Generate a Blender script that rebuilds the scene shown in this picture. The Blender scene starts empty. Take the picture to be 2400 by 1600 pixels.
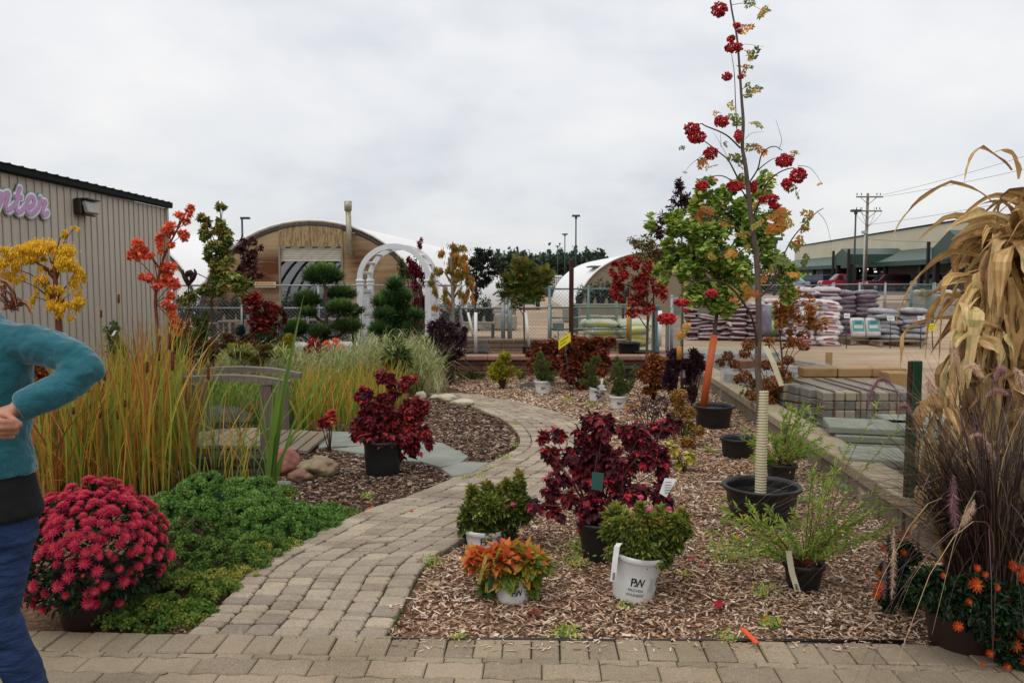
import bpy, bmesh, math, random
import numpy as np
from mathutils import Vector, Matrix

# ---------------------------------------------------------------- camera, world, sun, exposure
SC = bpy.context.scene
COL = SC.collection
EYE = 1.6
F = 1902.0
PITCH = math.atan(145 / F)
cam_d = bpy.data.cameras.new("camera")
cam_d.sensor_width = 36.0
cam_d.lens = 36.0 * F / 2400.0
cam_d.clip_start = 0.05
cam_d.clip_end = 3000
cam = bpy.data.objects.new("camera", cam_d)
COL.objects.link(cam)
cam.location = (0, 0, EYE)
cam.rotation_euler = (math.radians(90) - PITCH, 0, 0)
SC.camera = cam

SUN_EL, SUN_AZ = math.radians(62), math.radians(215)
world = bpy.data.worlds.new("World")
SC.world = world
world.use_nodes = True
wn, wl = world.node_tree.nodes, world.node_tree.links
wn.clear()
out = wn.new("ShaderNodeOutputWorld")
bg1 = wn.new("ShaderNodeBackground"); bg2 = wn.new("ShaderNodeBackground")
addw = wn.new("ShaderNodeAddShader")
sky = wn.new("ShaderNodeTexSky")
sky.sky_type = 'NISHITA'; sky.sun_disc = False
sky.sun_elevation = SUN_EL; sky.sun_rotation = SUN_AZ
wl.new(sky.outputs[0], bg1.inputs[0]); bg1.inputs[1].default_value = 0.012
tc = wn.new("ShaderNodeTexCoord")
sep = wn.new("ShaderNodeSeparateXYZ"); wl.new(tc.outputs["Generated"], sep.inputs[0])
mz = wn.new("ShaderNodeMath"); mz.operation = 'ADD'; mz.inputs[1].default_value = 0.34
wl.new(sep.outputs[2], mz.inputs[0])
mz2 = wn.new("ShaderNodeMath"); mz2.operation = 'MAXIMUM'; mz2.inputs[1].default_value = 0.08
wl.new(mz.outputs[0], mz2.inputs[0])
dx = wn.new("ShaderNodeMath"); dx.operation = 'DIVIDE'; wl.new(sep.outputs[0], dx.inputs[0]); wl.new(mz2.outputs[0], dx.inputs[1])
dy = wn.new("ShaderNodeMath"); dy.operation = 'DIVIDE'; wl.new(sep.outputs[1], dy.inputs[0]); wl.new(mz2.outputs[0], dy.inputs[1])
cmb = wn.new("ShaderNodeCombineXYZ"); wl.new(dx.outputs[0], cmb.inputs[0]); wl.new(dy.outputs[0], cmb.inputs[1])
nz = wn.new("ShaderNodeTexNoise"); nz.inputs["Scale"].default_value = 1.5; nz.inputs["Detail"].default_value = 5
nz.inputs["Roughness"].default_value = 0.52; nz.inputs["Distortion"].default_value = 0.1
wl.new(cmb.outputs[0], nz.inputs["Vector"])
cr = wn.new("ShaderNodeValToRGB")
e = cr.color_ramp.elements
e[0].position = 0.34; e[0].color = (0.60, 0.615, 0.65, 1)
e[1].position = 0.66; e[1].color = (0.87, 0.845, 0.815, 1)
m_ = cr.color_ramp.elements.new(0.5); m_.color = (0.76, 0.758, 0.762, 1)
wl.new(nz.outputs[0], cr.inputs[0])
# cloud deck brightens overhead, greyer-blue low down
hr = wn.new("ShaderNodeMapRange"); hr.inputs[1].default_value = 0.0; hr.inputs[2].default_value = 0.42
hr.inputs[3].default_value = 0.0; hr.inputs[4].default_value = 1.0
wl.new(sep.outputs[2], hr.inputs[0])
hz = wn.new("ShaderNodeValToRGB")
hz.color_ramp.elements[0].color = (0.80, 0.82, 0.855, 1); hz.color_ramp.elements[1].color = (1.12, 1.12, 1.12, 1)
wl.new(hr.outputs[0], hz.inputs[0])
mul = wn.new("ShaderNodeMix"); mul.data_type = 'RGBA'; mul.blend_type = 'MULTIPLY'; mul.inputs[0].default_value = 1.0
wl.new(cr.outputs[0], mul.inputs[6]); wl.new(hz.outputs[0], mul.inputs[7])
wl.new(mul.outputs[2], bg2.inputs[0]); bg2.inputs[1].default_value = 0.955
wl.new(bg1.outputs[0], addw.inputs[0]); wl.new(bg2.outputs[0], addw.inputs[1]); wl.new(addw.outputs[0], out.inputs[0])

sun_d = bpy.data.lights.new("sun", 'SUN'); sun_d.energy = 1.25; sun_d.angle = math.radians(50); sun_d.color = (1, 0.96, 0.9)
sun = bpy.data.objects.new("sun", sun_d); COL.objects.link(sun)
sdir = Vector((math.sin(SUN_AZ) * math.cos(SUN_EL), math.cos(SUN_AZ) * math.cos(SUN_EL), math.sin(SUN_EL)))
sun.rotation_euler = sdir.to_track_quat('Z', 'Y').to_euler()
SC.view_settings.view_transform = 'Standard'
SC.view_settings.look = 'None'
SC.view_settings.exposure = 0.17
SC.view_settings.gamma = 1.0
SC.cycles.max_bounces = 6
SC.cycles.diffuse_bounces = 3
SC.cycles.transparent_max_bounces = 6

# ---------------------------------------------------------------- photo pixel -> world helpers (photo is 2400 x 1600)
RNG = np.random.default_rng(7)
random.seed(7)
FW = Vector((0, math.cos(PITCH), -math.sin(PITCH))); UP = Vector((0, math.sin(PITCH), math.cos(PITCH)))
def ray(px, py):
    return FW + Vector((1, 0, 0)) * ((px - 1200) / F) + UP * ((800 - py) / F)
def G(px, py, z=0.0):
    d = ray(px, py); t = (z - EYE) / d.z
    return Vector((d.x * t, d.y * t, z))
def P(px, py, Y):
    d = ray(px, py); t = Y / d.y
    return Vector((d.x * t, Y, EYE + d.z * t))
def PX(n, Y):      # n photo pixels at distance Y, in metres
    return n * Y / F

# ---------------------------------------------------------------- mesh building
ORG = {}
class MB:
    def __init__(s): s.V = []; s.F = {}; s.n = 0
    def add(s, v, f, r=0.5, sm=False):
        v = np.asarray(v, float).reshape(-1, 3); f = np.asarray(f, int)
        if f.ndim == 1: f = f[None]
        r = np.broadcast_to(np.asarray(r, float), (len(f),))
        s.F.setdefault((f.shape[1], sm), []).append((f + s.n, r))
        s.V.append(v); s.n += len(v)
        return s
    def build(s, name, mat, parent=None, loc=None):
        if not s.V: s.add([(0, 0, 0), (.001, 0, 0), (0, .001, 0)], [0, 1, 2])
        V = np.concatenate(s.V)
        if loc is not None: V = V - np.asarray(loc, float)
        org = ORG.get(parent.name, (0, 0, 0)) if parent is not None else (0, 0, 0)
        V = V - np.asarray(org, float)
        me = bpy.data.meshes.new(name)
        L = []; T = []; R = []; S = []
        for (k, sm), lst in s.F.items():
            for f, r in lst:
                L.append(f.ravel()); T.append(np.full(len(f), k)); R.append(r); S.append(np.full(len(f), sm))
        L = np.concatenate(L); T = np.concatenate(T); R = np.concatenate(R); S = np.concatenate(S)
        me.vertices.add(len(V)); me.vertices.foreach_set("co", V.ravel())
        me.loops.add(len(L)); me.loops.foreach_set("vertex_index", L)
        me.polygons.add(len(T))
        st = np.concatenate([[0], np.cumsum(T)[:-1]])
        me.polygons.foreach_set("loop_start", st); me.polygons.foreach_set("loop_total", T)
        me.polygons.foreach_set("use_smooth", S)
        a = me.attributes.new("rnd", 'FLOAT', 'FACE'); a.data.foreach_set("value", R.astype(np.float32))
        me.update(calc_edges=True); me.validate()
        if isinstance(mat, (list, tuple)):
            for m in mat: me.materials.append(m)
        else: me.materials.append(mat)
        o = bpy.data.objects.new(name, me); COL.objects.link(o)
        if loc is not None: o.location = loc
        if parent is not None:
            o.parent = parent; ORG[o.name] = tuple(org)
        return o
    # primitives
    def box(s, c, d, rot=0.0, r=0.5, M=None):
        x, y, z = d[0] / 2, d[1] / 2, d[2] / 2
        v = np.array([(-x, -y, -z), (x, -y, -z), (x, y, -z), (-x, y, -z), (-x, -y, z), (x, -y, z), (x, y, z), (-x, y, z)])
        if M is not None: v = v @ np.array(M.to_3x3()).T
        elif rot: v = v @ np.array(Matrix.Rotation(rot, 3, 'Z')).T
        v = v + np.array(c, float)
        return s.add(v, [(0, 3, 2, 1), (4, 5, 6, 7), (0, 1, 5, 4), (1, 2, 6, 5), (2, 3, 7, 6), (3, 0, 4, 7)], r)
    def bbox(s, c, d, rot=0.0, b=0.01, r=0.5, M=None):      # box with bevelled edges
        hx, hy, hz = d[0] / 2, d[1] / 2, d[2] / 2; b = min(b, hx * .9, hy * .9, hz * .9)
        V = []
        for z, k in ((-hz, b), (-hz + b, 0), (hz - b, 0), (hz, b)):
            x, y = hx - k, hy - k
            V += [(-x + b, -y, z), (x - b, -y, z), (x, -y + b, z), (x, y - b, z), (x - b, y, z), (-x + b, y, z), (-x, y - b, z), (-x, -y + b, z)]
        V = np.array(V)
        if M is not None: V = V @ np.array(M.to_3x3()).T
        elif rot: V = V @ np.array(Matrix.Rotation(rot, 3, 'Z')).T
        V = V + np.array(c, float)
        q = [(a * 8 + i, a * 8 + (i + 1) % 8, (a + 1) * 8 + (i + 1) % 8, (a + 1) * 8 + i) for a in range(3) for i in range(8)]
        s.add(V, q, r); n = s.n - 32
        s.F.setdefault((8, False), []).append((np.array([[n + 7, n + 6, n + 5, n + 4, n + 3, n + 2, n + 1, n], [n + 24 + i for i in range(8)]]), np.full(2, r)))
        return s
    def tube(s, pts, rad, n=6, r=0.5, cap=True, sm=True, flat=1.0):
        pts = [Vector(p) for p in pts]; k = len(pts)
        if np.isscalar(rad): rad = [rad] * k
        V = []; ref = Vector((0.31, 0.17, 0.93))
        for i, p in enumerate(pts):
            d = (pts[min(i + 1, k - 1)] - pts[max(i - 1, 0)])
            d = d.normalized() if d.length > 1e-9 else Vector((0, 0, 1))
            a = d.cross(ref)
            if a.length < .05: a = d.cross(Vector((1, 0, 0)))
            a.normalize(); b = d.cross(a)
            for j in range(n):
                t = 2 * math.pi * j / n
                V.append(p + (a * math.cos(t) + b * math.sin(t) * flat) * rad[i])
        q = [(i * n + j, i * n + (j + 1) % n, (i + 1) * n + (j + 1) % n, (i + 1) * n + j) for i in range(k - 1) for j in range(n)]
        s.add([tuple(v) for v in V], q, r, sm)
        if cap:
            b0 = s.n - k * n
            s.F.setdefault((n, False), []).append((np.array([[b0 + n - 1 - j for j in range(n)], [b0 + (k - 1) * n + j for j in range(n)]]), np.full(2, float(r))))
        return s
    def lathe(s, prof, c=(0, 0, 0), n=32, r=0.5, sm=True, tilt=None):
        V = []
        for rad, z in prof:
            for j in range(n):
                t = 2 * math.pi * j / n; V.append((rad * math.cos(t), rad * math.sin(t), z))
        V = np.array(V)
        if tilt is not None: V = V @ np.array(tilt).T
        V = V + np.array(c, float)
        k = len(prof)
        q = [(i * n + j, i * n + (j + 1) % n, (i + 1) * n + (j + 1) % n, (i + 1) * n + j) for i in range(k - 1) for j in range(n)]
        return s.add(V, q, r, sm)
    def prism(s, poly, h0, h1, r=0.5):      # poly: list of (x,y)
        n = len(poly)
        V = [(x, y, h0) for x, y in poly] + [(x, y, h1) for x, y in poly]
        s.add(V, [(i, (i + 1) % n, (i + 1) % n + n, i + n) for i in range(n)], r)
        b = s.n - 2 * n
        s.F.setdefault((n, False), []).append((np.array([[b + n - 1 - i for i in range(n)], [b + n + i for i in range(n)]]), np.full(2, float(r))))
        return s
    def inst(s, tv, tf, Mx, pos, scale, r):      # template copies, vectorised
        tv = np.asarray(tv, float); tf = np.asarray(tf, int); N = len(pos)
        if N == 0: return s
        sc = np.asarray(scale, float)
        if sc.ndim == 0: sc = np.full(N, float(sc))
        if sc.ndim == 1: sc = sc[:, None].repeat(3, 1)
        v = tv[None] * sc[:, None, :]
        v = np.einsum('nij,nkj->nki', Mx, v) + np.asarray(pos)[:, None, :]
        k = len(tv)
        f = (tf[None] + (np.arange(N) * k)[:, None, None]).reshape(-1, tf.shape[1])
        r = np.repeat(np.broadcast_to(np.asarray(r, float), (N,)), len(tf))
        return s.add(v.reshape(-1, 3), f, r)

def nrm(a): return a / np.maximum(np.linalg.norm(a, axis=-1, keepdims=True), 1e-9)
def frames(axis, up):      # columns x(side), y(axis), z(normal)
    y = nrm(axis); x = nrm(np.cross(y, up)); z = np.cross(x, y)
    return np.stack([x, y, z], axis=2)
def rdirs(n):
    return nrm(RNG.normal(size=(n, 3)))

# leaf templates: axis +y, unit length, normal +z (tuples: verts, faces)
def T_oval(w=.42, cup=.08, droop=.12):
    h = w / 2
    return ([(0, 0, 0), (h * .8, .28, cup), (h, .58, cup * .8), (0, 1, -droop), (-h, .58, cup * .8), (-h * .8, .28, cup)], [(0, 1, 2, 3), (0, 3, 4, 5)])
T_LANCE = T_oval(.2, .03, .2)
T_OVAL = T_oval()
T_ROUND = T_oval(.75, .1, .1)
T_NEEDLE = ([(-.02, 0, 0), (.02, 0, 0), (.012, 1, 0), (-.012, 1, 0)], [(0, 1, 2, 3)])
T_CHIP = ([(-.5, -.5, 0), (.5, -.5, 0), (.42, .5, 0), (-.45, .5, 0), (-.5, -.5, .16), (.5, -.5, .2), (.42, .5, .2), (-.45, .5, .14)], [(4, 5, 6, 7), (0, 1, 5, 4), (1, 2, 6, 5), (2, 3, 7, 6), (3, 0, 4, 7)])
def _fan(out, c=(0, .35, 0)):
    v = [c] + out; return (v, [(0, i, i + 1) for i in range(1, len(out))] + [(0, len(out), 1)])
T_MAPLE = _fan([(0, 0, .02), (.18, .06, 0), (.42, .02, -.12), (.33, .26, .02), (.58, .46, -.14), (.27, .5, .03), (.24, .68, 0), (0, 1, -.18), (-.24, .68, 0), (-.27, .5, .03), (-.58, .46, -.14), (-.33, .26, .02), (-.42, .02, -.12), (-.18, .06, 0)])
T_GINKGO = _fan([(0, 0, 0), (.42, .62, .06), (.3, .86, 0), (.08, .95, .05), (0, .8, 0), (-.1, .95, .05), (-.32, .86, 0), (-.42, .6, .06)], (0, .45, -.03))
def T_pinn(n=4, ll=.38, w=.21):
    V = []; Fq = []
    def leaf(o, a):
        ca, sa = math.cos(a), math.sin(a)
        b = len(V)
        for x, y, z in ((0, 0, 0), (w / 2, ll * .5, .02), (0, ll, -.03), (-w / 2, ll * .5, .02)):
            V.append((o[0] + x * ca + y * sa, o[1] - x * sa + y * ca, o[2] + z - abs(y) * .15))
        Fq.append((b, b + 1, b + 2, b + 3))
    for i in range(n):
        y = .18 + .7 * i / (n - 1) * .9
        z = -.25 * (y ** 2)
        leaf((0, y, z), .85 + .2 * (i % 2)); leaf((0, y, z), -.95 + .15 * (i % 2))
    leaf((0, .82, -.17), 0)
    b = len(V); V.extend([(-.008, 0, 0), (.008, 0, 0), (.006, .85, -.18), (-.006, .85, -.18)]); Fq.append((b, b + 1, b + 2, b + 3))
    return (V, Fq)
T_PINN = T_pinn()
T_PAD = _fan([(.5 * math.cos(a), .5 + .5 * math.sin(a), .04 * math.sin(3 * a)) for a in np.linspace(0, 2 * math.pi, 7)[:-1]], (0, .5, .05))

def crown_pts(c, rad, n, sub=14, fill=.5, spread=.92, flat=0.0):
    """points on uneven clumps filling an ellipsoid: positions and outward directions"""
    c = np.array(c, float); rad = np.array(rad, float) * np.ones(3)
    d = rdirs(sub); rr = RNG.uniform(.15, 1, sub)[:, None] ** .5
    cs = c + d * rr * rad * spread
    srad = RNG.uniform(.14, .42, sub)
    k = RNG.integers(0, sub, n)
    u = rdirs(n); s = RNG.uniform(fill, 1, n) ** .6
    s = np.where(RNG.uniform(0, 1, n) < .28, s * RNG.uniform(1.0, 2.1, n), s)
    p = cs[k] + u * (s * srad[k])[:, None] * rad * (1 - flat)
    o = nrm((p - c) / rad + .6 * u)
    return p, o, cs
def leaves(mb, p, o, size, T, droop=.3, jitter=.6, var=.35, tone=None, up=(0, 0, 1)):
    n = len(p)
    ax = nrm(o + rdirs(n) * jitter + np.array([0, 0, -droop]))
    nr = nrm(np.array(up) + o * .5 + rdirs(n) * .5)
    r = RNG.uniform(0, 1, n) if tone is None else np.clip(tone + RNG.normal(0, .16, n), 0, 1)
    sz = size * RNG.uniform(1 - var, 1 + var, n)
    tv, tf = T
    return mb.inst(tv, tf, frames(ax, nr), p, sz, r)
def twigs(mb, base, cs, r0=.006, r1=.002, n=4, sag=.0, seg=5):
    base = Vector(base)
    for c in cs:
        c = Vector(c); d = c - base
        pts = []
        side = Vector(rdirs(1)[0]) * d.length * .07
        for i in range(seg):
            t = i / (seg - 1)
            pts.append(base + d * t + side * math.sin(t * 3.14) + Vector((0, 0, d.length * .12 * math.sin(t * 3.14) - sag * t * t)))
        mb.tube(pts, list(np.linspace(r0, r1, seg)), n, RNG.uniform())
def blades(mb, base, h, w, lean, K=6, curl=1.0, tone=None, dirs=None, tipw=.08, taper=.5, wig=.035):
    """grass blades: base (N,3), heights (N,), widths, lean (N,) fraction"""
    base = np.asarray(base, float); N = len(base)
    h = np.broadcast_to(h, (N,)); w = np.broadcast_to(w, (N,)); lean = np.broadcast_to(lean, (N,))
    if dirs is None:
        a = RNG.uniform(0, 2 * np.pi, N); dirs = np.stack([np.cos(a), np.sin(a), np.zeros(N)], 1)
    dirs = nrm(dirs)
    fa = RNG.uniform(0, np.pi, N)
    side = np.stack([np.cos(fa), np.sin(fa), np.zeros(N)], 1)
    side = nrm(side * .6 + np.cross(dirs, [0, 0, 1]) * .8)
    t = np.linspace(0, 1, K + 1); wg = RNG.normal(0, wig, (N, 1)) * np.sin(RNG.uniform(2, 5, (N, 1)) * t[None] + RNG.uniform(0, 1, (N, 1))) * t[None]
    ln = lean[:, None] * t[None] ** (1 + curl)
    up = np.sqrt(np.clip(1 - np.clip(lean, 0, .98)[:, None] ** 2 * t[None] ** 2, .02, 1)) * t[None]
    over = np.clip(lean - .85, 0, 3)[:, None] * t[None] ** 3
    pos = base[:, None] + dirs[:, None] * (ln * h[:, None])[..., None] + np.array([0, 0, 1]) * ((up - over) * h[:, None])[..., None]
    pos = pos + side[:, None] * (wg * h[:, None])[..., None]
    wt = w[:, None] * (1 - (1 - tipw) * np.clip((t - taper) / (1 - taper), 0, 1) ** 1.2) * (.55 + .45 * np.clip(t * 4, 0, 1))[None]
    a = pos - side[:, None] * wt[..., None] / 2; b = pos + side[:, None] * wt[..., None] / 2
    V = np.stack([a, b], 2).reshape(N, -1, 3)
    k = 2 * (K + 1)
    fq = np.array([(2 * i, 2 * i + 1, 2 * i + 3, 2 * i + 2) for i in range(K)])
    f = (fq[None] + (np.arange(N) * k)[:, None, None]).reshape(-1, 4)
    r = RNG.uniform(0, 1, N) if tone is None else np.clip(np.broadcast_to(tone, (N,)), 0, 1)
    rr = np.clip(r[:, None] + np.linspace(-.06, .1, K)[None], 0, 1).ravel()
    mb.add(V.reshape(-1, 3), f, rr)
    return pos[:, -1]

# ---------------------------------------------------------------- tagging
def tag(o, label=None, cat=None, group=None, kind=None):
    if label: o["label"] = label
    if cat: o["category"] = cat
    if group: o["group"] = group
    if kind: o["kind"] = kind
    return o
def thing(name, label, cat, loc=(0, 0, 0), group=None):
    o = bpy.data.objects.new(name, None); COL.objects.link(o); o.location = loc; o.empty_display_size = .1; ORG[o.name] = tuple(loc)
    return tag(o, label, cat, group)
def copy_tree(o, parent=None, depth=0):
    c = o.copy(); COL.objects.link(c)
    if parent is not None: c.parent = parent
    for ch in list(o.children): copy_tree(ch, c, depth + 1)
    return c

# ---------------------------------------------------------------- materials
def lin(c):
    return tuple(((x / 255) / 12.92 if x / 255 < .04045 else ((x / 255 + .055) / 1.055) ** 2.4) for x in c)
def h2(s): return tuple(int(s[i:i + 2], 16) for i in (0, 2, 4))
def C(s, k=1.0):
    return tuple(x * k for x in lin(h2(s))) + (1.0,)
_m = {}
def newmat(name):
    m = bpy.data.materials.new(name); m.use_nodes = True
    nt = m.node_tree; b = nt.nodes["Principled BSDF"]
    return m, nt, b
def ramp(nt, cols, k=1.0, interp='LINEAR'):
    r = nt.nodes.new("ShaderNodeValToRGB"); r.color_ramp.interpolation = interp
    el = r.color_ramp.elements
    while len(el) > 1: el.remove(el[-1])
    n = len(cols)
    for i, c in enumerate(cols):
        pos, c = (i / max(n - 1, 1), c) if isinstance(c, str) else c
        e_ = el[0] if i == 0 else el.new(pos)
        e_.position = pos; e_.color = C(c, k)
    return r
def leafmat(name, cols, k=1.0, transl=.28, rough=.55, scale=9.0, amp=.25):
    m, nt, b = newmat(name); N, L = nt.nodes, nt.links
    at = N.new("ShaderNodeAttribute"); at.attribute_name = "rnd"
    r = ramp(nt, cols, k)
    ns = N.new("ShaderNodeTexNoise"); ns.inputs["Scale"].default_value = scale; ns.inputs["Detail"].default_value = 3
    tc = N.new("ShaderNodeTexCoord"); L.new(tc.outputs["Object"], ns.inputs["Vector"])
    a1 = N.new("ShaderNodeMath"); a1.operation = 'MULTIPLY_ADD'; a1.inputs[1].default_value = amp * 2; a1.inputs[2].default_value = -amp
    L.new(ns.outputs[0], a1.inputs[0])
    a2 = N.new("ShaderNodeMath"); a2.operation = 'ADD'; L.new(a1.outputs[0], a2.inputs[0]); L.new(at.outputs["Fac"], a2.inputs[1])
    L.new(a2.outputs[0], r.inputs[0]); L.new(r.outputs[0], b.inputs["Base Color"])
    b.inputs["Roughness"].default_value = rough; b.inputs["Specular IOR Level"].default_value = .3
    if transl:
        t = N.new("ShaderNodeBsdfTranslucent"); L.new(r.outputs[0], t.inputs[0])
        mx = N.new("ShaderNodeMixShader"); mx.inputs[0].default_value = transl
        L.new(b.outputs[0], mx.inputs[1]); L.new(t.outputs[0], mx.inputs[2]); L.new(mx.outputs[0], N["Material Output"].inputs[0])
    return m
def surf(name, cols, k=1.0, scale=6.0, rough=.8, bump=.3, bscale=None, metal=0.0, spec=.3, rndamt=0.0, detail=6, stretch=None, coord="Object", bdist=.01):
    m, nt, b = newmat(name); N, L = nt.nodes, nt.links
    tc = N.new("ShaderNodeTexCoord"); mp = N.new("ShaderNodeMapping"); L.new(tc.outputs[coord], mp.inputs[0])
    if stretch: mp.inputs["Scale"].default_value = stretch
    ns = N.new("ShaderNodeTexNoise"); ns.inputs["Scale"].default_value = scale; ns.inputs["Detail"].default_value = detail
    ns.inputs["Roughness"].default_value = .6; L.new(mp.outputs[0], ns.inputs["Vector"])
    r = ramp(nt, cols, k)
    mr = N.new("ShaderNodeMapRange"); mr.inputs[1].default_value = .28; mr.inputs[2].default_value = .72
    L.new(ns.outputs[0], mr.inputs[0]); src = mr.outputs[0]
    if rndamt:
        at = N.new("ShaderNodeAttribute"); at.attribute_name = "rnd"
        a1 = N.new("ShaderNodeMix"); a1.inputs[0].default_value = rndamt
        L.new(src, a1.inputs[2]); L.new(at.outputs["Fac"], a1.inputs[3]); src = a1.outputs[0]
    L.new(src, r.inputs[0]); L.new(r.outputs[0], b.inputs["Base Color"])
    b.inputs["Roughness"].default_value = rough; b.inputs["Metallic"].default_value = metal; b.inputs["Specular IOR Level"].default_value = spec
    if bump:
        n2 = N.new("ShaderNodeTexNoise"); n2.inputs["Scale"].default_value = bscale or scale * 4; n2.inputs["Detail"].default_value = 5
        L.new(mp.outputs[0], n2.inputs["Vector"])
        bp = N.new("ShaderNodeBump"); bp.inputs["Strength"].default_value = bump; bp.inputs["Distance"].default_value = bdist
        L.new(n2.outputs[0], bp.inputs["Height"]); L.new(bp.outputs[0], b.inputs["Normal"])
    return m
def plain(name, c, k=1.0, rough=.5, metal=0.0, spec=.4):
    return surf(name, [c, c], k, scale=3, rough=rough, bump=.05, metal=metal, spec=spec) if False else _plain(name, c, k, rough, metal, spec)
def _plain(name, c, k, rough, metal, spec):
    m, nt, b = newmat(name); N, L = nt.nodes, nt.links
    tc = N.new("ShaderNodeTexCoord"); ns = N.new("ShaderNodeTexNoise"); ns.inputs["Scale"].default_value = 4; ns.inputs["Detail"].default_value = 5
    L.new(tc.outputs["Object"], ns.inputs["Vector"])
    mx = N.new("ShaderNodeMix"); mx.data_type = 'RGBA'
    a = C(c, k); mx.inputs[6].default_value = tuple(x * .82 for x in a[:3]) + (1,); mx.inputs[7].default_value = tuple(min(x * 1.12, 1) for x in a[:3]) + (1,)
    L.new(ns.outputs[0], mx.inputs[0]); L.new(mx.outputs[2], b.inputs["Base Color"])
    b.inputs["Roughness"].default_value = rough; b.inputs["Metallic"].default_value = metal; b.inputs["Specular IOR Level"].default_value = spec
    return m
M_BARK = surf("bark", ["3a2c25", "5c4a3e", "4a3a30"], scale=30, stretch=(1, 1, .2), rough=.9)
M_TWIG = surf("twig", ["3b2a24", "54382c"], scale=20, rough=.8, bump=.1)
M_REDBARK = surf("red_bark", ["5d2b1c", "7d4029"], scale=12, stretch=(1, 1, .3), rough=.6)
M_BLACKPOT = _plain("black_plastic", "1a1b1e", .8, .42, 0, .45)
M_SOIL = surf("potting_soil", ["1e1612", "3b2c22", "6a5440"], scale=60, bump=.8, bdist=.01)
M_WHITEPOT = _plain("white_plastic", "d6d6d4", 1.0, .4, 0, .4)
M_WHITE = _plain("white_paint", "dededc", 1.0, .45, 0, .4)
M_BLACK = _plain("black_print", "0e0e10", 1.0, .6, 0, .2)
# ---------------------------------------------------------------- ground
def inpoly(pts, poly):
    x, y = pts[:, 0], pts[:, 1]; c = np.zeros(len(x), bool); n = len(poly)
    for i in range(n):
        x1, y1 = poly[i]; x2, y2 = poly[(i + 1) % n]
        k = ((y1 > y) != (y2 > y)) & (x < (x2 - x1) * (y - y1) / (y2 - y1 + 1e-12) + x1)
        c ^= k
    return c
M_YARD = surf("yard_dirt", [(0.0, "77695a"), (.4, "958069"), (.7, "a69077"), (1.0, "b5a187")], scale=.55, rough=.95, bump=.5, bscale=9, stretch=(.5, 1.6, 1), detail=10, bdist=.05)
xs = [-1500, -60, -12, 0, 12, 60, 1500]; ys = [-40, 3, 17, 34, 60, 140, 400, 2600]; zs = [-.02, -.02, -.02, 0, .42, .42, .42, .42]
V = [(x, y, z) for y, z in zip(ys, zs) for x in xs]; n = len(xs)
g = MB(); g.add(V, [(j * n + i, j * n + i + 1, (j + 1) * n + i + 1, (j + 1) * n + i) for j in range(len(ys) - 1) for i in range(n - 1)])
tag(g.build("ground", M_YARD), kind="structure")

M_MULCH = surf("mulch_soil", ["3a271c", "6b4d39", "8e6f55"], scale=26, rough=.95, bump=1.0, bscale=60, stretch=(1, 1.5, 1), bdist=.02)
M_MULCHD = surf("dark_mulch_soil", ["2a1c14", "4a3426", "6c543e"], scale=26, rough=.95, bump=1.0, bscale=60, bdist=.02)
def sheet(name, pts, z, mat, kind="structure"):
    m = MB(); n = len(pts)
    m.F.setdefault((n, False), []).append((np.array([list(range(n))]), np.array([.5]))); m.V.append(np.array([(p[0], p[1], z) for p in pts], float)); m.n = n
    o = m.build(name, mat); tag(o, kind=kind)
    if o.data.polygons[0].normal.z < 0: o.data.flip_normals()
    return o
sheet("garden_soil", [(-9, 3.35), (4.2, 3.35), (3.4, 13.4), (2.7, 17.3), (-9, 17.3)], 0.0, M_MULCH)

PATH = [((434, 1505), (895, 1520)), ((520, 1425), (940, 1440)), ((600, 1335), (1000, 1330)), ((715, 1275), (1095, 1271)),
        ((850, 1208), (1200, 1222)), ((980, 1163), (1290, 1180)), ((1082, 1117), (1365, 1130)), ((1174, 1078), (1405, 1088)),
        ((1217, 1047), (1414, 1050)), ((1208, 1016), (1398, 1015)), ((1178, 989), (1350, 988)), ((1110, 958), (1262, 958)),
        ((1050, 938), (1172, 939)), ((990, 925), (1090, 926))]
def cat(pts, k=12):
    P_ = [pts[0] * 2 - pts[1]] + list(pts) + [pts[-1] * 2 - pts[-2]]
    o = []
    for i in range(1, len(P_) - 2):
        a, b, c, d = P_[i - 1:i + 3]
        for j in range(k):
            t = j / k
            o.append(.5 * ((2 * b) + (c - a) * t + (2 * a - 5 * b + 4 * c - d) * t * t + (3 * b - a - 3 * c + d) * t ** 3))
    o.append(P_[-2]); return o
PL = cat([G(*l) for l, r in PATH]); PR = cat([G(*r) for l, r in PATH])
M_PAVER = surf("paver", [(0, "7a6f64"), (.35, "8d8174"), (.7, "9c9080"), (1, "aea08a")], 1.06, scale=38, rough=.9, bump=.5, bscale=160, rndamt=.62, bdist=.004)
M_PAVER2 = surf("border_paver", [(0, "7c7061"), (.5, "908370"), (.85, "9c8d79"), (1, "b08a70")], 1.0, scale=45, rough=.9, bump=.5, bscale=200, rndamt=.6, bdist=.004)
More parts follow.
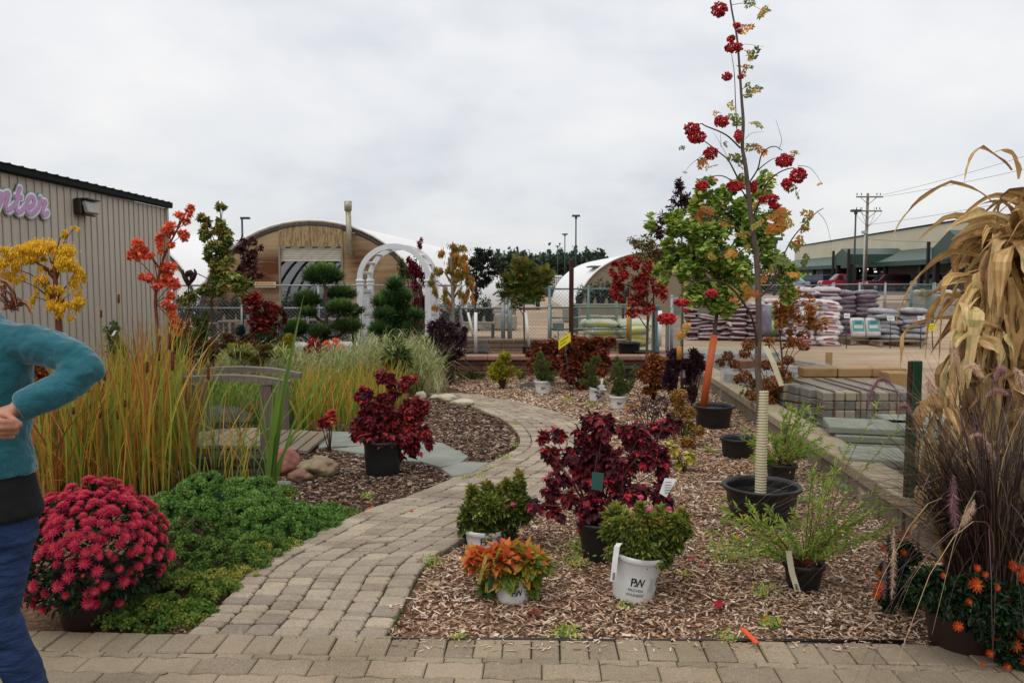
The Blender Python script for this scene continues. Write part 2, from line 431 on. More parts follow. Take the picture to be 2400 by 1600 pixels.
def speckle(m, k=.3):      # pale and dark aggregate grains, worn blotches
    nt = m.node_tree; N, L = nt.nodes, nt.links; b = N["Principled BSDF"]; src = b.inputs["Base Color"].links[0].from_socket
    tc_ = N.new("ShaderNodeTexCoord"); v = N.new("ShaderNodeTexNoise"); v.inputs["Scale"].default_value = 210; v.inputs["Detail"].default_value = 2; L.new(tc_.outputs["Object"], v.inputs[0])
    r = N.new("ShaderNodeValToRGB"); e_ = r.color_ramp.elements; e_[0].position = .3; e_[0].color = (.45, .42, .4, 1); e_[1].position = .72; e_[1].color = (1.9, 1.85, 1.75, 1)
    for p_, c_ in ((.42, 1.0), (.62, 1.0)): q = e_.new(p_); q.color = (c_, c_, c_, 1)
    L.new(v.outputs[0], r.inputs[0]); mx = N.new("ShaderNodeMix"); mx.data_type = 'RGBA'; mx.blend_type = 'MULTIPLY'; mx.inputs[0].default_value = 1; L.new(src, mx.inputs[6]); L.new(r.outputs[0], mx.inputs[7])
    w = N.new("ShaderNodeTexNoise"); w.inputs["Scale"].default_value = 2.2; w.inputs["Detail"].default_value = 6; L.new(tc_.outputs["Object"], w.inputs[0]); r2 = N.new("ShaderNodeValToRGB"); f_ = r2.color_ramp.elements; f_[0].position = .32; f_[0].color = (.78, .76, .7, 1); f_[1].position = .6; f_[1].color = (1.05, 1.04, 1.02, 1)
    L.new(w.outputs[0], r2.inputs[0]); m2 = N.new("ShaderNodeMix"); m2.data_type = 'RGBA'; m2.blend_type = 'MULTIPLY'; m2.inputs[0].default_value = 1; L.new(mx.outputs[2], m2.inputs[6]); L.new(r2.outputs[0], m2.inputs[7]); L.new(m2.outputs[2], b.inputs["Base Color"])
speckle(M_PAVER); speckle(M_PAVER2)
M_JOINT = surf("joint_sand", ["1c1a10", "38341f", "4c522a"], scale=30, rough=1, bump=.6)
def stone(mb, q, z0=.0, z1=.034, gap=.004, ch=.014, bev=.006, jit=.004):
    """q: 4 corners (Vector), octagonal tumbled stone"""
    c = sum(q, Vector()) / 4; n = 4; ring = []
    h = z1 + random.uniform(-.004, .004); tx, ty = random.uniform(-.02, .02), random.uniform(-.02, .02)
    q = [p + (c - p).normalized() * gap * 1.4 + Vector((random.uniform(-jit, jit), random.uniform(-jit, jit), 0)) for p in q]
    for i in range(4):
        p, a, b = q[i], q[i - 1], q[(i + 1) % 4]
        k = ch * random.uniform(.5, 1.3)
        ring += [p + (a - p).normalized() * k, p + (b - p).normalized() * k]
    lo = [Vector((p.x, p.y, z0)) for p in ring]
    mi = [Vector((p.x, p.y, h - bev + (p.x - c.x) * tx + (p.y - c.y) * ty)) for p in ring]
    hi = [Vector((p.x, p.y, 0)) + (Vector((c.x, c.y, 0)) - Vector((p.x, p.y, 0))).normalized() * bev * 1.3 for p in ring]
    hi = [Vector((p.x, p.y, h + (p.x - c.x) * tx + (p.y - c.y) * ty)) for p in hi]
    r = random.random()
    V = [tuple(v) for v in lo + mi + hi]
    f = [(k * 8 + i, k * 8 + (i + 1) % 8, (k + 1) * 8 + (i + 1) % 8, (k + 1) * 8 + i) for k in range(2) for i in range(8)]
    b = mb.n; mb.add(V, f, r)
    mb.F.setdefault((8, False), []).append((np.array([[b + 16 + i for i in range(8)]]), np.array([r])))
mb = MB(); LANES = 7; acc = [0]
for i in range(1, len(PL)): acc.append(acc[-1] + ((PL[i] + PR[i]) / 2 - (PL[i - 1] + PR[i - 1]) / 2).length)
def edge(s, which):
    i = min(max(np.searchsorted(acc, s) - 1, 0), len(acc) - 2); t = (s - acc[i]) / (acc[i + 1] - acc[i])
    E = PL if which == 0 else PR
    return E[i] * (1 - t) + E[i + 1] * t
for ln in range(LANES):
    s = random.uniform(0, .04)
    u0, u1 = ln / LANES, (ln + 1) / LANES
    while s < acc[-1] - .1:
        l = random.choice([.05, .085, .1, .115, .12])
        q = []
        for ss, u in ((s, u0), (s, u1), (s + l, u1), (s + l, u0)):
            q.append(edge(ss, 0) * (1 - u) + edge(ss, 1) * u)
        stone(mb, q, gap=.003); s += l
tag(mb.build("path", M_PAVER), kind="structure")
sheet("path_joint_sand", [tuple(p)[:2] for p in PL] + [tuple(p)[:2] for p in PR[::-1]], .004, M_JOINT)

# front border: soldier course and wavy interlocking pavers
A, B = G(300, 1497), G(2100, 1525)
ux = (B - A).normalized(); uy = Vector((-ux.y, ux.x, 0))
O_ = A
mb = MB(); x = -3.2
while x < 4.3:
    w = .122; q = [O_ + ux * x - uy * .19, O_ + ux * (x + w) - uy * .19, O_ + ux * (x + w), O_ + ux * x]
    stone(mb, q, gap=.003, ch=.006, jit=.002); x += w
for row in range(7):      # wavy paver rows running under and behind the camera
    rh = .045 if row == 0 else .13; x = -3.2 + (row % 2) * .11; y0 = -.192 - (0 if row == 0 else .045 + (row - 1) * .13)
    while x < 4.3:
        w = .16 if row == 0 else .235; r = random.random(); pts = []
        for sgn, y in ((0, y0 - rh + .002), (1, y0 - .002)):
            row_ = [(x + w * t + .002 + (.0 if 0 < t < 1 else (.002 if t == 0 else -.002)), y + (0 if row == 0 and sgn == 1 else .008) * math.sin((x + w * t) * 2 * math.pi / .16)) for t in np.linspace(0, 1, 9)]
            pts.append(row_ if sgn == 0 else row_[::-1])
        pl = [O_ + ux * a + uy * b for a, b in pts[0] + pts[1]]
        c = sum(pl, Vector()) / len(pl); n = len(pl); h = .034 + random.uniform(-.003, .003)
        V = [(p.x, p.y, 0) for p in pl] + [(p.x, p.y, h - .005) for p in pl] + [((p + (c - p).normalized() * .006).x, (p + (c - p).normalized() * .006).y, h) for p in pl]
        b = mb.n; mb.add(V, [(k * n + i, k * n + (i + 1) % n, (k + 1) * n + (i + 1) % n, (k + 1) * n + i) for k in range(2) for i in range(n)], r)
        mb.F.setdefault((n, False), []).append((np.array([[b + 2 * n + i for i in range(n)]]), np.array([r])))
        x += w
tag(mb.build("pavement", M_PAVER2), kind="structure")
sheet("pavement_joint_sand", [tuple(O_ + ux * a + uy * b)[:2] for a, b in ((-4, -6), (6, -6), (6, .0), (-4, .0))], .0045, M_JOINT)
e_ = MB()
pts = [G(880, 1516) + Vector((0, .012, .03)), G(1200, 1517) + Vector((0, .012, .034)), G(1500, 1519) + Vector((0, .01, .03)), G(1800, 1520) + Vector((0, .012, .034)), G(2120, 1522) + Vector((0, .012, .032))]
e_.tube(pts, .008, 6)
e_.tube([p - Vector((0, 0, .03)) for p in pts], .012, 4)
tag(e_.build("bed_edging", M_BLACKPOT), "black plastic bed edging between border pavers and tan mulch bed", "garden edging")

# ---------------------------------------------------------------- wood chips
RB = [(898, 1513), (945, 1440), (1003, 1332), (1098, 1273), (1202, 1226), (1292, 1183), (1367, 1133), (1408, 1088), (1416, 1050), (1400, 1013), (1352, 985),
      (1262, 955), (1172, 936), (1090, 922), (1040, 905), (1050, 882), (1690, 882), (1765, 990), (2119, 1240), (2190, 1310), (2600, 1500), (2600, 1524), (2100, 1517)]
LB = [(560, 1375), (600, 1330), (712, 1273), (848, 1206), (978, 1161), (1080, 1115), (1172, 1076), (1214, 1047), (1206, 1016), (1176, 991), (1108, 960), (1050, 940), (985, 930), (900, 960), (760, 1000), (735, 1030), (700, 1100), (600, 1150), (540, 1200), (300, 1250), (280, 1440), (420, 1490)]
FLAG = [[(762, 1019), (872, 1022), (905, 1050), (850, 1052), (746, 1058), (748, 1040)],
        [(776, 1061), (860, 1053), (960, 1060), (985, 1092), (930, 1088), (850, 1072)],
        [(958, 1046), (1036, 1046), (1098, 1078), (1078, 1096), (1030, 1104), (955, 1082)],
        [(1033, 1107), (1088, 1092), (1148, 1094), (1108, 1118), (1060, 1126)]]
gp = lambda L_: [tuple(G(*p))[:2] for p in L_]
RBg, LBg, FLg = gp(RB), gp(LB), [gp(f) for f in FLAG]
def scatter(poly, n, wmin=0.0, avoid=()):
    P2 = np.array(poly); lo, hi = P2.min(0), P2.max(0); out_ = []
    tot = 0
    while tot < n:
        p = RNG.uniform(lo, hi, (n * 2, 2)); k = inpoly(p, poly)
        # thin out with distance
        k &= RNG.uniform(0, 1, len(p)) < np.clip((7.0 / p[:, 1]) ** 1.4, 0, 1)
        for a in avoid: k &= ~inpoly(p, a)
        out_.append(p[k]); tot += k.sum()
    return np.concatenate(out_)[:n]
def chips(poly, n, L0, W0, avoid=()):
    p = scatter(poly, n, avoid=avoid)
    P3 = np.column_stack([p, RNG.uniform(.001, .022, n) + .012 * np.sin(p[:, 0] * 5) * np.sin(p[:, 1] * 4)])
    P3[:, 2] = np.maximum(P3[:, 2], .001)
    a = RNG.uniform(0, 2 * np.pi, n); ax = np.stack([np.cos(a), np.sin(a), RNG.normal(0, .22, n)], 1)
    up = np.stack([RNG.normal(0, .3, n), RNG.normal(0, .3, n), np.ones(n)], 1)
    Ln = L0 * RNG.lognormal(0, .5, n) * np.clip(p[:, 1] / 6, .85, 1.6); W = W0 * RNG.lognormal(0, .4, n) * np.clip(p[:, 1] / 6, .85, 1.6)
    Ln = np.clip(Ln, .006, .09)
    m = MB(); m.inst(T_CHIP[0], T_CHIP[1], frames(ax, up), P3, np.stack([W, Ln, W * .8], 1), RNG.uniform(0, 1, n) ** 1.0)
    return m
M_CHIP = leafmat("wood_chip_tan", [(0, "42291b"), (.22, "80604a"), (.5, "a38366"), (.78, "c6aa90"), (1, "d8c8b8")], transl=0, rough=.9, scale=.9, amp=.34)
M_CHIPD = leafmat("wood_chip_dark", [(0, "1f1413"), (.35, "48301f"), (.6, "6a4f3d"), (.82, "8b7462"), (1, "a6988a")], transl=0, rough=.9, scale=1.6, amp=.2)
tag(chips(RBg, 85000, .029, .0075).build("wood_chips", M_CHIP), "tan wood chip mulch covering the potted shrub bed right of the path", "mulch", kind="stuff")
sheet("dark_mulch_soil", [p for p in LBg], .003, M_MULCHD)
tag(chips(LBg, 30000, .026, .011, avoid=FLg).build("bark_mulch", M_CHIPD), "dark reddish bark mulch around the flagstones left of the path", "mulch", kind="stuff")
# chips spilled on path and border
n = 260
px = np.array([G(RNG.uniform(900, 2100), RNG.uniform(1515, 1545)) for _ in range(160)] + [G(*(np.array(PATH[i][1]) + [RNG.uniform(-25, 5), RNG.uniform(-8, 8)])) for i in RNG.integers(1, 9, 100)])
px[:, 2] = .038
a = RNG.uniform(0, 6.3, n)
m = MB(); m.inst(T_CHIP[0], T_CHIP[1], frames(np.stack([np.cos(a), np.sin(a), 0 * a], 1), np.tile([0, 0, 1.], (n, 1))), px, np.stack([RNG.uniform(.004, .009, n), RNG.uniform(.012, .035, n), np.full(n, .006)], 1), RNG.uniform(.2, 1, n))
tag(m.build("spilled_chips", M_CHIP), "loose tan chips spilled over the paver edges", "mulch", kind="stuff")

M_SLATE = surf("bluestone", ["7a7e76", "8f9388", "9fa196"], .8, scale=3, rough=.75, bump=.2, bscale=30)
FLBL = ["large grey flagstone just right of the footbridge end", "narrow grey flagstone directly behind the black shrub pot", "wide grey flagstone right of the red potted shrub", "small pointed flagstone touching the paver path edge"]
for f, lb in zip(FLAG, FLBL):
    m = MB(); pg = gp(f); c = np.mean(pg, 0)
    if sum((pg[i][0] * pg[(i + 1) % len(pg)][1] - pg[(i + 1) % len(pg)][0] * pg[i][1]) for i in range(len(pg))) < 0: pg = pg[::-1]
    m.prism(pg, .002, .042)
    o = m.build("flagstone", M_SLATE); tag(o, lb, "flagstone", "flagstones from the bridge to the path")
    md = o.modifiers.new("bevel", 'BEVEL'); md.width = .008; md.segments = 2

# ---------------------------------------------------------------- retaining walls
M_BROWNBLK = surf("brown_wall_block", ["5c4036", "7b5749", "8c6a58"], .8, scale=14, rough=.9, bump=.6, rndamt=.5, stretch=(1, 1, 2))
M_BROWNCAP = surf("brown_wall_cap", ["8a6656", "a57f6c", "b08f7c"], .85, scale=18, rough=.9, bump=.3, rndamt=.5)
def block_wall(x0, x1, y, depth, z0, z1, courses, bw, mbW, capmb=None, caph=.07, capw=.36):
    h = (z1 - caph - z0) / courses if capmb is not None else (z1 - z0) / courses
    for c in range(courses):
        x = x0 - (c % 2) * bw / 2
        while x < x1:
            a, b = max(x, x0), min(x + bw, x1)
            if b - a > .04: mbW.bbox(((a + b) / 2, y + depth / 2 + random.uniform(-.006, .006) + c * .012, z0 + h * (c + .5)), (b - a - .006, depth, h - .005), b=.012, r=random.random())
            x += bw
    if capmb is not None:
        x = x0
        while x < x1 - .05:
            b = min(x + capw, x1); capmb.bbox(((x + b) / 2, y + depth / 2 - .02, z1 - caph / 2), (b - x - .004, depth + .05, caph), b=.01, r=random.random()); x = b
t = thing("retaining_wall", "low brown block wall with pinkish cap behind the path bend", "retaining wall", (1.2, 13.3, 0))
a, c = MB(), MB(); x0, x1 = P(1040, 840, 13.3).x, P(1700, 840, 13.3).x
block_wall(x0, x1, 13.3, .3, 0, .35, 3, .42, a, c)
a.build("block_course", M_BROWNBLK, t); c.build("cap", M_BROWNCAP, t)
t = thing("retaining_wall", "taller rear tier of brown blocks below the chain link gate", "retaining wall", (0, 15.9, 0))
a = MB(); block_wall(P(1085, 800, 15.9).x, P(1470, 800, 15.9).x, 15.9, .35, .0, .42, 5, .5, a)
a.build("block_course", surf("grey_brown_block", ["5a4c40", "74624f", "7f6b58"], .8, scale=12, bump=.5, rndamt=.5), t)
sheet("planting_terrace", [(x0, 13.5), (x1, 13.5), (x1, 15.95), (x0, 15.95)], .2, M_MULCH)
# right diagonal wall with tan cap blocks
M_TANBLK = surf("tan_wall_block", ["6f6353", "8c7f6b", "9d9079"], .85, scale=18, rough=.95, bump=.7, rndamt=.4)
M_TANCAP = surf("tan_wall_cap", ["8d8069", "a3957b", "b0a288"], .85, scale=22, rough=.95, bump=.35, rndamt=.4)
t = thing("retaining_wall", "long low tan block wall between mulch bed and pallets of stone", "retaining wall", (2.7, 8, 0))
w0, w1 = G(1630, 872, .16), G(2205, 1262, .16)
u = (w1 - w0).normalized(); L_ = (w1 - w0).length; ang = math.atan2(u.y, u.x); nv = Vector((u.y, -u.x, 0)); nv = -nv if nv.x < 0 else nv
a, c = MB(), MB(); s = 0
while s < L_ - .02:
    e2 = min(s + .205, L_); p = w0 + u * (s + e2) / 2 + nv * .14
    c.bbox((p.x, p.y, .20), (e2 - s - .003, .27, .085), rot=ang, b=.008, r=random.random()); s = e2
for k in range(1):
    s = -.1 * k
    while s < L_:
        a0, b0 = max(s, 0), min(s + .3, L_); p = w0 + u * (a0 + b0) / 2 + nv * .15
        if b0 - a0 > .03: a.bbox((p.x, p.y, .078 - k * .09), (b0 - a0 - .006, .22, .155), rot=ang, b=.015, r=random.random())
        s += .3
a.build("block_course", M_TANBLK, t); c.build("cap", M_TANCAP, t)

# ---------------------------------------------------------------- pond and bridge
M_WATER = _plain("pond_water", "0b0d0b", 1, .08, 0, .5)
sheet("pond", [tuple(G(x, y))[:2] for x, y in ((110, 1160), (640, 1160), (650, 1120), (700, 1070), (740, 1010), (700, 960), (430, 960), (300, 1000), (80, 1030))], .0035, M_WATER)
M_OLDWOOD = surf("weathered_wood", ["5c524a", "80756a", "948a7e"], .8, scale=7, rough=.9, bump=.6, stretch=(.35, 6, 6), rndamt=.3)
M_OLDPOST = surf("weathered_post", ["584d45", "776a60", "8a7d72"], .8, scale=7, rough=.9, bump=.6, stretch=(6, 6, .35), rndamt=.3)
BY0, BY1 = 7.15, 8.0
bx0, bx1 = P(330, 1000, BY0).x, P(722, 1060, BY0).x
t = thing("footbridge", "weathered wooden arched footbridge over the pond among the reeds", "bridge", ((bx0 + bx1) / 2, 7.6, 0))
m = MB(); nb = 15; DZ = P(715, 1056, BY0).z - .015
for i in range(nb):
    k = (i + .5) / nb; x = bx0 + (bx1 - bx0) * k; z = DZ + .05 * math.sin(math.pi * k)
    sl = math.cos(math.pi * k) * .05 * math.pi / (bx1 - bx0)
    sh = Matrix.Rotation(-math.atan(sl), 3, 'Y')
    m.bbox((x, (BY0 + BY1) / 2, z), ((bx1 - bx0) / nb - .012, BY1 - BY0, .035), b=.004, r=random.random(), M=sh)
m.build("deck_board", surf("deck_board", ["6b6052", "8b7e6c", "9d917e"], .85, scale=6, rough=.9, bump=.5, stretch=(5, .4, 5), rndamt=.6), t)
for y in (BY0 + .04, BY1 - .04):
    m = MB(); pp = [(bx0 + (bx1 - bx0) * k, y, DZ - .085 + .05 * math.sin(math.pi * k)) for k in np.linspace(0, 1, 16)]
    for p_, q_ in zip(pp[:-1], pp[1:]):
        d = Vector(q_) - Vector(p_); m.box((Vector(p_) + Vector(q_)) / 2, (d.length + .004, .05, .12), M=Matrix.Rotation(-math.atan2(d.z, d.x), 3, 'Y'))
    m.build("beam", M_OLDWOOD, t)
def bpost(px_, y, wpx, top):
    m = MB(); x = P(px_, 1000, y).x; k = (x - bx0) / (bx1 - bx0); z0 = DZ - .07
    m.bbox((x, y, (z0 + top) / 2), (PX(wpx, y), .085, top - z0), b=.006); m.build("post", M_OLDPOST, t)
bpost(446, BY0 + .02, 22, .66); bpost(626, BY0 + .02, 28, .66); bpost(664, BY1 - .02, 24, .62); bpost(480, BY1 - .02, 20, .66)
for y, pts in ((BY0 + .02, [(395, 892), (470, 887), (540, 885), (610, 889), (678, 899)]), (BY1 - .02, [(400, 880), (480, 869), (560, 865), (640, 869), (705, 880)])):
    m = MB(); q = cat([P(a, b, y) for a, b in pts], 4)
    for p_, q_ in zip(q[:-1], q[1:]):
        d = q_ - p_; m.box((p_ + q_) / 2, (d.length + .003, .10, .055), M=Matrix.Rotation(-math.atan2(d.z, d.x), 3, 'Y'))
    m.build("handrail", M_OLDWOOD, t)
def rock(name, c, dim, mat, label, seed, sub=4, grp=None, cat_="rock"):
    bm = bmesh.new(); bmesh.ops.create_icosphere(bm, subdivisions=sub, radius=1)
    from mathutils import noise
    for v in bm.verts:
        d = v.co.normalized(); o = Vector((seed * 7.1, seed * 3.3, seed))
        k = 1 + .32 * noise.noise(d * 1.1 + o) + .12 * noise.noise(d * 2.7 + o) + .03 * noise.noise(d * 9 + o)
        v.co = Vector((d.x * dim[0], d.y * dim[1], d.z * dim[2])) * k
    me = bpy.data.meshes.new(name); bm.to_mesh(me); bm.free()
    for p_ in me.polygons: p_.use_smooth = True
    me.materials.append(mat); o = bpy.data.objects.new(name, me); COL.objects.link(o); o.location = c
    return tag(o, label, cat_, grp)
def stonemat(n, cols): return surf(n, cols, .85, scale=9, rough=.85, bump=.5, bscale=40)
rk = lambda px_, py, w, h, mat, lb, s, dy=0: rock("boulder", G(px_, py) + Vector((0, PX(w, 6.5) * .3 + dy, PX(h, 6.5) * .42)), (PX(w, 6.6) / 2, PX(w, 6.6) / 2.4, PX(h, 6.6) / 2), mat, lb, s, grp="boulders edging the pond")
M_R1 = stonemat("red_granite", ["7a4a40", "9a6458", "a87a6c"]); M_R2 = stonemat("tan_stone", ["6d6450", "97876a", "a2806e"]); M_R3 = stonemat("brown_stone", ["6a4a3e", "8d6654", "93786a"]); M_R4 = stonemat("grey_stone", ["6c6f6c", "8a8c88", "9a9c98"])
rk(662, 1115, 66, 66, M_R1, "rounded reddish granite boulder by the bridge foot", 1)
rk(742, 1118, 92, 48, M_R2, "wide tan boulder with grey underside right of red boulder", 2, -.05)
rk(698, 1133, 52, 32, M_R3, "small brown boulder in front between two larger ones", 3)
rk(655, 1152, 46, 22, M_R4, "small flat grey stone below the red boulder", 4)
rk(724, 1138, 14, 10, M_R4, "tiny grey pebble beside the brown boulder", 5)
M_R5 = stonemat("cream_stone", ["a39a80", "c4baa0", "d0c8b0"])
for px_, py, w, h, lb, s in ((984, 938, 26, 24, "rounded white stone leftmost by the variegated grass", 6), (1018, 940, 26, 16, "small pale pink stone second from left at the path end", 7),
                          (1047, 944, 46, 22, "yellowish squared stone at the path end", 8), (1085, 956, 56, 22, "long cream stone lying against the paver path", 9)):
    rock("edging_stone", G(px_, py) + Vector((0, .1, PX(h, 10) * .4)), (PX(w, 10.3) / 2, PX(w, 10) / 3, PX(h, 10.3) / 2), M_R5, lb, s, 3, "pale stones at the path end")
rock("boulder", P(540, 985, 9.2) + Vector((0, 0, -.12)), (.34, .25, .3), stonemat("mossy_stone", ["2e3426", "4a4e3a", "66644e"]), "mossy grey boulder seen under the bridge handrail", 12, grp="boulders edging the pond")
for i, (px_, py, w, h) in enumerate(((90, 1000, 90, 16), (95, 1040, 100, 24), (90, 1075, 110, 22))):
    m = MB(); c = G(px_, py); m.bbox((c.x, c.y, .03 + i * .0), (PX(w, c.y), .45, .05), b=.015)
    o = m.build("flagstone", M_SLATE); tag(o, ["rearmost", "middle", "nearest"][i] + " flat stone slab beside the person behind the reeds", "flagstone", "slabs behind the person")
# ---------------------------------------------------------------- metal building at left
M_SIDING = surf("metal_siding", ["aca497", "b8afa1"], 1.05, scale=1.2, rough=.55, bump=0, stretch=(1, 1, .3))
M_SIDRIB = surf("metal_siding_rib", ["a8a094", "b4ab9d"], 1.0, scale=1.2, rough=.55, bump=0)
M_GREENTRIM = _plain("green_metal_trim", "14241d", .5, .75, 0, .15)
WX0, WY0, WX1, WY1 = -6.66, 4.0, -6.98, 16.5
t = thing("metal_building", "tan ribbed metal building with dark green roof edge at left", "building", (-10, 12, 0))
H = 3.03
wd = Vector((WX1 - WX0, WY1 - WY0, 0)); wl_ = wd.length; wd.normalize(); wnv = Vector((wd.y, -wd.x, 0))
if wnv.x < 0: wnv = -wnv
m = MB()
V0, V1 = Vector((WX0, WY0, 0)), Vector((WX1, WY1, 0)); bk = -wnv * 9
m.add([V0, V1, V1 + Vector((0, 0, H)), V0 + Vector((0, 0, H))], (0, 1, 2, 3)); m.add([V1, V1 + bk, V1 + bk + Vector((0, 0, H + .5)), V1 + Vector((0, 0, H))], (0, 1, 2, 3))
m.add([V0, V0 + bk, V0 + bk + Vector((0, 0, H + .5)), V0 + Vector((0, 0, H))], (0, 1, 2, 3))
m.build("wall", M_SIDING, t)
m = MB(); s = .1
while s < wl_:
    c = V0 + wd * s + wnv * .011; m.bbox((c.x, c.y, H / 2), (.03, .009, H - .02), rot=math.atan2(wd.y, wd.x), b=.004); 
    s += .2025
m.build("siding_rib", M_SIDRIB, t)
m = MB(); c = V1 + wnv * .02; m.box((c.x, c.y, H / 2), (.09, .05, H), rot=math.atan2(wd.y, wd.x)); m.build("corner_trim", _plain("light_trim", "b6b0a4", .8, .4, 0, .4), t)
m = MB(); a0 = V0 + wnv * .1 + Vector((0, 0, H + .02)); a1 = V1 + wd * .08 + wnv * .1 + Vector((0, 0, H + .02))
mid = (a0 + a1) / 2; m.box(tuple(mid - wnv * .05), ((a1 - a0).length, .11, .03), rot=math.atan2(wd.y, wd.x))
m.box(tuple(mid + Vector((0, 0, .045))), ((a1 - a0).length, .035, .10), rot=math.atan2(wd.y, wd.x))
m.build("fascia", M_GREENTRIM, t)
m = MB(); r0 = V0 + wnv * .13 + Vector((0, 0, H + .1)); r1 = V1 + wd * .08 + wnv * .13 + Vector((0, 0, H + .1))
m.add([r0, r1, r1 - wnv * 9 + Vector((0, 0, .5)), r0 - wnv * 9 + Vector((0, 0, .5))], (0, 1, 2, 3)); s = .1
while s < wl_:
    c = V0 + wd * s + wnv * .09 + Vector((0, 0, H + .115)); m.bbox(tuple(c), (.03, .1, .025), rot=math.atan2(wd.y, wd.x), b=.01); s += .3
m.build("roof", _plain("green_roof", "24382f", .7, .35, 0, .5), t)
# wall pack lamp
def onwall(px_, py, off=0.0):
    d = ray(px_, py); p0 = V0 + wnv * off; tt = (p0.dot(wnv)) / d.dot(wnv); return Vector((d.x * tt, d.y * tt, EYE + d.z * tt))
lc = onwall(203, 487, .12); rz = math.atan2(wd.y, wd.x)
t2 = thing("wall_lamp", "dark bronze wall pack lamp mounted high on the metal siding", "lamp", tuple(lc))
m = MB(); m.bbox(tuple(lc - wnv * .05 + Vector((0, 0, .01))), (.4, .12, .26), rot=rz, b=.02); m.bbox(tuple(lc + wnv * .06 + Vector((0, 0, .125))), (.4, .14, .03), rot=rz, b=.01); m.bbox(tuple(lc + wnv * .03 + Vector((0, 0, -.12))), (.36, .06, .03), rot=rz, b=.01)
m.build("housing", _plain("bronze", "2c2422", 1, .45, 0, .4), t2)
m = MB(); a_ = Matrix.Rotation(rz, 3, 'Z') @ Matrix.Rotation(math.radians(-14), 3, 'X'); m.bbox(tuple(lc + wnv * .065), (.37, .07, .2), b=.015, M=a_)
m.build("lens", _plain("prismatic_glass", "8d8880", 1, .2, 0, .6), t2)
# script lettering
zz = lambda x, y: (x / 9.8, 400 + y / 9.8)
STR = [[(-330, 700), (-270, 560), (-200, 600), (-250, 800), (-190, 900), (-90, 780), (0, 540)], [(30, 530), (0, 640), (-40, 800), (-60, 900)], [(-40, 840), (30, 690), (120, 545), (200, 530), (165, 680), (130, 800), (170, 905), (260, 870), (340, 780)],
       [(462, 400), (425, 520), (390, 680), (368, 840), (410, 955), (500, 920), (590, 810)], [(352, 598), (495, 612)],
       [(600, 830), (700, 830), (780, 760), (785, 650), (720, 605), (650, 670), (615, 790), (630, 930), (700, 1000), (800, 950), (890, 830), (925, 720)],
       [(925, 625), (945, 700), (1000, 715), (1055, 725), (1010, 820), (985, 920), (1000, 1010), (1060, 1010), (1100, 965)]]
sg = thing("wall_sign", "lilac script lettering with white and green outline ending nter", "sign", tuple(onwall(60, 470, .1)))
for nm, off, rad, mat in (("green_outline", .03, .084, _plain("sign_green", "8fb3a0", .9, .5, 0, .3)), ("white_outline", .045, .062, _plain("sign_white", "eeeaf0", 1, .5, 0, .3)), ("letters", .06, .036, _plain("sign_lilac", "c29cc6", .95, .5, 0, .3))):
    m = MB()
    for st in STR:
        pts = cat([onwall(*zz(*p), off) for p in st], 6)
        # flattened round stroke with rounded ends: two crossed flattened tubes read as a board of even thickness
        k = len(pts); n = 10; Vv = []
        pts = [pts[0] + (pts[0] - pts[1]).normalized() * rad * .8, pts[0] + (pts[0] - pts[1]).normalized() * rad * .5] + pts + [pts[-1] + (pts[-1] - pts[-2]).normalized() * rad * .5, pts[-1] + (pts[-1] - pts[-2]).normalized() * rad * .8]
        k = len(pts); rr = [.35, .8] + [1.0] * (k - 4) + [.8, .35]
        for i, p in enumerate(pts):
            d = (pts[min(i + 1, k - 1)] - pts[max(i - 1, 0)]).normalized(); sd = d.cross(wnv).normalized()
            for a_, b_ in ((-1, -.006), (-1, .004), (-.93, .007), (0, .008), (.93, .007), (1, .004), (1, -.006), (0, -.008)):
                Vv.append(p + sd * a_ * rad * rr[i] + wnv * b_)
        n = 8
        m.add([tuple(v) for v in Vv], [(i * n + j, i * n + (j + 1) % n, (i + 1) * n + (j + 1) % n, (i + 1) * n + j) for i in range(k - 1) for j in range(n)])
        m.F.setdefault((8, False), []).append((m.n - k * n + np.array([[7, 6, 5, 4, 3, 2, 1, 0], [(k - 1) * n + j for j in range(8)]]), np.full(2, .5)))
    m.build(nm, mat, sg)

# ---------------------------------------------------------------- hoop houses
mt, nt, b = newmat("greenhouse_film"); b.inputs["Base Color"].default_value = C("fafafa"); b.inputs["Roughness"].default_value = .35
tr = nt.nodes.new("ShaderNodeBsdfTranslucent"); tr.inputs[0].default_value = C("cfd2d6"); mx = nt.nodes.new("ShaderNodeMixShader"); mx.inputs[0].default_value = .16
nt.links.new(b.outputs[0], mx.inputs[1]); nt.links.new(tr.outputs[0], mx.inputs[2]); nt.links.new(mx.outputs[0], nt.nodes["Material Output"].inputs[0])
M_FILM = mt
M_RIBM = _plain("galvanised_rib", "4a4c50", 1, .5, .3, .4)
# plywood with weather stains
M_PLY, nt, b = newmat("stained_plywood"); N, L = nt.nodes, nt.links
tcn = N.new("ShaderNodeTexCoord"); mp = N.new("ShaderNodeMapping"); mp.inputs["Scale"].default_value = (.7, 1, 7); L.new(tcn.outputs["Object"], mp.inputs[0])
n1 = N.new("ShaderNodeTexNoise"); n1.inputs["Scale"].default_value = 1.6; n1.inputs["Detail"].default_value = 8; L.new(mp.outputs[0], n1.inputs[0])
r1 = ramp(nt, [(0, "7d6a50"), (.45, "9c8765"), (.75, "ad9876"), (1, "5e4a36")], 1.0); L.new(n1.outputs[0], r1.inputs[0])
sx = N.new("ShaderNodeSeparateXYZ"); L.new(tcn.outputs["Object"], sx.inputs[0])
n2 = N.new("ShaderNodeTexNoise"); n2.inputs["Scale"].default_value = 1.1; n2.inputs["Detail"].default_value = 7; L.new(mp.outputs[0], n2.inputs[0])
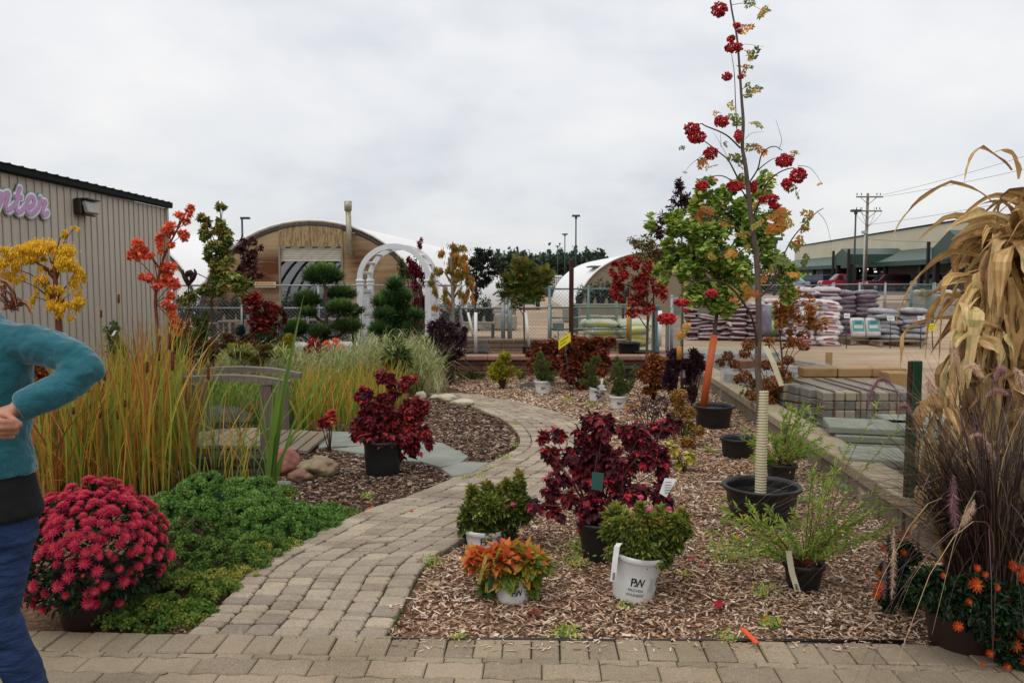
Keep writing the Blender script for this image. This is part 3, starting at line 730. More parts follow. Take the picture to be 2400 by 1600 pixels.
def mth(op, a_, b_=None, c_=None):
    q = N.new("ShaderNodeMath"); q.operation = op
    for i, v in enumerate((a_, b_, c_)):
        if v is None: continue
        if isinstance(v, (int, float)): q.inputs[i].default_value = v
        else: L.new(v, q.inputs[i])
    return q.outputs[0]
acc_ = None      # rust and damp stains with their own shapes on the boards
for cx_, cz_, wx_, wz_, k_ in ((-1.2, 2.0, 1.1, .45, 1.0), (-1.7, 1.45, 1.5, .6, .85), (-3.2, .9, 1.1, 1.1, .8), (1.6, 2.1, .6, .7, .7), (2.7, 1.4, 1.1, .8, .55), (-2.0, 2.5, 1.0, .2, .4)):
    ddx = mth('MULTIPLY', mth('ADD', sx.outputs[0], -cx_), 1 / wx_); ddz = mth('MULTIPLY', mth('ADD', sx.outputs[2], -cz_), 1 / wz_)
    g_ = mth('MULTIPLY', mth('POWER', 2.718, mth('MULTIPLY', mth('ADD', mth('MULTIPLY', ddx, ddx), mth('MULTIPLY', ddz, ddz)), -1.0)), k_); acc_ = g_ if acc_ is None else mth('MAXIMUM', acc_, g_)
mm = N.new("ShaderNodeMath"); mm.operation = 'MULTIPLY'; mm.use_clamp = True; L.new(mth('MULTIPLY', acc_, 2.5), mm.inputs[0]); L.new(n2.outputs[0], mm.inputs[1])
mxc = N.new("ShaderNodeMix"); mxc.data_type = 'RGBA'; L.new(mm.outputs[0], mxc.inputs[0]); L.new(r1.outputs[0], mxc.inputs[6]); mxc.inputs[7].default_value = C("52290c")
L.new(mxc.outputs[2], b.inputs["Base Color"]); b.inputs["Roughness"].default_value = .85
M_PLYH = surf("grained_plywood", [(0, "7d6a4c"), (.4, "a08b66"), (.6, "6f5c40"), (1, "b09a74")], 1, scale=2.2, rough=.85, bump=.1, stretch=(5, 1, .8), detail=3)
def hoop_profile(hw, H, n=28):
    return [(hw * math.cos(a), H * math.sin(a) ** .93) for a in np.linspace(math.pi, 0, n + 1)]
def hoop(name, label, cx, Y, hw, H, length, ang, door=None, endwall=True, ribs=True, wallmat=None):
    t = thing(name, label, "greenhouse", (cx, Y, 0))
    d = Vector((math.sin(ang), math.cos(ang), 0)); s_ = Vector((d.y, -d.x, 0)); pr = hoop_profile(hw, H); n = len(pr)
    at = lambda u, v, z: tuple(Vector((cx, Y, 0)) + s_ * u + d * v + Vector((0, 0, z)))
    m = MB(); nb = int(length / 1.22); V = []
    for j in range(nb + 1):
        for u, z in pr:
            k = 1.0 if j % 1 == 0 else 1
            V.append(at(u * 1.012, j * 1.22 - .08, z * 1.014))
    m.add(V, [(j * n + i, j * n + i + 1, (j + 1) * n + i + 1, (j + 1) * n + i) for j in range(nb) for i in range(n - 1)], sm=True)
    m.build("roof_film", M_FILM, t)
    if ribs:
        m = MB()
        for j in range(nb + 1): m.tube([at(u * .975, j * 1.22, z * .975) for u, z in pr], .055, 5, cap=False)
        for u, z in (pr[7], pr[14], pr[21]): m.tube([at(u * .97, 0, z * .97), at(u * .97, length, z * .97)], .025, 5)
        m.build("rib", M_RIBM, t)
    if endwall:
        m = MB(); th = .04
        def panel(poly, mat_mb, y0=0.0):
            k = len(poly); V = [at(u, y0, z) for u, z in poly] + [at(u, y0 + th, z) for u, z in poly]
            mat_mb.add(V, [(i, (i + 1) % k, (i + 1) % k + k, i + k) for i in range(k)])
            bse = mat_mb.n - 2 * k; mat_mb.F.setdefault((k, False), []).append((bse + np.array([list(range(k))[::-1], [k + i for i in range(k)]]), np.full(2, .5)))
        zat = lambda u: H * (max(0, 1 - (u / hw) ** 2)) ** .465
        if door:
            dl, dr, dh, hh = door
            Lp = [p for p in pr if p[0] < dl - .05]; panel(Lp + [(dl, zat(dl) - .002), (dl, 0)], m); m.build("plywood_wall", wallmat or M_PLY, t); m = MB()
            Rp = [p for p in pr if p[0] > dr + .05]; panel([(dr, 0), (dr, zat(dr) - .002)] + Rp, m)
            m.build("plywood_wall", wallmat or M_PLY, t)
            m = MB(); Hp = [p for p in pr if dl + .05 < p[0] < dr - .05]
            mid_ = (dl + dr) / 2; L1 = [p for p in Hp if p[0] < mid_ - .05]; R1 = [p for p in Hp if p[0] > mid_ + .05]
            panel([(dl + .003, dh), (dl + .003, zat(dl) - .002)] + L1 + [(mid_ - .004, zat(mid_)), (mid_ - .004, dh)], m, -.03); panel([(mid_ + .004, dh), (mid_ + .004, zat(mid_))] + R1 + [(dr - .003, zat(dr) - .002), (dr - .003, dh)], m, -.03)
            m.build("header_panel", M_PLYH, t)
            m = MB(); ns = 7
            for i in range(ns): z = dh - .03 - (i + .5) * (dh - hh) / ns; m.bbox(at(mid_, .05, z), (dr - dl - .06, .03, (dh - hh) / ns - .006), rot=-ang, b=.01)
            m.bbox(at(mid_, .05, hh - .02), (dr - dl - .06, .05, .05), rot=-ang, b=.008)
            m.build("rolling_door", _plain("rolling_door", "b5b0a2", .9, .5, 0, .4), t)
            m = MB()
            mdf = _plain("door_frame", "8a7f6a", .9, .6, 0, .3)
            for u in (dl + .02, dr - .02): MB().box(at(u, -.035, dh / 2), (.06, .05, dh), rot=-ang).build("door_frame", mdf, t)
        else:
            panel(pr, m); m.build("end_wall", wallmat or M_PLY, t)
        m = MB(); m.tube([at(u * 1.008, -.08, z * 1.012) for u, z in pr], .035, 6, cap=False); m.build("arch_trim", _plain("arch_trim", "e4e4e2", .9, .5, 0, .4), t)
        m = MB(); panel(pr, m, length - .1); m.build("back_wall", M_PLY if door else M_FILM, t)
    return t, at
HA = math.radians(4.6)
hc = P(731, 700, 25.0).x
t, at = hoop("hoop_house", "large plywood-fronted hoop greenhouse with half open rolling door", hc, 25.0, 3.68, 3.36, 30, HA, door=(-1.0, 1.0, 2.6, 2.2))
m = MB(); m.tube([at(1.28, -.22, 2.35), at(1.24, -.22, 3.72)], .085, 12); m.tube([at(1.28, -.22, 2.45), at(1.28, .02, 2.45)], .06, 8)
m.tube([at(1.24, -.22, 3.66), at(1.24, -.22, 3.95)], .115, 12); m.box(at(1.26, -.1, 3.0), (.3, .2, .03))
m.build("flue_pipe", surf("galvanised_pipe", ["8b8574", "a39c8a", "77705f"], 1, scale=5, rough=.5, metal=.5, bump=.1), t)
for k in range(8):
    for sx_ in (-1.9, 1.9): m = MB(); m.bbox(at(sx_, 3 + k * 2.6, .75), (1.6, 2.2, .06), rot=-HA, b=.01); m.box(at(sx_, 3 + k * 2.6, .36), (1.2, 1.8, .72), rot=-HA); m.build("bench", bpy.data.materials.get("dark_bench") or _plain("dark_bench", "2b2926", 1, .7, 0, .3), t)
hc2 = P(240, 700, 27.5).x
hoop("hoop_house", "white plastic hoop greenhouse partly hidden behind the metal building", hc2, 27.0, 3.68, 3.4, 26, HA, endwall=True, wallmat=M_FILM)
hc3 = P(1528, 700, 36).x
t, at = hoop("hoop_house", "far white hoop greenhouse behind the yard fence and dark netting", hc3, 36, 3.35, 2.8, 16, math.radians(-1), endwall=True, ribs=False, wallmat=surf("brown_siding", ["6d6454", "857a66"], 1, scale=3, stretch=(1, 1, 9)))
m = MB(); m.box(tuple(P(1420, 625, 38)), (1.6, 2.5, .06), r=.5); 
m.build("ridge_board", _plain("ridge_board", "5c5a55", 1, .7, 0, .3), t)
# street sign on hoop house wall
s0 = P(622, 667, 24.9)
t = thing("wall_sign", "long orange and white notice board on the greenhouse plywood wall", "sign", tuple(s0))
m = MB(); m.box(tuple(s0), (PX(49, 25), .02, PX(13, 25))); m.build("board", _plain("sign_cream", "c9b288", .9, .6, 0, .3), t)
m = MB()
for i in range(7): m.box((s0.x - .2 + i * .07, s0.y - .013, s0.z + .035), (.05, .006, .035))
m.box((s0.x, s0.y - .013, s0.z - .02), (.55, .006, .02)); m.box((s0.x - .26, s0.y - .013, s0.z + .03), (.05, .006, .06))
m.build("printing", _plain("sign_orange", "b8642a", .9, .6, 0, .3), t)

# ---------------------------------------------------------------- store at right
ST0, SD = Vector((40.4, 69, 0)), Vector((.095, .9955, 0)).normalized(); SN = Vector((-SD.y, SD.x, 0))
GZ = .3
def st(s, off, z): return tuple(ST0 + SD * s + SN * off + Vector((0, 0, z)))
def sbox(mb, s0_, s1_, o0, o1, z0, z1): 
    c = st((s0_ + s1_) / 2, (o0 + o1) / 2, (z0 + z1) / 2); mb.box(c, (s1_ - s0_, abs(o1 - o0), z1 - z0), rot=math.atan2(SD.y, SD.x))
t = thing("store_building", "long beige store with green canopy and gabled entrances behind parking lot", "building", st(30, 0, 0))
M_STW = surf("store_wall", ["bcb49c", "cac2ac"], 1.05, scale=.4, rough=.85, bump=.1); M_STG = _plain("store_green", "35584a", .62, .45, 0, .4); M_STL = surf("store_lower", ["7c7466", "8f8778"], .8, scale=1.2, bump=.3)
m = MB(); sbox(m, 0, 66, -30, 0, 3.4, 6.95); m.build("upper_wall", M_STW, t)
m = MB(); sbox(m, 0.05, 65.9, -29, -.15, 0, 3.4); sbox(m, 40, 65.5, -.14, 2.6, 0, 3.2); m.build("lower_wall", M_STL, t)
m = MB(); sbox(m, -.1, 66.2, -30.1, .12, 6.95, 7.08); m.build("roof_coping", M_GREENTRIM, t)
m = MB(); sbox(m, -24, -.05, -30, -.4, 3.2, 6.6); m.build("side_wing", _plain("slate_wing", "5e6c70", .8, .6, 0, .3), t)
m = MB(); sbox(m, -24, -.1, -30, -.5, 0, 3.1); m.build("wing_wall", M_STL, t)
m = MB()
for a_, b_ in ((-24, 66),):
    q = [st(a_, 3.6, 3.35), st(b_, 3.6, 3.35), st(b_, .1, 4.75), st(a_, .1, 4.75)]; m.add(q, (0, 1, 2, 3)); sbox(m, a_, b_, 3.5, 3.66, 2.95, 3.4); sbox(m, a_, b_, .1, 3.5, 3.1, 3.16)
m.build("canopy", M_STG, t)
def gable(s, w, zt, zb, outw, ze):
    m = MB(); V = [st(s - w / 2, outw, zb), st(s + w / 2, outw, zb), st(s + w / 2, outw, ze), st(s, outw, zt), st(s - w / 2, outw, ze)]
    m.add(V, (0, 1, 2, 3, 4)); V2 = [st(s - w / 2, 0.05, ze), st(s, .05, zt), st(s + w / 2, .05, ze)]
    m.add([V[4], V[3], V2[1], V2[0]], (0, 1, 2, 3)); m.add([V[3], V[2], V2[2], V2[1]], (0, 1, 2, 3)); m.add([V[4], V[0], st(s - w / 2, 0.05, zb), V2[0]], (0, 1, 2, 3))
    m.build("entrance_gable", M_STG, t)
    dp = bpy.data.materials.get("dark_post") or _plain("dark_post", "2c2623", 1, .7, 0, .3)
    for ds in (-w / 2 + .3, w / 2 - .3): MB().box(st(s + ds, outw - .3, zb / 2), (.4, .4, zb + .0), rot=.1).build("post", dp, t); MB().box(st(s + ds * 1.25, outw + .1, 2.5), (.22, .22, 4.7), rot=.1).build("post", dp, t)
gable(20.5, 5, 5.0, 3.2, 6.0, 4.3); gable(-3, 6.5, 5.6, 3.3, 4.6, 4.2)
m = MB(); sbox(m, 25, 33, -.1, .05, .2, 3.0); m.build("entrance_glass", _plain("dark_glass", "15181a", 1, .1, 0, .6), t); m = MB(); sbox(m, -8, 4, -.45, .05, .2, 3.0); m.build("entrance_glass", bpy.data.materials["dark_glass"], t)
me_, nt, b = newmat("entrance_light"); b.inputs["Emission Color"].default_value = (1, .93, .78, 1); b.inputs["Emission Strength"].default_value = 1.2
m = MB()
for i in range(5): m.box(st(26 + i * 1.5, .5 + (i % 2) * 1.5, 2.5 + (i % 3) * .18), (.25, .2, .14))
m.build("entrance_light", me_, t)
for s in np.arange(6, 64, 9): MB().box(st(s, 3.2, 1.5), (.35, .35, 3.0), rot=.1).build("post", bpy.data.materials["dark_post"], t)
mg, nt, b = newmat("lime_sign"); b.inputs["Base Color"].default_value = C("7fbf3a"); b.inputs["Emission Color"].default_value = C("8fd83c"); b.inputs["Emission Strength"].default_value = .25
m = MB()
for i in range(6): m.box(st(52 - i * 1.3, 2.75, 1.9 + .12 * (i % 2)), (.9, .06, .7 + .25 * (i % 2)), rot=math.atan2(SD.y, SD.x))
o = m.build("store_sign", mg); tag(o, "lime green letters on the far end of the store wall", "sign")

# ---------------------------------------------------------------- utility pole, wires, lamp posts
M_POLE = surf("pole_wood", ["6d6256", "8b8074"], 1, scale=4, stretch=(1, 1, .2)); M_DK = _plain("dark_steel", "3c4346", 1, .5, .2, .4)
pb = P(2027, 668, 85); py_ = 85; zt = P(2027, 453, 85).z
t = thing("utility_pole", "tall wooden utility pole with two crossarms in front of the store", "utility pole", (pb.x, 85, .4))
m = MB(); m.tube([(pb.x, 85, .4), (pb.x, 85, zt)], [.19, .13], 10); m.build("pole", M_POLE, t)
for yy in (462, 495):
    z = P(2027, yy, 85).z; m = MB(); m.box((pb.x + .1, 84.8, z), (2.75 if yy == 462 else 2.65, .12, .14)); 
    for sgn in (-1, 1): m.tube([(pb.x + sgn * .9, 84.8, z), (pb.x, 84.8, z - .75)], .03, 4)
    m.build("crossarm", M_POLE, t)
m = MB()
for x_ in (-1.2, -.75, .85, 1.2):
    for yy in (460, 493): z = P(2027, yy, 85).z; m.tube([(pb.x + x_, 84.8, z + .07), (pb.x + x_, 84.8, z + .3)], .05, 6)
for x_ in (-1.2, -.6, .6, 1.2):
    z = P(2027, 493, 85).z; m.tube([(pb.x + x_, 84.8, z + .3), (pb.x + x_ * 1.1, 84.7, z - .4), (pb.x + x_ * .5, 84.7, z - 1.2), (pb.x, 84.7, z - 1.7)], .02, 4)
m.build("insulator", M_DK, t)
m = MB(); m.tube([(pb.x - .3, 84.7, .4), (pb.x - .3, 84.7, P(0, 540, 85).z)], .09, 8); m.box((pb.x - .35, 84.7, P(0, 545, 85).z), (.5, .3, .3)); m.build("conduit", _plain("pale_conduit", "a9a9a5", 1, .5, 0, .3), t)
M_WIRE = _plain("wire", "55585b", 1, .6, 0, .3)
def wire(a, b_, sag, nm="overhead_wire", lb="thin overhead power line leaving the utility pole"):
    m = MB(); a = Vector(a); b_ = Vector(b_); m.tube([a.lerp(b_, k) - Vector((0, 0, sag * 4 * k * (1 - k))) for k in np.linspace(0, 1, 14)], .016, 4); return m.build(nm, M_WIRE)
ends = [((2068, 457, 85), (2640, 290, 46), "highest overhead wire running from the top crossarm"), ((2050, 464, 85), (2640, 340, 46), "second overhead wire below the highest one"), ((2027, 528, 85), (2640, 415, 46), "lowest overhead wire above the store roof"), ((2032, 560, 85), (2400, 563, 70), "short drop wire crossing the store facade")]
for a_, b_, lb in ends: tag(wire(P(*a_), P(*b_), .25), lb, "power line", "overhead wires")
def lamp_post(px_, ytop, Y, label, two=False, rpx=None):
    top = P(px_, ytop, Y); t = thing("lamp_post", label, "lamp post", (top.x, Y, .3)); m = MB(); m.tube([(top.x, Y, .2), (top.x, Y, top.z)], [.11, .08], 8); m.build("pole", M_DK, t)
    m = MB()
    if two: m.box((top.x, Y, top.z), (.9, .5, .22)); m.box((top.x, Y, top.z - .2), (.25, .25, .3))
    else: m.box((top.x + .28, Y, top.z - .05), (.75, .4, .18))
    m.build("lamp_head", M_DK, t)
lamp_post(1350, 506, 95, "tallest of the dark lamp posts above the far trees", True)
lamp_post(1324, 549, 134, "middle-height lamp post left of the tallest one", True)
lamp_post(1307, 577, 180, "smaller distant lamp post above the white tank", True)
lamp_post(1295, 597, 235, "tiny farthest lamp post left of the others", True)
lamp_post(567, 510, 70, "lamp post rising behind the left greenhouse shoulder")
lamp_post(2006, 494, 80, "plain thin dark post just left of the utility pole", True)
lamp_post(1188 + 630, 560, 60, "short dark post behind the rowan leaves", True)

# ---------------------------------------------------------------- far tree line
M_FAR = leafmat("far_trees", [(0, "24342a"), (.5, "3a4c3c"), (1, "566854")], 1.1, transl=.1, scale=.1, amp=.2)
m = MB(); N_ = 84
xs_ = np.linspace(1080, 1420, N_)
for i, x_ in enumerate(xs_):
    Y = 225 + 25 * math.sin(i * 1.7); top = 603 - 8 * math.sin(i * .9) + RNG.uniform(-7, 6) + (14 if x_ < 1150 else 0); tp = P(x_, top, Y)
    h = tp.z - .3
    p, o, _ = crown_pts((tp.x, Y, .3 + h * .5), (PX(RNG.uniform(14, 22), Y), 2.5, h * .56), 520, sub=12, fill=.3)
    k = (p[:, 2] - .3) / h; p[:, 0] = tp.x + (p[:, 0] - tp.x) * np.clip(1.5 - k, .3, 1.1)
    leaves(m, p, o, .9, T_ROUND, droop=-.4)
tag(m.build("far_wood", M_FAR), "dark green belt of distant trees on the horizon", "trees", kind="stuff")
M_FAR2 = leafmat("far_brush", [(0, "3b3a2c"), (.5, "5b5644"), (1, "6d6a58")], 1, transl=.1, scale=.1)
m = MB()
for x_ in np.linspace(1050, 1110, 5).tolist() + np.linspace(1400, 1830, 30).tolist():
    Y = 160; tp = P(x_, RNG.uniform(615, 640), Y); h = tp.z
    p, o, _ = crown_pts((tp.x, Y, h * .5), (PX(14, Y), 2, h * .5), 250, sub=7, fill=.4); leaves(m, p, o, .55, T_ROUND, droop=-.3)
tag(m.build("far_brush", M_FAR2), "low olive brush along the horizon beyond the yard", "bushes", kind="stuff")

m = MB()
for x_ in list(np.linspace(1035, 1400, 34)) + list(np.linspace(1560, 1830, 12)):
    Y = 72 + 6 * math.sin(x_); tp = P(x_, RNG.uniform(646, 664), Y); h = tp.z - .2
    p, o, _ = crown_pts((tp.x, Y, .2 + h * .5), (PX(13, Y), 1.2, h * .55), 300, sub=8, fill=.3); leaves(m, p, o, .3, T_ROUND, droop=-.3)
tag(m.build("hedge_brush", leafmat("mid_brush", [(0, "2f3a26"), (.5, "56603a"), (1, "7a7a50")], 1, transl=.1, scale=.3)), "green brush hiding the ground behind the yard pallets", "bushes", kind="stuff")
sheet("parking_lot", [(14, 62), (60, 62), (60, 160), (14, 160)], .426, surf("asphalt", ["4a4a4b", "5e5d5c"], 1, scale=.8, bump=.2))
# ---------------------------------------------------------------- plant helpers
def pot(t, c, rt, rb, h, mat=None, rim=.012, soil=True, tilt=None, soilz=.8, name="pot"):
    mat = mat or M_BLACKPOT; m = MB()
    prof = [(0, .002), (rb * .97, .0), (rb, .01), (rb + (rt - rb) * .45, h * .45), (rt - .004, h - .035), (rt, h - .03), (rt + rim, h - .022), (rt + rim, h - .002), (rt + rim * .6, h + .002), (rt - .004, h - .003), (rt - .008, h - .03), (rt * .9 + rb * .1 - .01, h * soilz - .02)]
    m.lathe(prof, c, 36, tilt=tilt); o = m.build(name, mat, t)
    if soil:
        m = MB(); zz_ = h * soilz - .01; rs = rt * .93 + rb * .05 - .012
        m.lathe([(rs + .006, zz_ - .004), (rs * .8, zz_ + .004), (rs * .4, zz_ + .010), (0.001, zz_ + .014)], c, 24, tilt=tilt); m.build("soil", M_SOIL, t)
    return o
SUBD = [150]; DK = [.66]
def blob_leaves(mb, blobs, Y, dens, size, T, thick=1.0, droop=.3, jit=.6, tone=None, tonef=None, fill=.4, dy=0.0, var=.35):
    """blobs: (px, py, rx, ry[, dens factor]) in photo pixels at distance Y"""
    cs_all = []
    for b in blobs:
        px_, py_, rx, ry = b[:4]; k = b[4] if len(b) > 4 else 1
        c = P(px_, py_, Y + RNG.uniform(-1, 1) * PX(rx, Y) * .35 + dy); r = (PX(rx, Y), PX(min(rx, ry * 1.5), Y) * thick, PX(ry, Y))
        n = int(dens * DK[0] * k * rx * ry * (Y / 10) ** 2) + 6
        p, o, cs = crown_pts(c, r, n, sub=max(4, int(3 + rx * ry / SUBD[0])), fill=fill)
        tn = tone if tonef is None else tonef(p)
        leaves(mb, p, o, size * .86, T, droop=droop, jitter=jit, tone=tn, var=var); cs_all += list(cs[:4])
    return cs_all
def trunk(t, pts, Y, wpx, mat=None, name="trunk", n=8):
    m = MB(); q = [P(a, b, Y) if not isinstance(a, Vector) else a for a, b in pts]
    q = cat(q, 4); r = [PX(w, Y) / 2 for w in np.interp(np.linspace(0, 1, len(q)), np.linspace(0, 1, len(wpx)), wpx)]
    m.tube(q, r, n); m.build(name, mat or M_BARK, t); return q
def guard(t, a, b, Y, wpx, mat, name="trunk_guard"):
    m = MB(); m.tube([P(a[0], a[1], Y), P(b[0], b[1], Y)], PX(wpx, Y) / 2, 12); m.build(name, mat, t)
def plant(name, label, cat_, blobs, Y, mat, size, T, dens, base=None, stems=True, z0=0.0, stemmat=None, group=None, part="foliage", **kw):
    bx, by = base if base else (blobs[-1][0], 0)
    B = P(bx, 900, Y); B.z = z0
    t = thing(name, label, cat_, tuple(B), group); m = MB()
    cs = blob_leaves(m, blobs, Y, dens, size, T, **kw); m.build(part, mat, t)
    if stems:
        m = MB(); r = PX(1.6, Y) if stems is True else stems; twigs(m, B, cs, r, r * .35); m.build("stem", stemmat or M_TWIG, t)
    return t, B
def gy(px_, py_): return G(px_, py_).y

L_DRED = leafmat("dark_red_leaf", [(0, "201016"), (.3, "421622"), (.58, "621c2a"), (.85, "8e2632"), (1, "c43a40")], 1.15, scale=2.2, amp=.22, transl=.3)
L_CRIM = leafmat("crimson_leaf", [(0, "4a1a1c"), (.3, "8a1a28"), (.6, "b8243a"), (.8, "c04038"), (1, "9a8a40")], 1.2, scale=2, amp=.18)
L_GINK = leafmat("lime_leaf", [(0, "426024"), (.35, "6a8a38"), (.65, "90a84a"), (.9, "b0bc5e"), (1, "c8b060")], 1.15, scale=2, amp=.2, transl=.35)
L_ROWAN = leafmat("rowan_leaf", [(0, "46562e"), (.4, "74823e"), (.6, "a89444"), (.8, "d08a34"), (1, "a85a2c")], 1.15, scale=3, amp=.2)
L_YELL = leafmat("golden_leaf", [(0, "8a8a24"), (.3, "c8a826"), (.65, "dcb02c"), (1, "ecc648")], 1.35, scale=3, amp=.2, transl=.4)
L_ORAN = leafmat("orange_leaf", [(0, "a04430"), (.35, "d45c42"), (.7, "e8704c"), (1, "d8905c")], 1.3, scale=3, amp=.2, transl=.35)
L_RUST = leafmat("rust_leaf", [(0, "4a2a16"), (.4, "85421f"), (.75, "a6582a"), (1, "8c7434")], 1.05, scale=3, amp=.2)
L_JAP = leafmat("japanese_maple_leaf", [(0, "4a1e18"), (.4, "7a3326"), (.75, "97482f"), (1, "6a6a34")], 1.05, scale=3, amp=.2)
L_PURP = leafmat("purple_leaf", [(0, "20141a"), (.5, "3a222c"), (.85, "523440"), (1, "6a464c")], 1.15, scale=3, amp=.15, transl=.15)
L_GREEN = leafmat("mid_green_leaf", [(0, "1f3318"), (.4, "3c5526"), (.75, "5a7032"), (1, "7d7a36")], 1.0, scale=3, amp=.2)
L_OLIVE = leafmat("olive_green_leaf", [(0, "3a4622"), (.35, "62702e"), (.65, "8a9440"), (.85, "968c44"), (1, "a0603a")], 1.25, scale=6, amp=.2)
L_PINE = leafmat("pine_needles", [(0, "22341f"), (.5, "3e5c30"), (1, "688848")], 1.25, transl=.1, scale=4, amp=.25)
L_YCON = leafmat("gold_conifer", [(0, "4f5a1c"), (.4, "95942a"), (.75, "b8ab35"), (1, "cbbb4a")], 1.05, scale=5, amp=.2)
L_CON = leafmat("conifer_green", [(0, "28381e"), (.5, "50642e"), (1, "868a48")], 1.1, scale=5, amp=.2, transl=.15)
L_WILL = leafmat("willow_leaf", [(0, "5c7a36"), (.4, "82a046"), (.75, "a8b456"), (.92, "c8b04c"), (1, "c88a3c")], 1.25, scale=3, amp=.15, transl=.35)
L_HYD = leafmat("hydrangea_leaf", [(0, "56682a"), (.25, "7f8c30"), (.45, "a88a38"), (.65, "c87838"), (1, "c05038")], 1.2, scale=10, amp=.3, transl=.3)
L_HEAD = leafmat("hydrangea_head", [(0, "5a2a18"), (.4, "8a4824"), (.75, "ac6a30"), (1, "b88a48")], 1.0, scale=4, amp=.2)
L_HEADY = leafmat("golden_hydrangea_head", [(0, "6a401a"), (.4, "96662a"), (.75, "b08a3a"), (1, "bfa65a")], 1.0, scale=4, amp=.2)
L_VARG = leafmat("variegated_blade", [(0, "6a7a3a"), (.35, "98a35c"), (.7, "bcc084"), (1, "cfcaa0")], .82, scale=2, amp=.2)
L_REED = leafmat("reed_blade", [(0, "4a682c"), (.25, "728c36"), (.45, "9aa03a"), (.6, "c0963c"), (.8, "b46e32"), (1, "70442a")], 1.02, scale=1.6, amp=.14, transl=.35)
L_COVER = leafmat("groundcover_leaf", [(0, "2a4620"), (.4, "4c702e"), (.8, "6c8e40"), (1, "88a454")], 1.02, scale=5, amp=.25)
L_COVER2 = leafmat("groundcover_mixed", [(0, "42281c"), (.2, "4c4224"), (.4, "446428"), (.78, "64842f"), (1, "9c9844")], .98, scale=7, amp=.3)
M_BERRY = leafmat("berry", ["6a080e", "9c0e18", "bc1a1c"], 1.1, transl=0, rough=.3, scale=10)

# ---------------------------------------------------------------- rowan tree in the big pot
RY = 5.25
t = thing("rowan_tree", "tall young rowan tree with red berry clusters in black pot", "tree", tuple(G(1783, 1262)))
c0 = P(1783, 1215, RY); c0.z = 0
t.location = c0; ORG[t.name] = tuple(c0); pot(t, tuple(c0), .235, .19, .26, rim=.02, soilz=.6)
TR = [(1781, 1215), (1781, 1050), (1780, 915), (1776, 860), (1778, 770), (1777, 686), (1772, 594), (1761, 518), (1753, 441), (1747, 387), (1740, 344), (1742, 287), (1738, 230), (1732, 143), (1727, 86), (1714, 17), (1706, -50)]
trunk(t, TR, RY, [17, 16, 15, 14, 13, 11, 9, 7.5, 5.5, 4.5, 3.5], surf("rowan_bark", ["4a3f38", "6a5b50", "58483e"], .9, scale=14, stretch=(1, 1, .4), rough=.7), n=10)
# corrugated trunk guard
m = MB(); a, b_ = P(1781, 1213, RY), P(1780, 914, RY); prof = []; nr = 46; Ln = (a - b_).length; V = []
for i in range(nr):
    for z, r in ((0, .0325), (.3, .0375), (.62, .0375), (.92, .0325)): prof.append((r, (i + z) / nr * Ln))
m.lathe(prof, tuple(a), 18); m.build("trunk_guard", _plain("cream_corrugated", "c9bf9c", 1, .5, 0, .35), t)
BR = [([(1735, 347), (1701, 316), (1655, 296), (1643, 290), (1632, 300)], 4, -.2), ([(1746, 444), (1727, 413), (1707, 376), (1684, 356), (1649, 329), (1635, 318)], 4.5, .15), ([(1755, 430), (1776, 396), (1784, 365), (1801, 347), (1819, 344), (1833, 353)], 4, -.1),
      ([(1776, 399), (1795, 383), (1813, 372), (1832, 370)], 3, .15), ([(1762, 515), (1780, 472), (1796, 432), (1825, 405), (1857, 394), (1870, 402)], 4.5, -.25), ([(1751, 466), (1730, 436), (1695, 413), (1661, 416), (1648, 430)], 3.5, -.15),
      ([(1777, 612), (1785, 590), (1790, 564), (1785, 540), (1792, 500)], 3, .2), ([(1779, 700), (1817, 655), (1839, 594), (1863, 551), (1909, 502), (1930, 488)], 4.5, .25), ([(1764, 560), (1719, 527), (1664, 505), (1640, 493)], 3.5, -.2),
      ([(1776, 822), (1768, 766), (1756, 732), (1725, 686), (1695, 662), (1664, 657), (1627, 665), (1603, 683), (1588, 706)], 6, -.35), ([(1740, 344), (1729, 312), (1727, 301), (1724, 244), (1721, 172), (1714, 123)], 3.2, .08),
      ([(1825, 351), (1832, 330), (1826, 305), (1818, 280)], 1.4, 0), ([(1870, 388), (1895, 392), (1912, 408), (1924, 428)], 1.5, 0), ([(1649, 362), (1620, 385), (1604, 404)], 1.3, 0), ([(1747, 325), (1763, 312), (1790, 309)], 1.2, 0), ([(1715, 12), (1745, 8), (1770, 16), (1788, 26)], 1.5, 0),
      ([(1918, 498), (1935, 520), (1946, 560), (1948, 590)], 1.2, .1), ([(1727, 413), (1690, 340), (1672, 310)], 1.2, .1), ([(1603, 683), (1585, 705), (1566, 735)], 2.5, -.5), ([(1690, 345), (1688, 305)], 1.2, .1), ([(1728, 108), (1750, 104), (1790, 110)], 1.2, 0)]
for pts, w, dy in BR:
    q = cat([P(a_, b2, RY + dy * i / (len(pts) - 1)) for i, (a_, b2) in enumerate(pts)], 5); m = MB()
    m.tube(q, list(np.linspace(PX(w, RY) * .5, PX(w, RY) * .2, len(q))), 6); m.build("branch", M_TWIG, t)
bm = bmesh.new(); bmesh.ops.create_icosphere(bm, subdivisions=1, radius=.5); ICOV = [tuple(v.co) for v in bm.verts]; ICOF = [tuple(v.index for v in f.verts) for f in bm.faces]; bm.free()
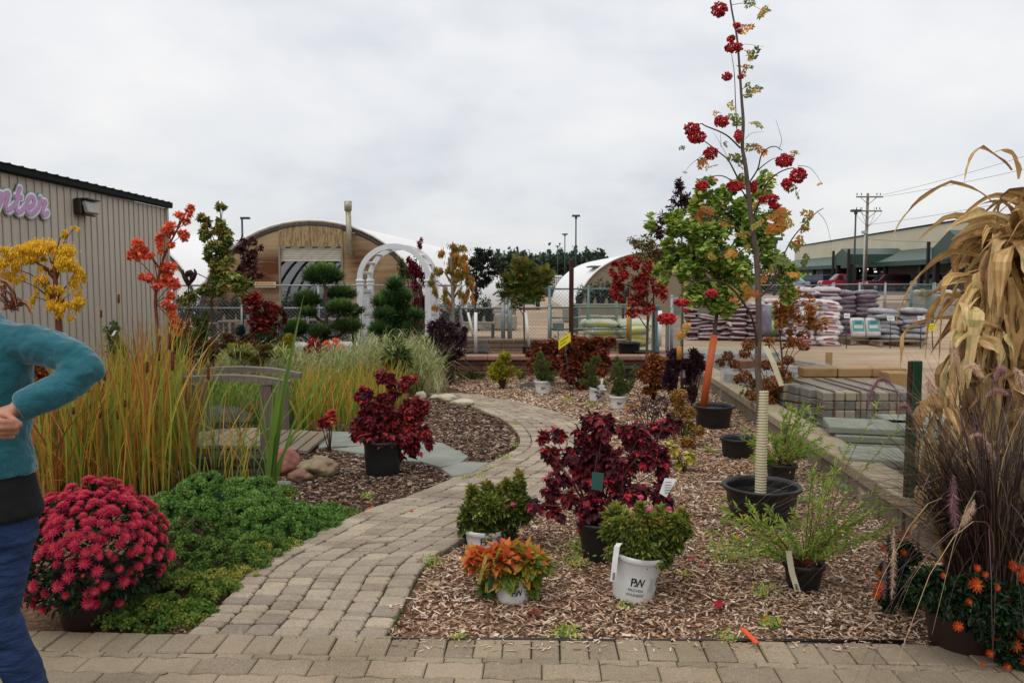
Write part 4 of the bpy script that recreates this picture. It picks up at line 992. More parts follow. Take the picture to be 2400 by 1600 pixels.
CL = [(1686, 23, 19, 17, 0), (1727, 60, 9, 6, 0), (1735, 74, 8, 5, 0), (1714, 92, 9, 9, 0), (1720, 112, 22, 11, 0), (1704, 179, 13, 9, 0), (1735, 180, 7, 5, 0), (1691, 285, 19, 13, -.05), (1622, 302, 20, 15, -.2), (1634, 322, 22, 14, -.2), (1730, 320, 9, 16, -.05),
      (1666, 360, 17, 15, .1), (1838, 377, 22, 16, -.08), (1870, 411, 21, 18, -.25), (1843, 432, 12, 14, -.25), (1645, 435, 15, 11, -.15), (1722, 437, 21, 12, -.1), (1765, 438, 10, 15, .1), (1802, 466, 24, 11, -.1), (1814, 482, 14, 8, -.1), (1598, 709, 19, 9, -.4), (1562, 747, 24, 14, -.5), (1667, 688, 16, 9, -.3), (1608, 728, 6, 5, -.4)]
for i, (a_, b2, rx, ry, dy) in enumerate(CL):
    Y = RY + dy; c = P(a_, b2, Y); n = int(rx * ry * .5) + 22; u = rdirs(n); s = RNG.uniform(.35, 1, n) ** .5
    p = np.array(c) + u * s[:, None] * np.array([PX(rx, Y), PX(rx, Y) * .8, PX(ry, Y)])
    m = MB(); m.inst(ICOV, ICOF, np.tile(np.eye(3), (n, 1, 1)), p, RNG.uniform(.0125, .017, n), RNG.uniform(0, 1, n))
    for f in m.F: pass
    m.build("berry_cluster", M_BERRY, t)
LV = [(1790, 22, 16), (1765, 5, 12), (1752, 68, 14), (1740, 62, 10), (1764, 125, 16), (1770, 135, 14), (1752, 118, 12), (1750, 157, 12), (1753, 198, 15), (1764, 215, 16), (1750, 225, 12), (1775, 205, 10), (1678, 264, 10), (1712, 244, 10), (1722, 275, 14), (1735, 290, 10), (1745, 178, 10), (1773, 290, 15), (1770, 344, 18), (1780, 350, 12), (1727, 370, 18), (1732, 385, 14), (1660, 388, 14), (1669, 413, 14), (1650, 378, 12),
      (1865, 357, 10), (1700, 335, 8), (1860, 439, 13), (1870, 450, 10), (1600, 345, 8), (1735, 415, 12), (1835, 530, 22), (1850, 520, 16), (1833, 497, 20), (1820, 500, 16), (1875, 560, 18), (1890, 520, 14), (1900, 505, 14), (1885, 535, 14), (1860, 575, 16), (1890, 600, 15), (1744, 551, 18), (1750, 575, 16), (1735, 535, 14), (1710, 588, 16), (1700, 600, 14), (1664, 600, 14), (1744, 674, 20), (1750, 690, 16), (1811, 625, 20), (1800, 640, 18), (1830, 610, 18),
      (1650, 490, 18), (1640, 505, 16), (1665, 515, 16), (1620, 500, 14), (1700, 520, 14), (1603, 772, 14), (1600, 790, 12), (1680, 670, 14), (1715, 680, 14), (1720, 700, 14), (1604, 404, 6), (1924, 428, 7), (1948, 592, 7), (1612, 760, 12), (1770, 480, 12), (1780, 520, 14), (1870, 640, 16), (1850, 640, 14)]
m = MB(); P_, O2, S_, R_ = [], [], [], []
for a_, b2, r in LV:
    for k in range(RNG.integers(2, 4)):
        c = P(a_ + RNG.uniform(-.28, .28) * r, b2 + RNG.uniform(-.28, .28) * r, RY + RNG.uniform(-.1, .1)); P_.append(c); d = rdirs(1)[0]; O2.append([d[0], d[1] * .6, d[2] * .6 - .25]); S_.append(PX(r, RY) * RNG.uniform(1.5, 2.4)); R_.append(RNG.uniform(.0, 1))
P_ = np.array(P_); O2 = nrm(np.array(O2)); tv, tf = T_PINN
m.inst(tv, tf, frames(O2, nrm(np.column_stack([RNG.normal(0, .6, len(P_)), -np.ones(len(P_)) * .8, RNG.normal(.5, .6, len(P_))]))), P_ - O2 * np.array(S_)[:, None] * .4, S_, R_)
m.build("foliage", L_ROWAN, t)
m = MB(); q = [P(1793, 812, RY - .05), P(1812, 850, RY - .08), P(1832, 905, RY - .1)]
for a_, b2 in zip(q[:-1], q[1:]):
    d = (b2 - a_); m.add([a_ + Vector((-.018, 0, 0)), a_ + Vector((.018, 0, .006)), b2 + Vector((.016, 0, .006)), b2 + Vector((-.016, 0, 0))], (0, 1, 2, 3))
m.build("label_tag", _plain("cream_tag", "c4bd9e", 1, .5, 0, .3), t)

# ---------------------------------------------------------------- big dark red maple in front
MY = 4.55
pc = P(1402, 1240, MY); pc.z = 0
t = thing("potted_maple", "large dark red maple in black pot beside the paver path", "potted plant", tuple(pc)); pot(t, tuple(pc), .115, .085, .23)
BL = [(1385, 985, 20, 18), (1415, 1000, 30, 25), (1300, 1020, 22, 18), (1275, 1040, 15, 22), (1365, 1015, 15, 10), (1480, 1010, 30, 25), (1495, 1030, 25, 28), (1560, 1000, 25, 28), (1580, 990, 12, 20), (1350, 1060, 25, 25), (1300, 1075, 16, 30), (1310, 1120, 22, 14), (1400, 1060, 40, 35), (1440, 1090, 45, 40), (1520, 1070, 30, 35), (1560, 1090, 18, 40), (1290, 1150, 22, 14), (1330, 1165, 25, 12), (1255, 1180, 22, 10), (1290, 1190, 20, 12), (1310, 1205, 12, 9), (1390, 1120, 35, 35), (1470, 1150, 40, 35), (1540, 1150, 22, 30), (1400, 1190, 40, 30), (1370, 1220, 26, 22), (1430, 1210, 30, 25), (1350, 1110, 20, 20), (1560, 1175, 10, 15)]
m = MB(); cs = blob_leaves(m, BL, MY, 2.1, .05, T_MAPLE, thick=.9, droop=.7, jit=.5, dy=0, fill=.3); m.build("foliage", L_DRED, t)
m = MB(); bs = P(1402, 1235, MY); bs.z = .18
for b2 in BL:
    if b2[2] > 14: 
        e2 = P(b2[0], b2[1], MY + RNG.uniform(-.1, .1)); m.tube([bs, bs.lerp(e2, .5) + Vector((RNG.uniform(-.03, .03), 0, .05)), e2], [.006, .004, .002], 5)
m.build("stem", M_TWIG, t)
m = MB(); q = [P(1558, 1120, MY - .1), P(1586, 1122, MY - .1), P(1562, 1165, MY - .12), P(1545, 1155, MY - .12)]; m.add(q, (0, 1, 2, 3)); q = [v + Vector((.002, .003, 0)) for v in q]; m.add(q, (3, 2, 1, 0)); m.build("label_tag", M_WHITE, t)
m = MB()
for i in range(5): a_ = P(1566, 1130 + i * 6, MY - .125 + .0); m.box(tuple(a_), (PX(16, MY), .002, .003), r=.5)
m.build("label_print", M_BLACK, t)
m = MB(); q = [P(1388, 1105, MY - .15), P(1415, 1108, MY - .15), P(1412, 1150, MY - .15), P(1386, 1146, MY - .15)]; m.add(q, (0, 1, 2, 3)); m.build("label_card", _plain("teal_card", "2f5a50", 1, .4, 0, .4), t)

# ---------------------------------------------------------------- middle red shrub in black pot
SY = gy(895, 1122) + .1
pc = P(897, 1100, SY); pc.z = 0
t = thing("potted_maple", "bright red maple in dark blue-black pot beside the flagstones", "potted plant", tuple(pc)); pot(t, tuple(pc), .152, .135, .3, rim=.008)
BL = [(893, 878, 16, 12), (912, 890, 18, 14), (955, 890, 18, 20), (845, 925, 18, 16), (865, 935, 22, 18), (905, 930, 25, 22), (960, 950, 32, 25), (985, 975, 20, 28), (850, 985, 25, 30), (840, 1010, 16, 22), (895, 975, 35, 30), (940, 990, 40, 35), (990, 1010, 16, 22), (900, 1020, 45, 30), (950, 1040, 35, 22), (925, 1065, 25, 18), (870, 1030, 25, 20), (1000, 1030, 10, 16)]
m = MB(); cs = blob_leaves(m, BL, SY, 2.0, .05, T_MAPLE, droop=.6, jit=.5, fill=.3, thick=.8); m.build("foliage", leafmat("red_shrub_leaf", [(0, "2c1016"), (.3, "561822"), (.6, "7c222c"), (.85, "a22e34"), (1, "c44c3c")], 1.15, scale=2.5, amp=.25), t)
m = MB(); twigs(m, pc + Vector((0, 0, .25)), [P(b2[0], b2[1], SY) for b2 in BL], .006, .002); m.build("stem", M_TWIG, t)
t, _ = plant("red_sprig", "lone red leafy sprig in the yellow reeds left of the potted maple", "plant", [(762, 985, 14, 10), (780, 978, 12, 12)], SY + .9, L_CRIM, .055, T_MAPLE, 2.4, base=(770, 0), droop=.4)

# ---------------------------------------------------------------- white printed pots
def text_mesh(s, size, font_shear=0.0, bold=0.0, space=1.0):
    cu = bpy.data.curves.new("txt", 'FONT'); cu.body = s; cu.size = size; cu.align_x = 'CENTER'; cu.shear = font_shear; cu.offset = bold; cu.space_character = space; cu.fill_mode = 'FRONT'
    o = bpy.data.objects.new("txt", cu); COL.objects.link(o); bpy.context.view_layer.update()
    me = bpy.data.meshes.new_from_object(o.evaluated_get(bpy.context.evaluated_depsgraph_get()))
    bpy.data.objects.remove(o); return me
def wrap_text(t, s, size, c, ang, z, rf, off=.0015, bold=0.0, tilt=None, mat=None, shear=0.0, name="printed_text", xo=0.0, sx=1.0):
    me = text_mesh(s, size, shear, bold); bm = bmesh.new(); bm.from_mesh(me)
    bmesh.ops.subdivide_edges(bm, edges=[e3 for e3 in bm.edges if e3.calc_length() > .02], cuts=2)
    T_ = np.eye(3) if tilt is None else np.array(tilt)
    for v in bm.verts:
        zz_ = z + v.co.y; R = rf(zz_) + off; a_ = ang + (v.co.x * sx + xo) / R
        q = T_ @ np.array([R * math.cos(a_), R * math.sin(a_), zz_]); v.co = Vector(q) + Vector(c)
    bm.to_mesh(me); bm.free(); me.name = name; me.materials.append(mat or M_BLACK)
    o = bpy.data.objects.new(name, me); COL.objects.link(o); o.parent = t; me.transform(Matrix.Translation(-Vector(t.location))); return o
def pwpot(name, label, px_, Y, rt, rb, h, cat_="potted plant", z0=0.0, tiltd=0.0, tdir=0.0, full=False, grp=None, ang=-90):
    c = P(px_, 1000, Y); c.z = z0
    t = thing(name, label, cat_, tuple(c), grp)
    tl = (Matrix.Rotation(math.radians(tiltd), 3, 'Y')) if tiltd else None
    pot(t, tuple(c), rt, rb, h, M_WHITEPOT, rim=.007, tilt=tl, soilz=.86)
    rf = lambda z: rb + (rt - rb) * min(1, max(0, z / (h - .03)))
    a_ = math.radians(ang); k = rt / .13
    wrap_text(t, "P", .062 * k, tuple(c), a_, h * .40, rf, tilt=tl, xo=-.017 * k, sx=.9, bold=.0006); wrap_text(t, "W", .062 * k, tuple(c), a_, h * .40, rf, tilt=tl, xo=.017 * k, sx=.8, bold=.0006)
    m = MB(); T_ = np.eye(3) if tl is None else np.array(tl); V = []
    for u, v in ((-.014, .0), (0, .001), (.008, .012), (.002, .013), (-.008, .009)):
        zz_ = h * .40 + v * k; R = rf(zz_) + .0025; aa = a_ + (u * k) / R; V.append(tuple(T_ @ np.array([R * math.cos(aa), R * math.sin(aa), zz_]) + np.array(c)))
    m.add(V, (0, 1, 2, 3, 4)); m.build("leaf_emblem", _plain("emblem_green", "2f6a4c", 1, .5, 0, .3) if "emblem_green" not in bpy.data.materials else bpy.data.materials["emblem_green"], t)
    if full:
        wrap_text(t, "PROVEN", .021 * k, tuple(c), a_, h * .285, rf, tilt=tl); wrap_text(t, "WINNERS'", .021 * k, tuple(c), a_, h * .18, rf, tilt=tl)
        wrap_text(t, "P", .062 * k, tuple(c), a_ + 1.12, h * .40, rf, tilt=tl, sx=.9, bold=.0006)
        m = MB()
        for j in range(5):
            V = []; aa = a_ + .60 + j * .055; z1 = h * (.60 - .03 * (j % 2)); z0_ = h * (.25 + .04 * (j % 3))
            for da, z_ in ((0, z0_), (.012, z0_), (.012, z1), (0, z1)): R = rf(z_) + .0015; V.append(tuple(T_ @ np.array([R * math.cos(aa + da), R * math.sin(aa + da), z_]) + np.array(c)))
            m.add(V, (0, 1, 2, 3))
        m.build("fine_print", _plain("grey_print", "77777a", 1, .6, 0, .2), t)
    return t, c
def strip(t, pts, w, mat, name="label_tag", side=Vector((1, 0, 0)), th=.0015):
    m = MB(); V = []
    for p in pts: V += [tuple(p - side * w / 2), tuple(p + side * w / 2)]
    m.add(V, [(2 * i, 2 * i + 1, 2 * i + 3, 2 * i + 2) for i in range(len(pts) - 1)]); m.add([(x, y + th, z) for x, y, z in V], [(2 * i + 2, 2 * i + 3, 2 * i + 1, 2 * i) for i in range(len(pts) - 1)])
    return m.build(name, mat, t)
PY = 4.0
t, c = pwpot("potted_weigela", "olive green shrub in tilted white printed pot with tall white stick label", 1487, PY, .125, .103, .235, tiltd=7, full=True, ang=-96)
BL = [(1480, 1225, 50, 28), (1540, 1235, 45, 35), (1455, 1265, 35, 40), (1500, 1270, 55, 40), (1570, 1230, 28, 22), (1475, 1298, 42, 24), (1530, 1290, 45, 28), (1510, 1190, 10, 24), (1545, 1200, 9, 20), (1440, 1215, 10, 26), (1600, 1240, 12, 26, .7), (1575, 1275, 18, 22), (1600, 1215, 10, 16), (1500, 1312, 40, 8), (1460, 1215, 12, 14)]
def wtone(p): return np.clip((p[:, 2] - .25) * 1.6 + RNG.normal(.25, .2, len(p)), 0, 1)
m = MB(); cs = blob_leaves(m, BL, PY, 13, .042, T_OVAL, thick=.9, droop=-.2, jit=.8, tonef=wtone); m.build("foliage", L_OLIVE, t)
m = MB(); twigs(m, c + Vector((.03, 0, .2)), cs[::2], .004, .0015); m.build("stem", M_TWIG, t)
T_PET = ([(0, 0, 0), (.16, .55, .12), (0, 1, .02), (-.16, .55, .12)], [(0, 1, 2, 3)])
def flowers(mb, pos, dirn, size, rings=((12, .2, 1.0), (9, .55, .72), (6, .95, .45)), T=T_PET):
    for p, d, s in zip(pos, dirn, np.broadcast_to(size, (len(pos),))):
        d = nrm(np.array(d, float)); ref = np.array([.3, .2, .9]) if abs(d[2]) < .9 else np.array([1, 0, 0]); a_ = nrm(np.cross(d, ref)); b2 = np.cross(d, a_)
        for k, (n, el, sc) in enumerate(rings):
            th = np.linspace(0, 2 * np.pi, n, endpoint=False) + RNG.uniform(0, 1)
            rad = np.cos(th)[:, None] * a_ + np.sin(th)[:, None] * b2
            ax = rad * math.cos(el) + d * math.sin(el) + RNG.normal(0, .06, (n, 3)); nn = d * math.cos(el) - rad * math.sin(el)
            mb.inst(T[0], T[1], frames(ax, nn), np.tile(np.array(p) + d * s * .06 * k, (n, 1)), s * .5 * sc, np.clip(.25 + .3 * k + RNG.uniform(-.2, .2, n), 0, 1))
M_PINKF = leafmat("pink_flower", ["a02050", "d84c82", "e07aa0"], 1.0, transl=.2)
m = MB(); q = [P(a_, b2, PY - .1) for a_, b2 in ((1502, 1165), (1520, 1195), (1568, 1192), (1536, 1270))]; flowers(m, [tuple(v) for v in q[:3]], [(0, -.6, .8)] * 3, .035, rings=((6, .3, 1), (5, .8, .7)), T=T_ROUND); m.build("flower", M_PINKF, t)
yl = PY - .115
strip(t, [P(1462, 1275, yl + .03), P(1452, 1272, yl + .01), P(1446, 1280, yl), P(1442, 1310, yl - .01), P(1436, 1362, yl - .02)], PX(13, PY), M_WHITE, "stick_label")
m = MB()
for i in range(7): p = P(1439 - i * .25 + .5, 1342 + i * 2.6, yl - .024); m.box(tuple(p), (PX(5 + i % 2, PY), .001, .0028))
m.build("barcode", M_BLACK, t)
# left white pot behind
PY2 = 4.76
t, c = pwpot("potted_weigela", "bushy olive shrub with tall leading shoot in white pot at path edge", 1138, PY2, .125, .108, .125)
BL = [(1150, 1190, 55, 30), (1195, 1205, 45, 40), (1115, 1215, 32, 36), (1148, 1232, 48, 28), (1215, 1150, 9, 32), (1225, 1190, 22, 28), (1106, 1160, 6, 18), (1085, 1235, 14, 22), (1180, 1150, 12, 26), (1140, 1160, 14, 20), (1160, 1255, 50, 18), (1110, 1170, 8, 22), (1205, 1165, 10, 26), (1215, 1118, 5, 14)]
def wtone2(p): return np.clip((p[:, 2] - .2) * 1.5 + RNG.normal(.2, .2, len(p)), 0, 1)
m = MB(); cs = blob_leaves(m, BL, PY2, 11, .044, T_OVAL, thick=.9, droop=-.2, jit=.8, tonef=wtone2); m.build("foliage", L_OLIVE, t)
m = MB(); twigs(m, c + Vector((.0, 0, .1)), cs[::2], .004, .0015); m.build("stem", M_TWIG, t)
m = MB(); q = [P(a_, b2, PY2 - .12) for a_, b2 in ((1202, 1182), (1184, 1188), (1302, 1118))]; flowers(m, [tuple(v) for v in q[:2]], [(0, -.6, .8)] * 2, .035, rings=((6, .3, 1), (5, .8, .7)), T=T_ROUND); m.build("flower", M_PINKF, t)
# orange and green hydrangea in front
PY3 = 3.97
t, c = pwpot("potted_hydrangea", "orange and green leafed hydrangea in sunken white pot at the front", 1202, PY3, .098, .085, .125, ang=-80)
BL = [(1190, 1302, 50, 20), (1150, 1318, 38, 24), (1235, 1320, 36, 26), (1195, 1340, 45, 26), (1125, 1308, 22, 12), (1270, 1328, 16, 12), (1175, 1372, 32, 18), (1225, 1368, 30, 18)]
def ht(p): return np.clip((p[:, 2] - .16) * 5.5 + RNG.normal(.2, .22, len(p)) - (p[:, 0] - c.x) * .9, 0, 1)
m = MB(); cs = blob_leaves(m, BL, PY3, 3.0, .08, T_oval(.5, .08, .15), thick=.9, droop=.15, jit=.7, tonef=ht); m.build("foliage", L_HYD, t)
m = MB(); twigs(m, c + Vector((0, 0, .1)), cs, .004, .002); m.build("stem", M_TWIG, t)
m = MB(); m.bbox(tuple(P(1150, 1368, PY3 - .08)), (PX(10, PY3), .012, PX(68, PY3)), b=.003, M=Matrix.Rotation(.12, 3, 'Y')); m.build("green_stake", _plain("green_stake", "18402a", 1, .4, 0, .5), t)
strip(t, [P(1140, 1300, PY3 - .1), P(1132, 1330, PY3 - .11), P(1122, 1368, PY3 - .1)], PX(8, PY3), _plain("faded_tag", "a3894a", 1, .6, 0, .3), "plant_tag")

# ---------------------------------------------------------------- ginkgo-like green tree in pot with orange guard
GYd = 8.7
pc = P(1671, 980, GYd); pc.z = 0
t = thing("potted_ginkgo", "leafy lime green tree with orange trunk guard in wide black pot", "tree", tuple(pc)); pot(t, tuple(pc), .205, .17, .25, rim=.02, soilz=.85)
guard(t, (1646, 965), (1674, 785), GYd - .05, 17, _plain("orange_guard", "b4552a", 1, .5, 0, .3)); trunk(t, [(1672, 800), (1682, 720), (1690, 650), (1685, 560), (1700, 480)], GYd, [9, 8, 6, 4, 2])
BL = [(1650, 440, 22, 22, .8), (1640, 490, 32, 28), (1590, 530, 32, 28), (1640, 560, 48, 38), (1700, 500, 42, 45), (1720, 445, 30, 26, .7), (1790, 430, 28, 28, .6), (1765, 490, 40, 34, .8), (1745, 540, 40, 34), (1820, 520, 26, 30, .5), (1575, 590, 26, 26, .7), (1520, 520, 14, 20, .4), (1850, 690, 20, 20, .5), (1665, 620, 58, 42), (1600, 615, 30, 35), (1720, 620, 48, 48), (1785, 555, 35, 38, .7), (1805, 600, 38, 30, .8), (1700, 695, 60, 25), (1640, 685, 38, 28), (1840, 640, 26, 22, .7), (1680, 725, 30, 15), (1560, 640, 22, 20, .6)]
m = MB(); cs = blob_leaves(m, BL, GYd, 1.55, .062, T_GINKGO, thick=1.3, droop=.35, jit=.8, fill=.25); m.build("foliage", L_GINK, t)
m = MB(); b0 = P(1684, 700, GYd); 
for b2 in BL: e2 = P(b2[0], b2[1], GYd); a0 = P(1688, min(700, b2[1] + 90), GYd); m.tube([a0, a0.lerp(e2, .5) + Vector((0, .02, .05)), e2], [.012, .008, .003], 5)
m.build("branch", M_BARK, t)

# ---------------------------------------------------------------- other trees, right and middle
def tree(name, label, blobs, Y, mat, size, T, dens, tr, tw=(5, 4, 2), z0=0.0, tmat=None, group=None, cat_="tree", **kw):
    B = P(tr[0][0], tr[0][1], Y); B.z = z0
    t = thing(name, label, cat_, tuple(B), group); m = MB(); cs = blob_leaves(m, blobs, Y, dens * 1.35, size * .8, T, **kw); m.build("foliage", mat, t)
    q0 = P(tr[0][0], tr[0][1], Y); q0.z = z0
    pts = [q0] + [P(a_, b2, Y) for a_, b2 in tr[1:]]; q = cat(pts, 3); m = MB(); m.tube(q, [PX(w, Y) / 2 for w in np.interp(np.linspace(0, 1, len(q)), np.linspace(0, 1, len(tw)), tw)], 7)
    m.build("trunk", tmat or M_BARK, t)
    m = MB(); top = pts[-1]; low = pts[max(1, len(pts) // 2)]
    for b2 in blobs:
        e2 = P(b2[0], b2[1], Y); a0 = min(q[len(q) // 3:], key=lambda v: abs(v.z - (e2.z - .25))); m.tube([a0, a0.lerp(e2, .55) + Vector((0, 0, .04)), e2], [PX(tw[-1] * .8, Y) / 1.5, PX(1.2, Y), PX(.7, Y)], 4)
    m.build("branch", tmat or M_TWIG, t); return t
tree("purple_leaf_tree", "dark purple leaved tree rising left of the lime green tree", [(1595, 432, 9, 16, 2), (1610, 465, 13, 24), (1577, 458, 7, 12), (1625, 480, 10, 16), (1590, 490, 20, 14, .7), (1552, 505, 12, 16), (1560, 530, 24, 16, .7), (1540, 545, 16, 12), (1600, 520, 20, 18, .6)], 11, L_PURP, .085, T_OVAL, 1.0 * .55, [(1598, 880), (1600, 700), (1598, 560), (1598, 430)], (6, 5, 2), droop=-.1)
tree("bronze_leaf_tree", "bronze and green leaved tree behind the crimson tree", [(1540, 585, 28, 20), (1505, 570, 26, 18, .8), (1520, 605, 34, 20), (1560, 610, 24, 22), (1490, 590, 14, 14, .6), (1480, 560, 10, 8)], 12.6, leafmat("bronze_green_leaf", [(0, "3c4a24"), (.4, "6b7a3a"), (.7, "8a6a3a"), (1, "8a4630")], 1), .08, T_OVAL, .55, [(1535, 880), (1532, 700), (1530, 590)], (5, 4, 2))
tree("crimson_tree", "small crimson leaved tree with red and green crown behind terrace wall", [(1450, 635, 22, 24), (1478, 622, 22, 18), (1512, 645, 36, 30), (1448, 680, 24, 24), (1495, 692, 36, 28), (1548, 678, 20, 28), (1525, 728, 24, 10), (1482, 730, 22, 10), (1440, 660, 12, 14)], 12.4, L_CRIM, .07, T_MAPLE, .6, [(1513, 870), (1517, 800), (1518, 720), (1512, 640)], (7, 6, 3), tmat=M_BARK)
tree("orange_maple_tree", "rust orange fine leaved maple in front of the bag stacks", [(1848, 690, 24, 26), (1875, 730, 34, 24), (1830, 745, 22, 24), (1910, 760, 24, 16), (1865, 780, 26, 14), (1840, 650, 16, 18, .7), (1800, 800, 18, 10, .7), (1890, 700, 16, 12, .6), (1935, 755, 12, 8, .8), (1850, 810, 20, 10, .8), (1830, 720, 20, 20)], 9.6, leafmat("rust_orange_leaf", [(0, "7a4420"), (.4, "a8622a"), (.8, "bb8038"), (1, "8a8a3a")], 1.1), .05, T_MAPLE, .85, [(1838, 960), (1835, 860), (1826, 740), (1845, 640)], (6, 4, 2), z0=.0)
# Left side trees
tree("weeping_tree", "golden yellow weeping tree with red-brown trunk before the metal wall", [(55, 598, 48, 26), (24, 625, 30, 34), (105, 585, 58, 28), (163, 605, 34, 38), (188, 645, 15, 42), (165, 690, 26, 38), (132, 705, 22, 34), (100, 645, 16, 24, .6), (112, 675, 10, 34, .7), (74, 695, 6, 22), (45, 655, 14, 16, .7), (147, 545, 8, 14), (176, 533, 9, 5), (190, 710, 10, 18), (12, 590, 14, 16, .6), (85, 660, 8, 30, .5), (150, 740, 16, 10)], 9.0, L_YELL, .05, T_oval(.3, .05, .2), 2.0, [(143, 790), (138, 760), (133, 700), (130, 655), (128, 610)], (14, 12, 8), tmat=M_REDBARK, droop=1.6, jit=.5, thick=1.0, fill=.35)
tree("orange_tree", "slender bright orange red maple at the corner of metal building", [(444, 487, 9, 14), (430, 505, 14, 10), (436, 520, 10, 8), (405, 535, 18, 14), (385, 545, 14, 10), (428, 550, 14, 12), (375, 570, 14, 22), (400, 565, 14, 12, .7), (320, 580, 18, 22), (315, 605, 12, 16), (335, 585, 10, 20, .6), (360, 602, 14, 8), (345, 645, 18, 12), (370, 655, 26, 16), (405, 640, 24, 24), (410, 665, 20, 10), (375, 632, 12, 8), (400, 700, 14, 12), (398, 725, 20, 16), (408, 750, 10, 20), (415, 775, 7, 10)], 10.5, L_ORAN, .058, T_MAPLE, .95, [(372, 830), (368, 760), (365, 690), (385, 600), (425, 520), (445, 480)], (9, 8, 5, 2), tmat=M_REDBARK)
tree("green_maple_tree", "tall narrow green and bronze maple left of plywood greenhouse", [(515, 488, 11, 9), (524, 520, 14, 14), (480, 515, 13, 12), (488, 540, 14, 12), (475, 550, 10, 12), (530, 548, 18, 18), (520, 575, 34, 22), (505, 600, 28, 26), (530, 630, 32, 28), (552, 660, 36, 20), (500, 665, 28, 24), (455, 692, 24, 12), (560, 685, 20, 12), (430, 705, 14, 8), (440, 640, 6, 6, .4)], 13, leafmat("green_bronze_leaf", [(0, "3a4a24"), (.4, "66783a"), (.75, "8c8e42"), (1, "a8743a")], 1.25, scale=2, amp=.2), .1, T_MAPLE, .52, [(497, 830), (496, 700), (505, 600), (515, 540), (523, 478)], (5, 5, 3, 1.5))
tree("purple_leaf_tree", "purple-red leaved tree in front of the stained plywood", [(566, 572, 16, 14, .8), (590, 565, 14, 10, .7), (605, 580, 10, 12, .6), (575, 600, 26, 18), (572, 635, 26, 22), (595, 645, 16, 12)], 13.6, leafmat("wine_leaf", [(0, "24121a"), (.5, "4a1e28"), (1, "6e3a34")], 1.0), .07, T_OVAL, .8, [(570, 830), (570, 700), (572, 580)], (4, 4, 2), droop=-.2)
tree("red_bush_tree", "round red and dark green bush below the orange notice board", [(590, 715, 28, 24), (615, 735, 26, 30), (600, 760, 30, 22), (640, 745, 14, 18, .6), (590, 790, 18, 14, .6), (632, 715, 12, 16, .6)], 12.8, leafmat("scarlet_leaf", [(0, "2a1a16"), (.35, "5a1a1c"), (.7, "961f24"), (1, "a8452c")], 1.0), .075, T_MAPLE, .7, [(603, 850), (603, 780), (603, 715)], (4, 4, 2), cat_="bush")
tree("weeping_cherry", "weeping cherry turning orange and green right of the white arbor", [(1062, 578, 16, 14), (1078, 595, 24, 18), (1050, 605, 24, 24), (1085, 625, 22, 30), (1060, 635, 24, 20), (1026, 625, 12, 18), (1013, 650, 9, 20), (1100, 660, 10, 36), (1020, 690, 8, 24, .7), (1048, 690, 10, 34, .7), (1085, 675, 12, 30), (1108, 690, 7, 22), (1020, 720, 6, 14, .6), (1068, 660, 14, 20)], 12.5, leafmat("cherry_leaf", [(0, "4e5e28"), (.4, "74823a"), (.62, "9a8a3e"), (.8, "c87a34"), (1, "d8602e")], 1.2, scale=1.8, amp=.3), .085, T_LANCE, 1.0, [(1062, 850), (1062, 740), (1060, 640), (1058, 600)], (9, 9, 7), droop=2.2, jit=.35, tmat=surf("grey_bark", ["6d6458", "8a8072"], 1, scale=10))
tree("dark_leaf_tree", "round headed dark leaved tree behind the weeping cherry", [(1130, 600, 24, 16), (1115, 620, 26, 22), (1145, 625, 26, 24), (1125, 650, 26, 20), (1140, 590, 16, 10, .6), (1105, 645, 14, 18), (1110, 690, 14, 16, .5)], 14.4, leafmat("near_black_leaf", [(0, "1a201a"), (.6, "32362c"), (1, "4c4c3c")], 1.15), .085, T_OVAL, .75, [(1114, 828), (1114, 720), (1118, 620)], (5, 5, 3), z0=.2)
tree("feathery_tree", "feathery green and orange sumac-like tree before the yard gate", [(1232, 690, 34, 12), (1215, 672, 30, 14), (1255, 672, 28, 14), (1232, 655, 34, 16), (1200, 655, 22, 8, .7), (1268, 648, 20, 8, .7), (1215, 632, 10, 16, .8), (1240, 630, 10, 18, .8), (1195, 700, 16, 20, .5), (1180, 680, 14, 10, .5), (1210, 610, 4, 16), (1275, 640, 12, 5)], 14.5, leafmat("sumac_leaf", [(0, "3a4e24"), (.4, "5f7434"), (.7, "7f8438"), (1, "9a6430")], 1.0, scale=1.2, amp=.3), .16, T_PINN, .30, [(1230, 830), (1228, 740), (1230, 660)], (4, 4, 2), z0=.2, droop=-.6, jit=.6)
# topiary cloud pine
def pads(t, pd, Y, mat, ln=.09, dens=3.2):
    for (a_, b2, rx, ry) in pd:
        m = MB(); c = np.array(P(a_, b2, Y + RNG.uniform(-.25, .25))); n = int(rx * ry * dens) + 150; u = rdirs(n); u[:, 2] = np.where(u[:, 2] < 0, u[:, 2] * .45, u[:, 2])
        p = c + u * np.array([PX(rx, Y), PX(rx, Y) * .8, PX(ry, Y)]) * RNG.uniform(.55, .98, n)[:, None]
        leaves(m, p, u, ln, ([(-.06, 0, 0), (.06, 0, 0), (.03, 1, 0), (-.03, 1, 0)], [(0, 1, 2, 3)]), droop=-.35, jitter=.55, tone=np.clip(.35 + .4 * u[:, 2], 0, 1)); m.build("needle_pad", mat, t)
TY = 14.2
B = P(762, 830, TY); B.z = 0; t = thing("topiary_pine", "cloud-pruned pine with separate rounded pads in front of rolling door", "tree", tuple(B))
pads(t, [(757, 650, 46, 28), (720, 708, 30, 22), (800, 692, 34, 17), (797, 725, 32, 17), (695, 775, 30, 20), (750, 782, 22, 18), (815, 768, 34, 16), (722, 735, 16, 10)], TY, leafmat("topiary_needles", [(0, "1c2a18"), (.4, "36502a"), (.8, "5e7c38"), (1, "80983e")], 1.15, transl=.1, scale=3, amp=.2))
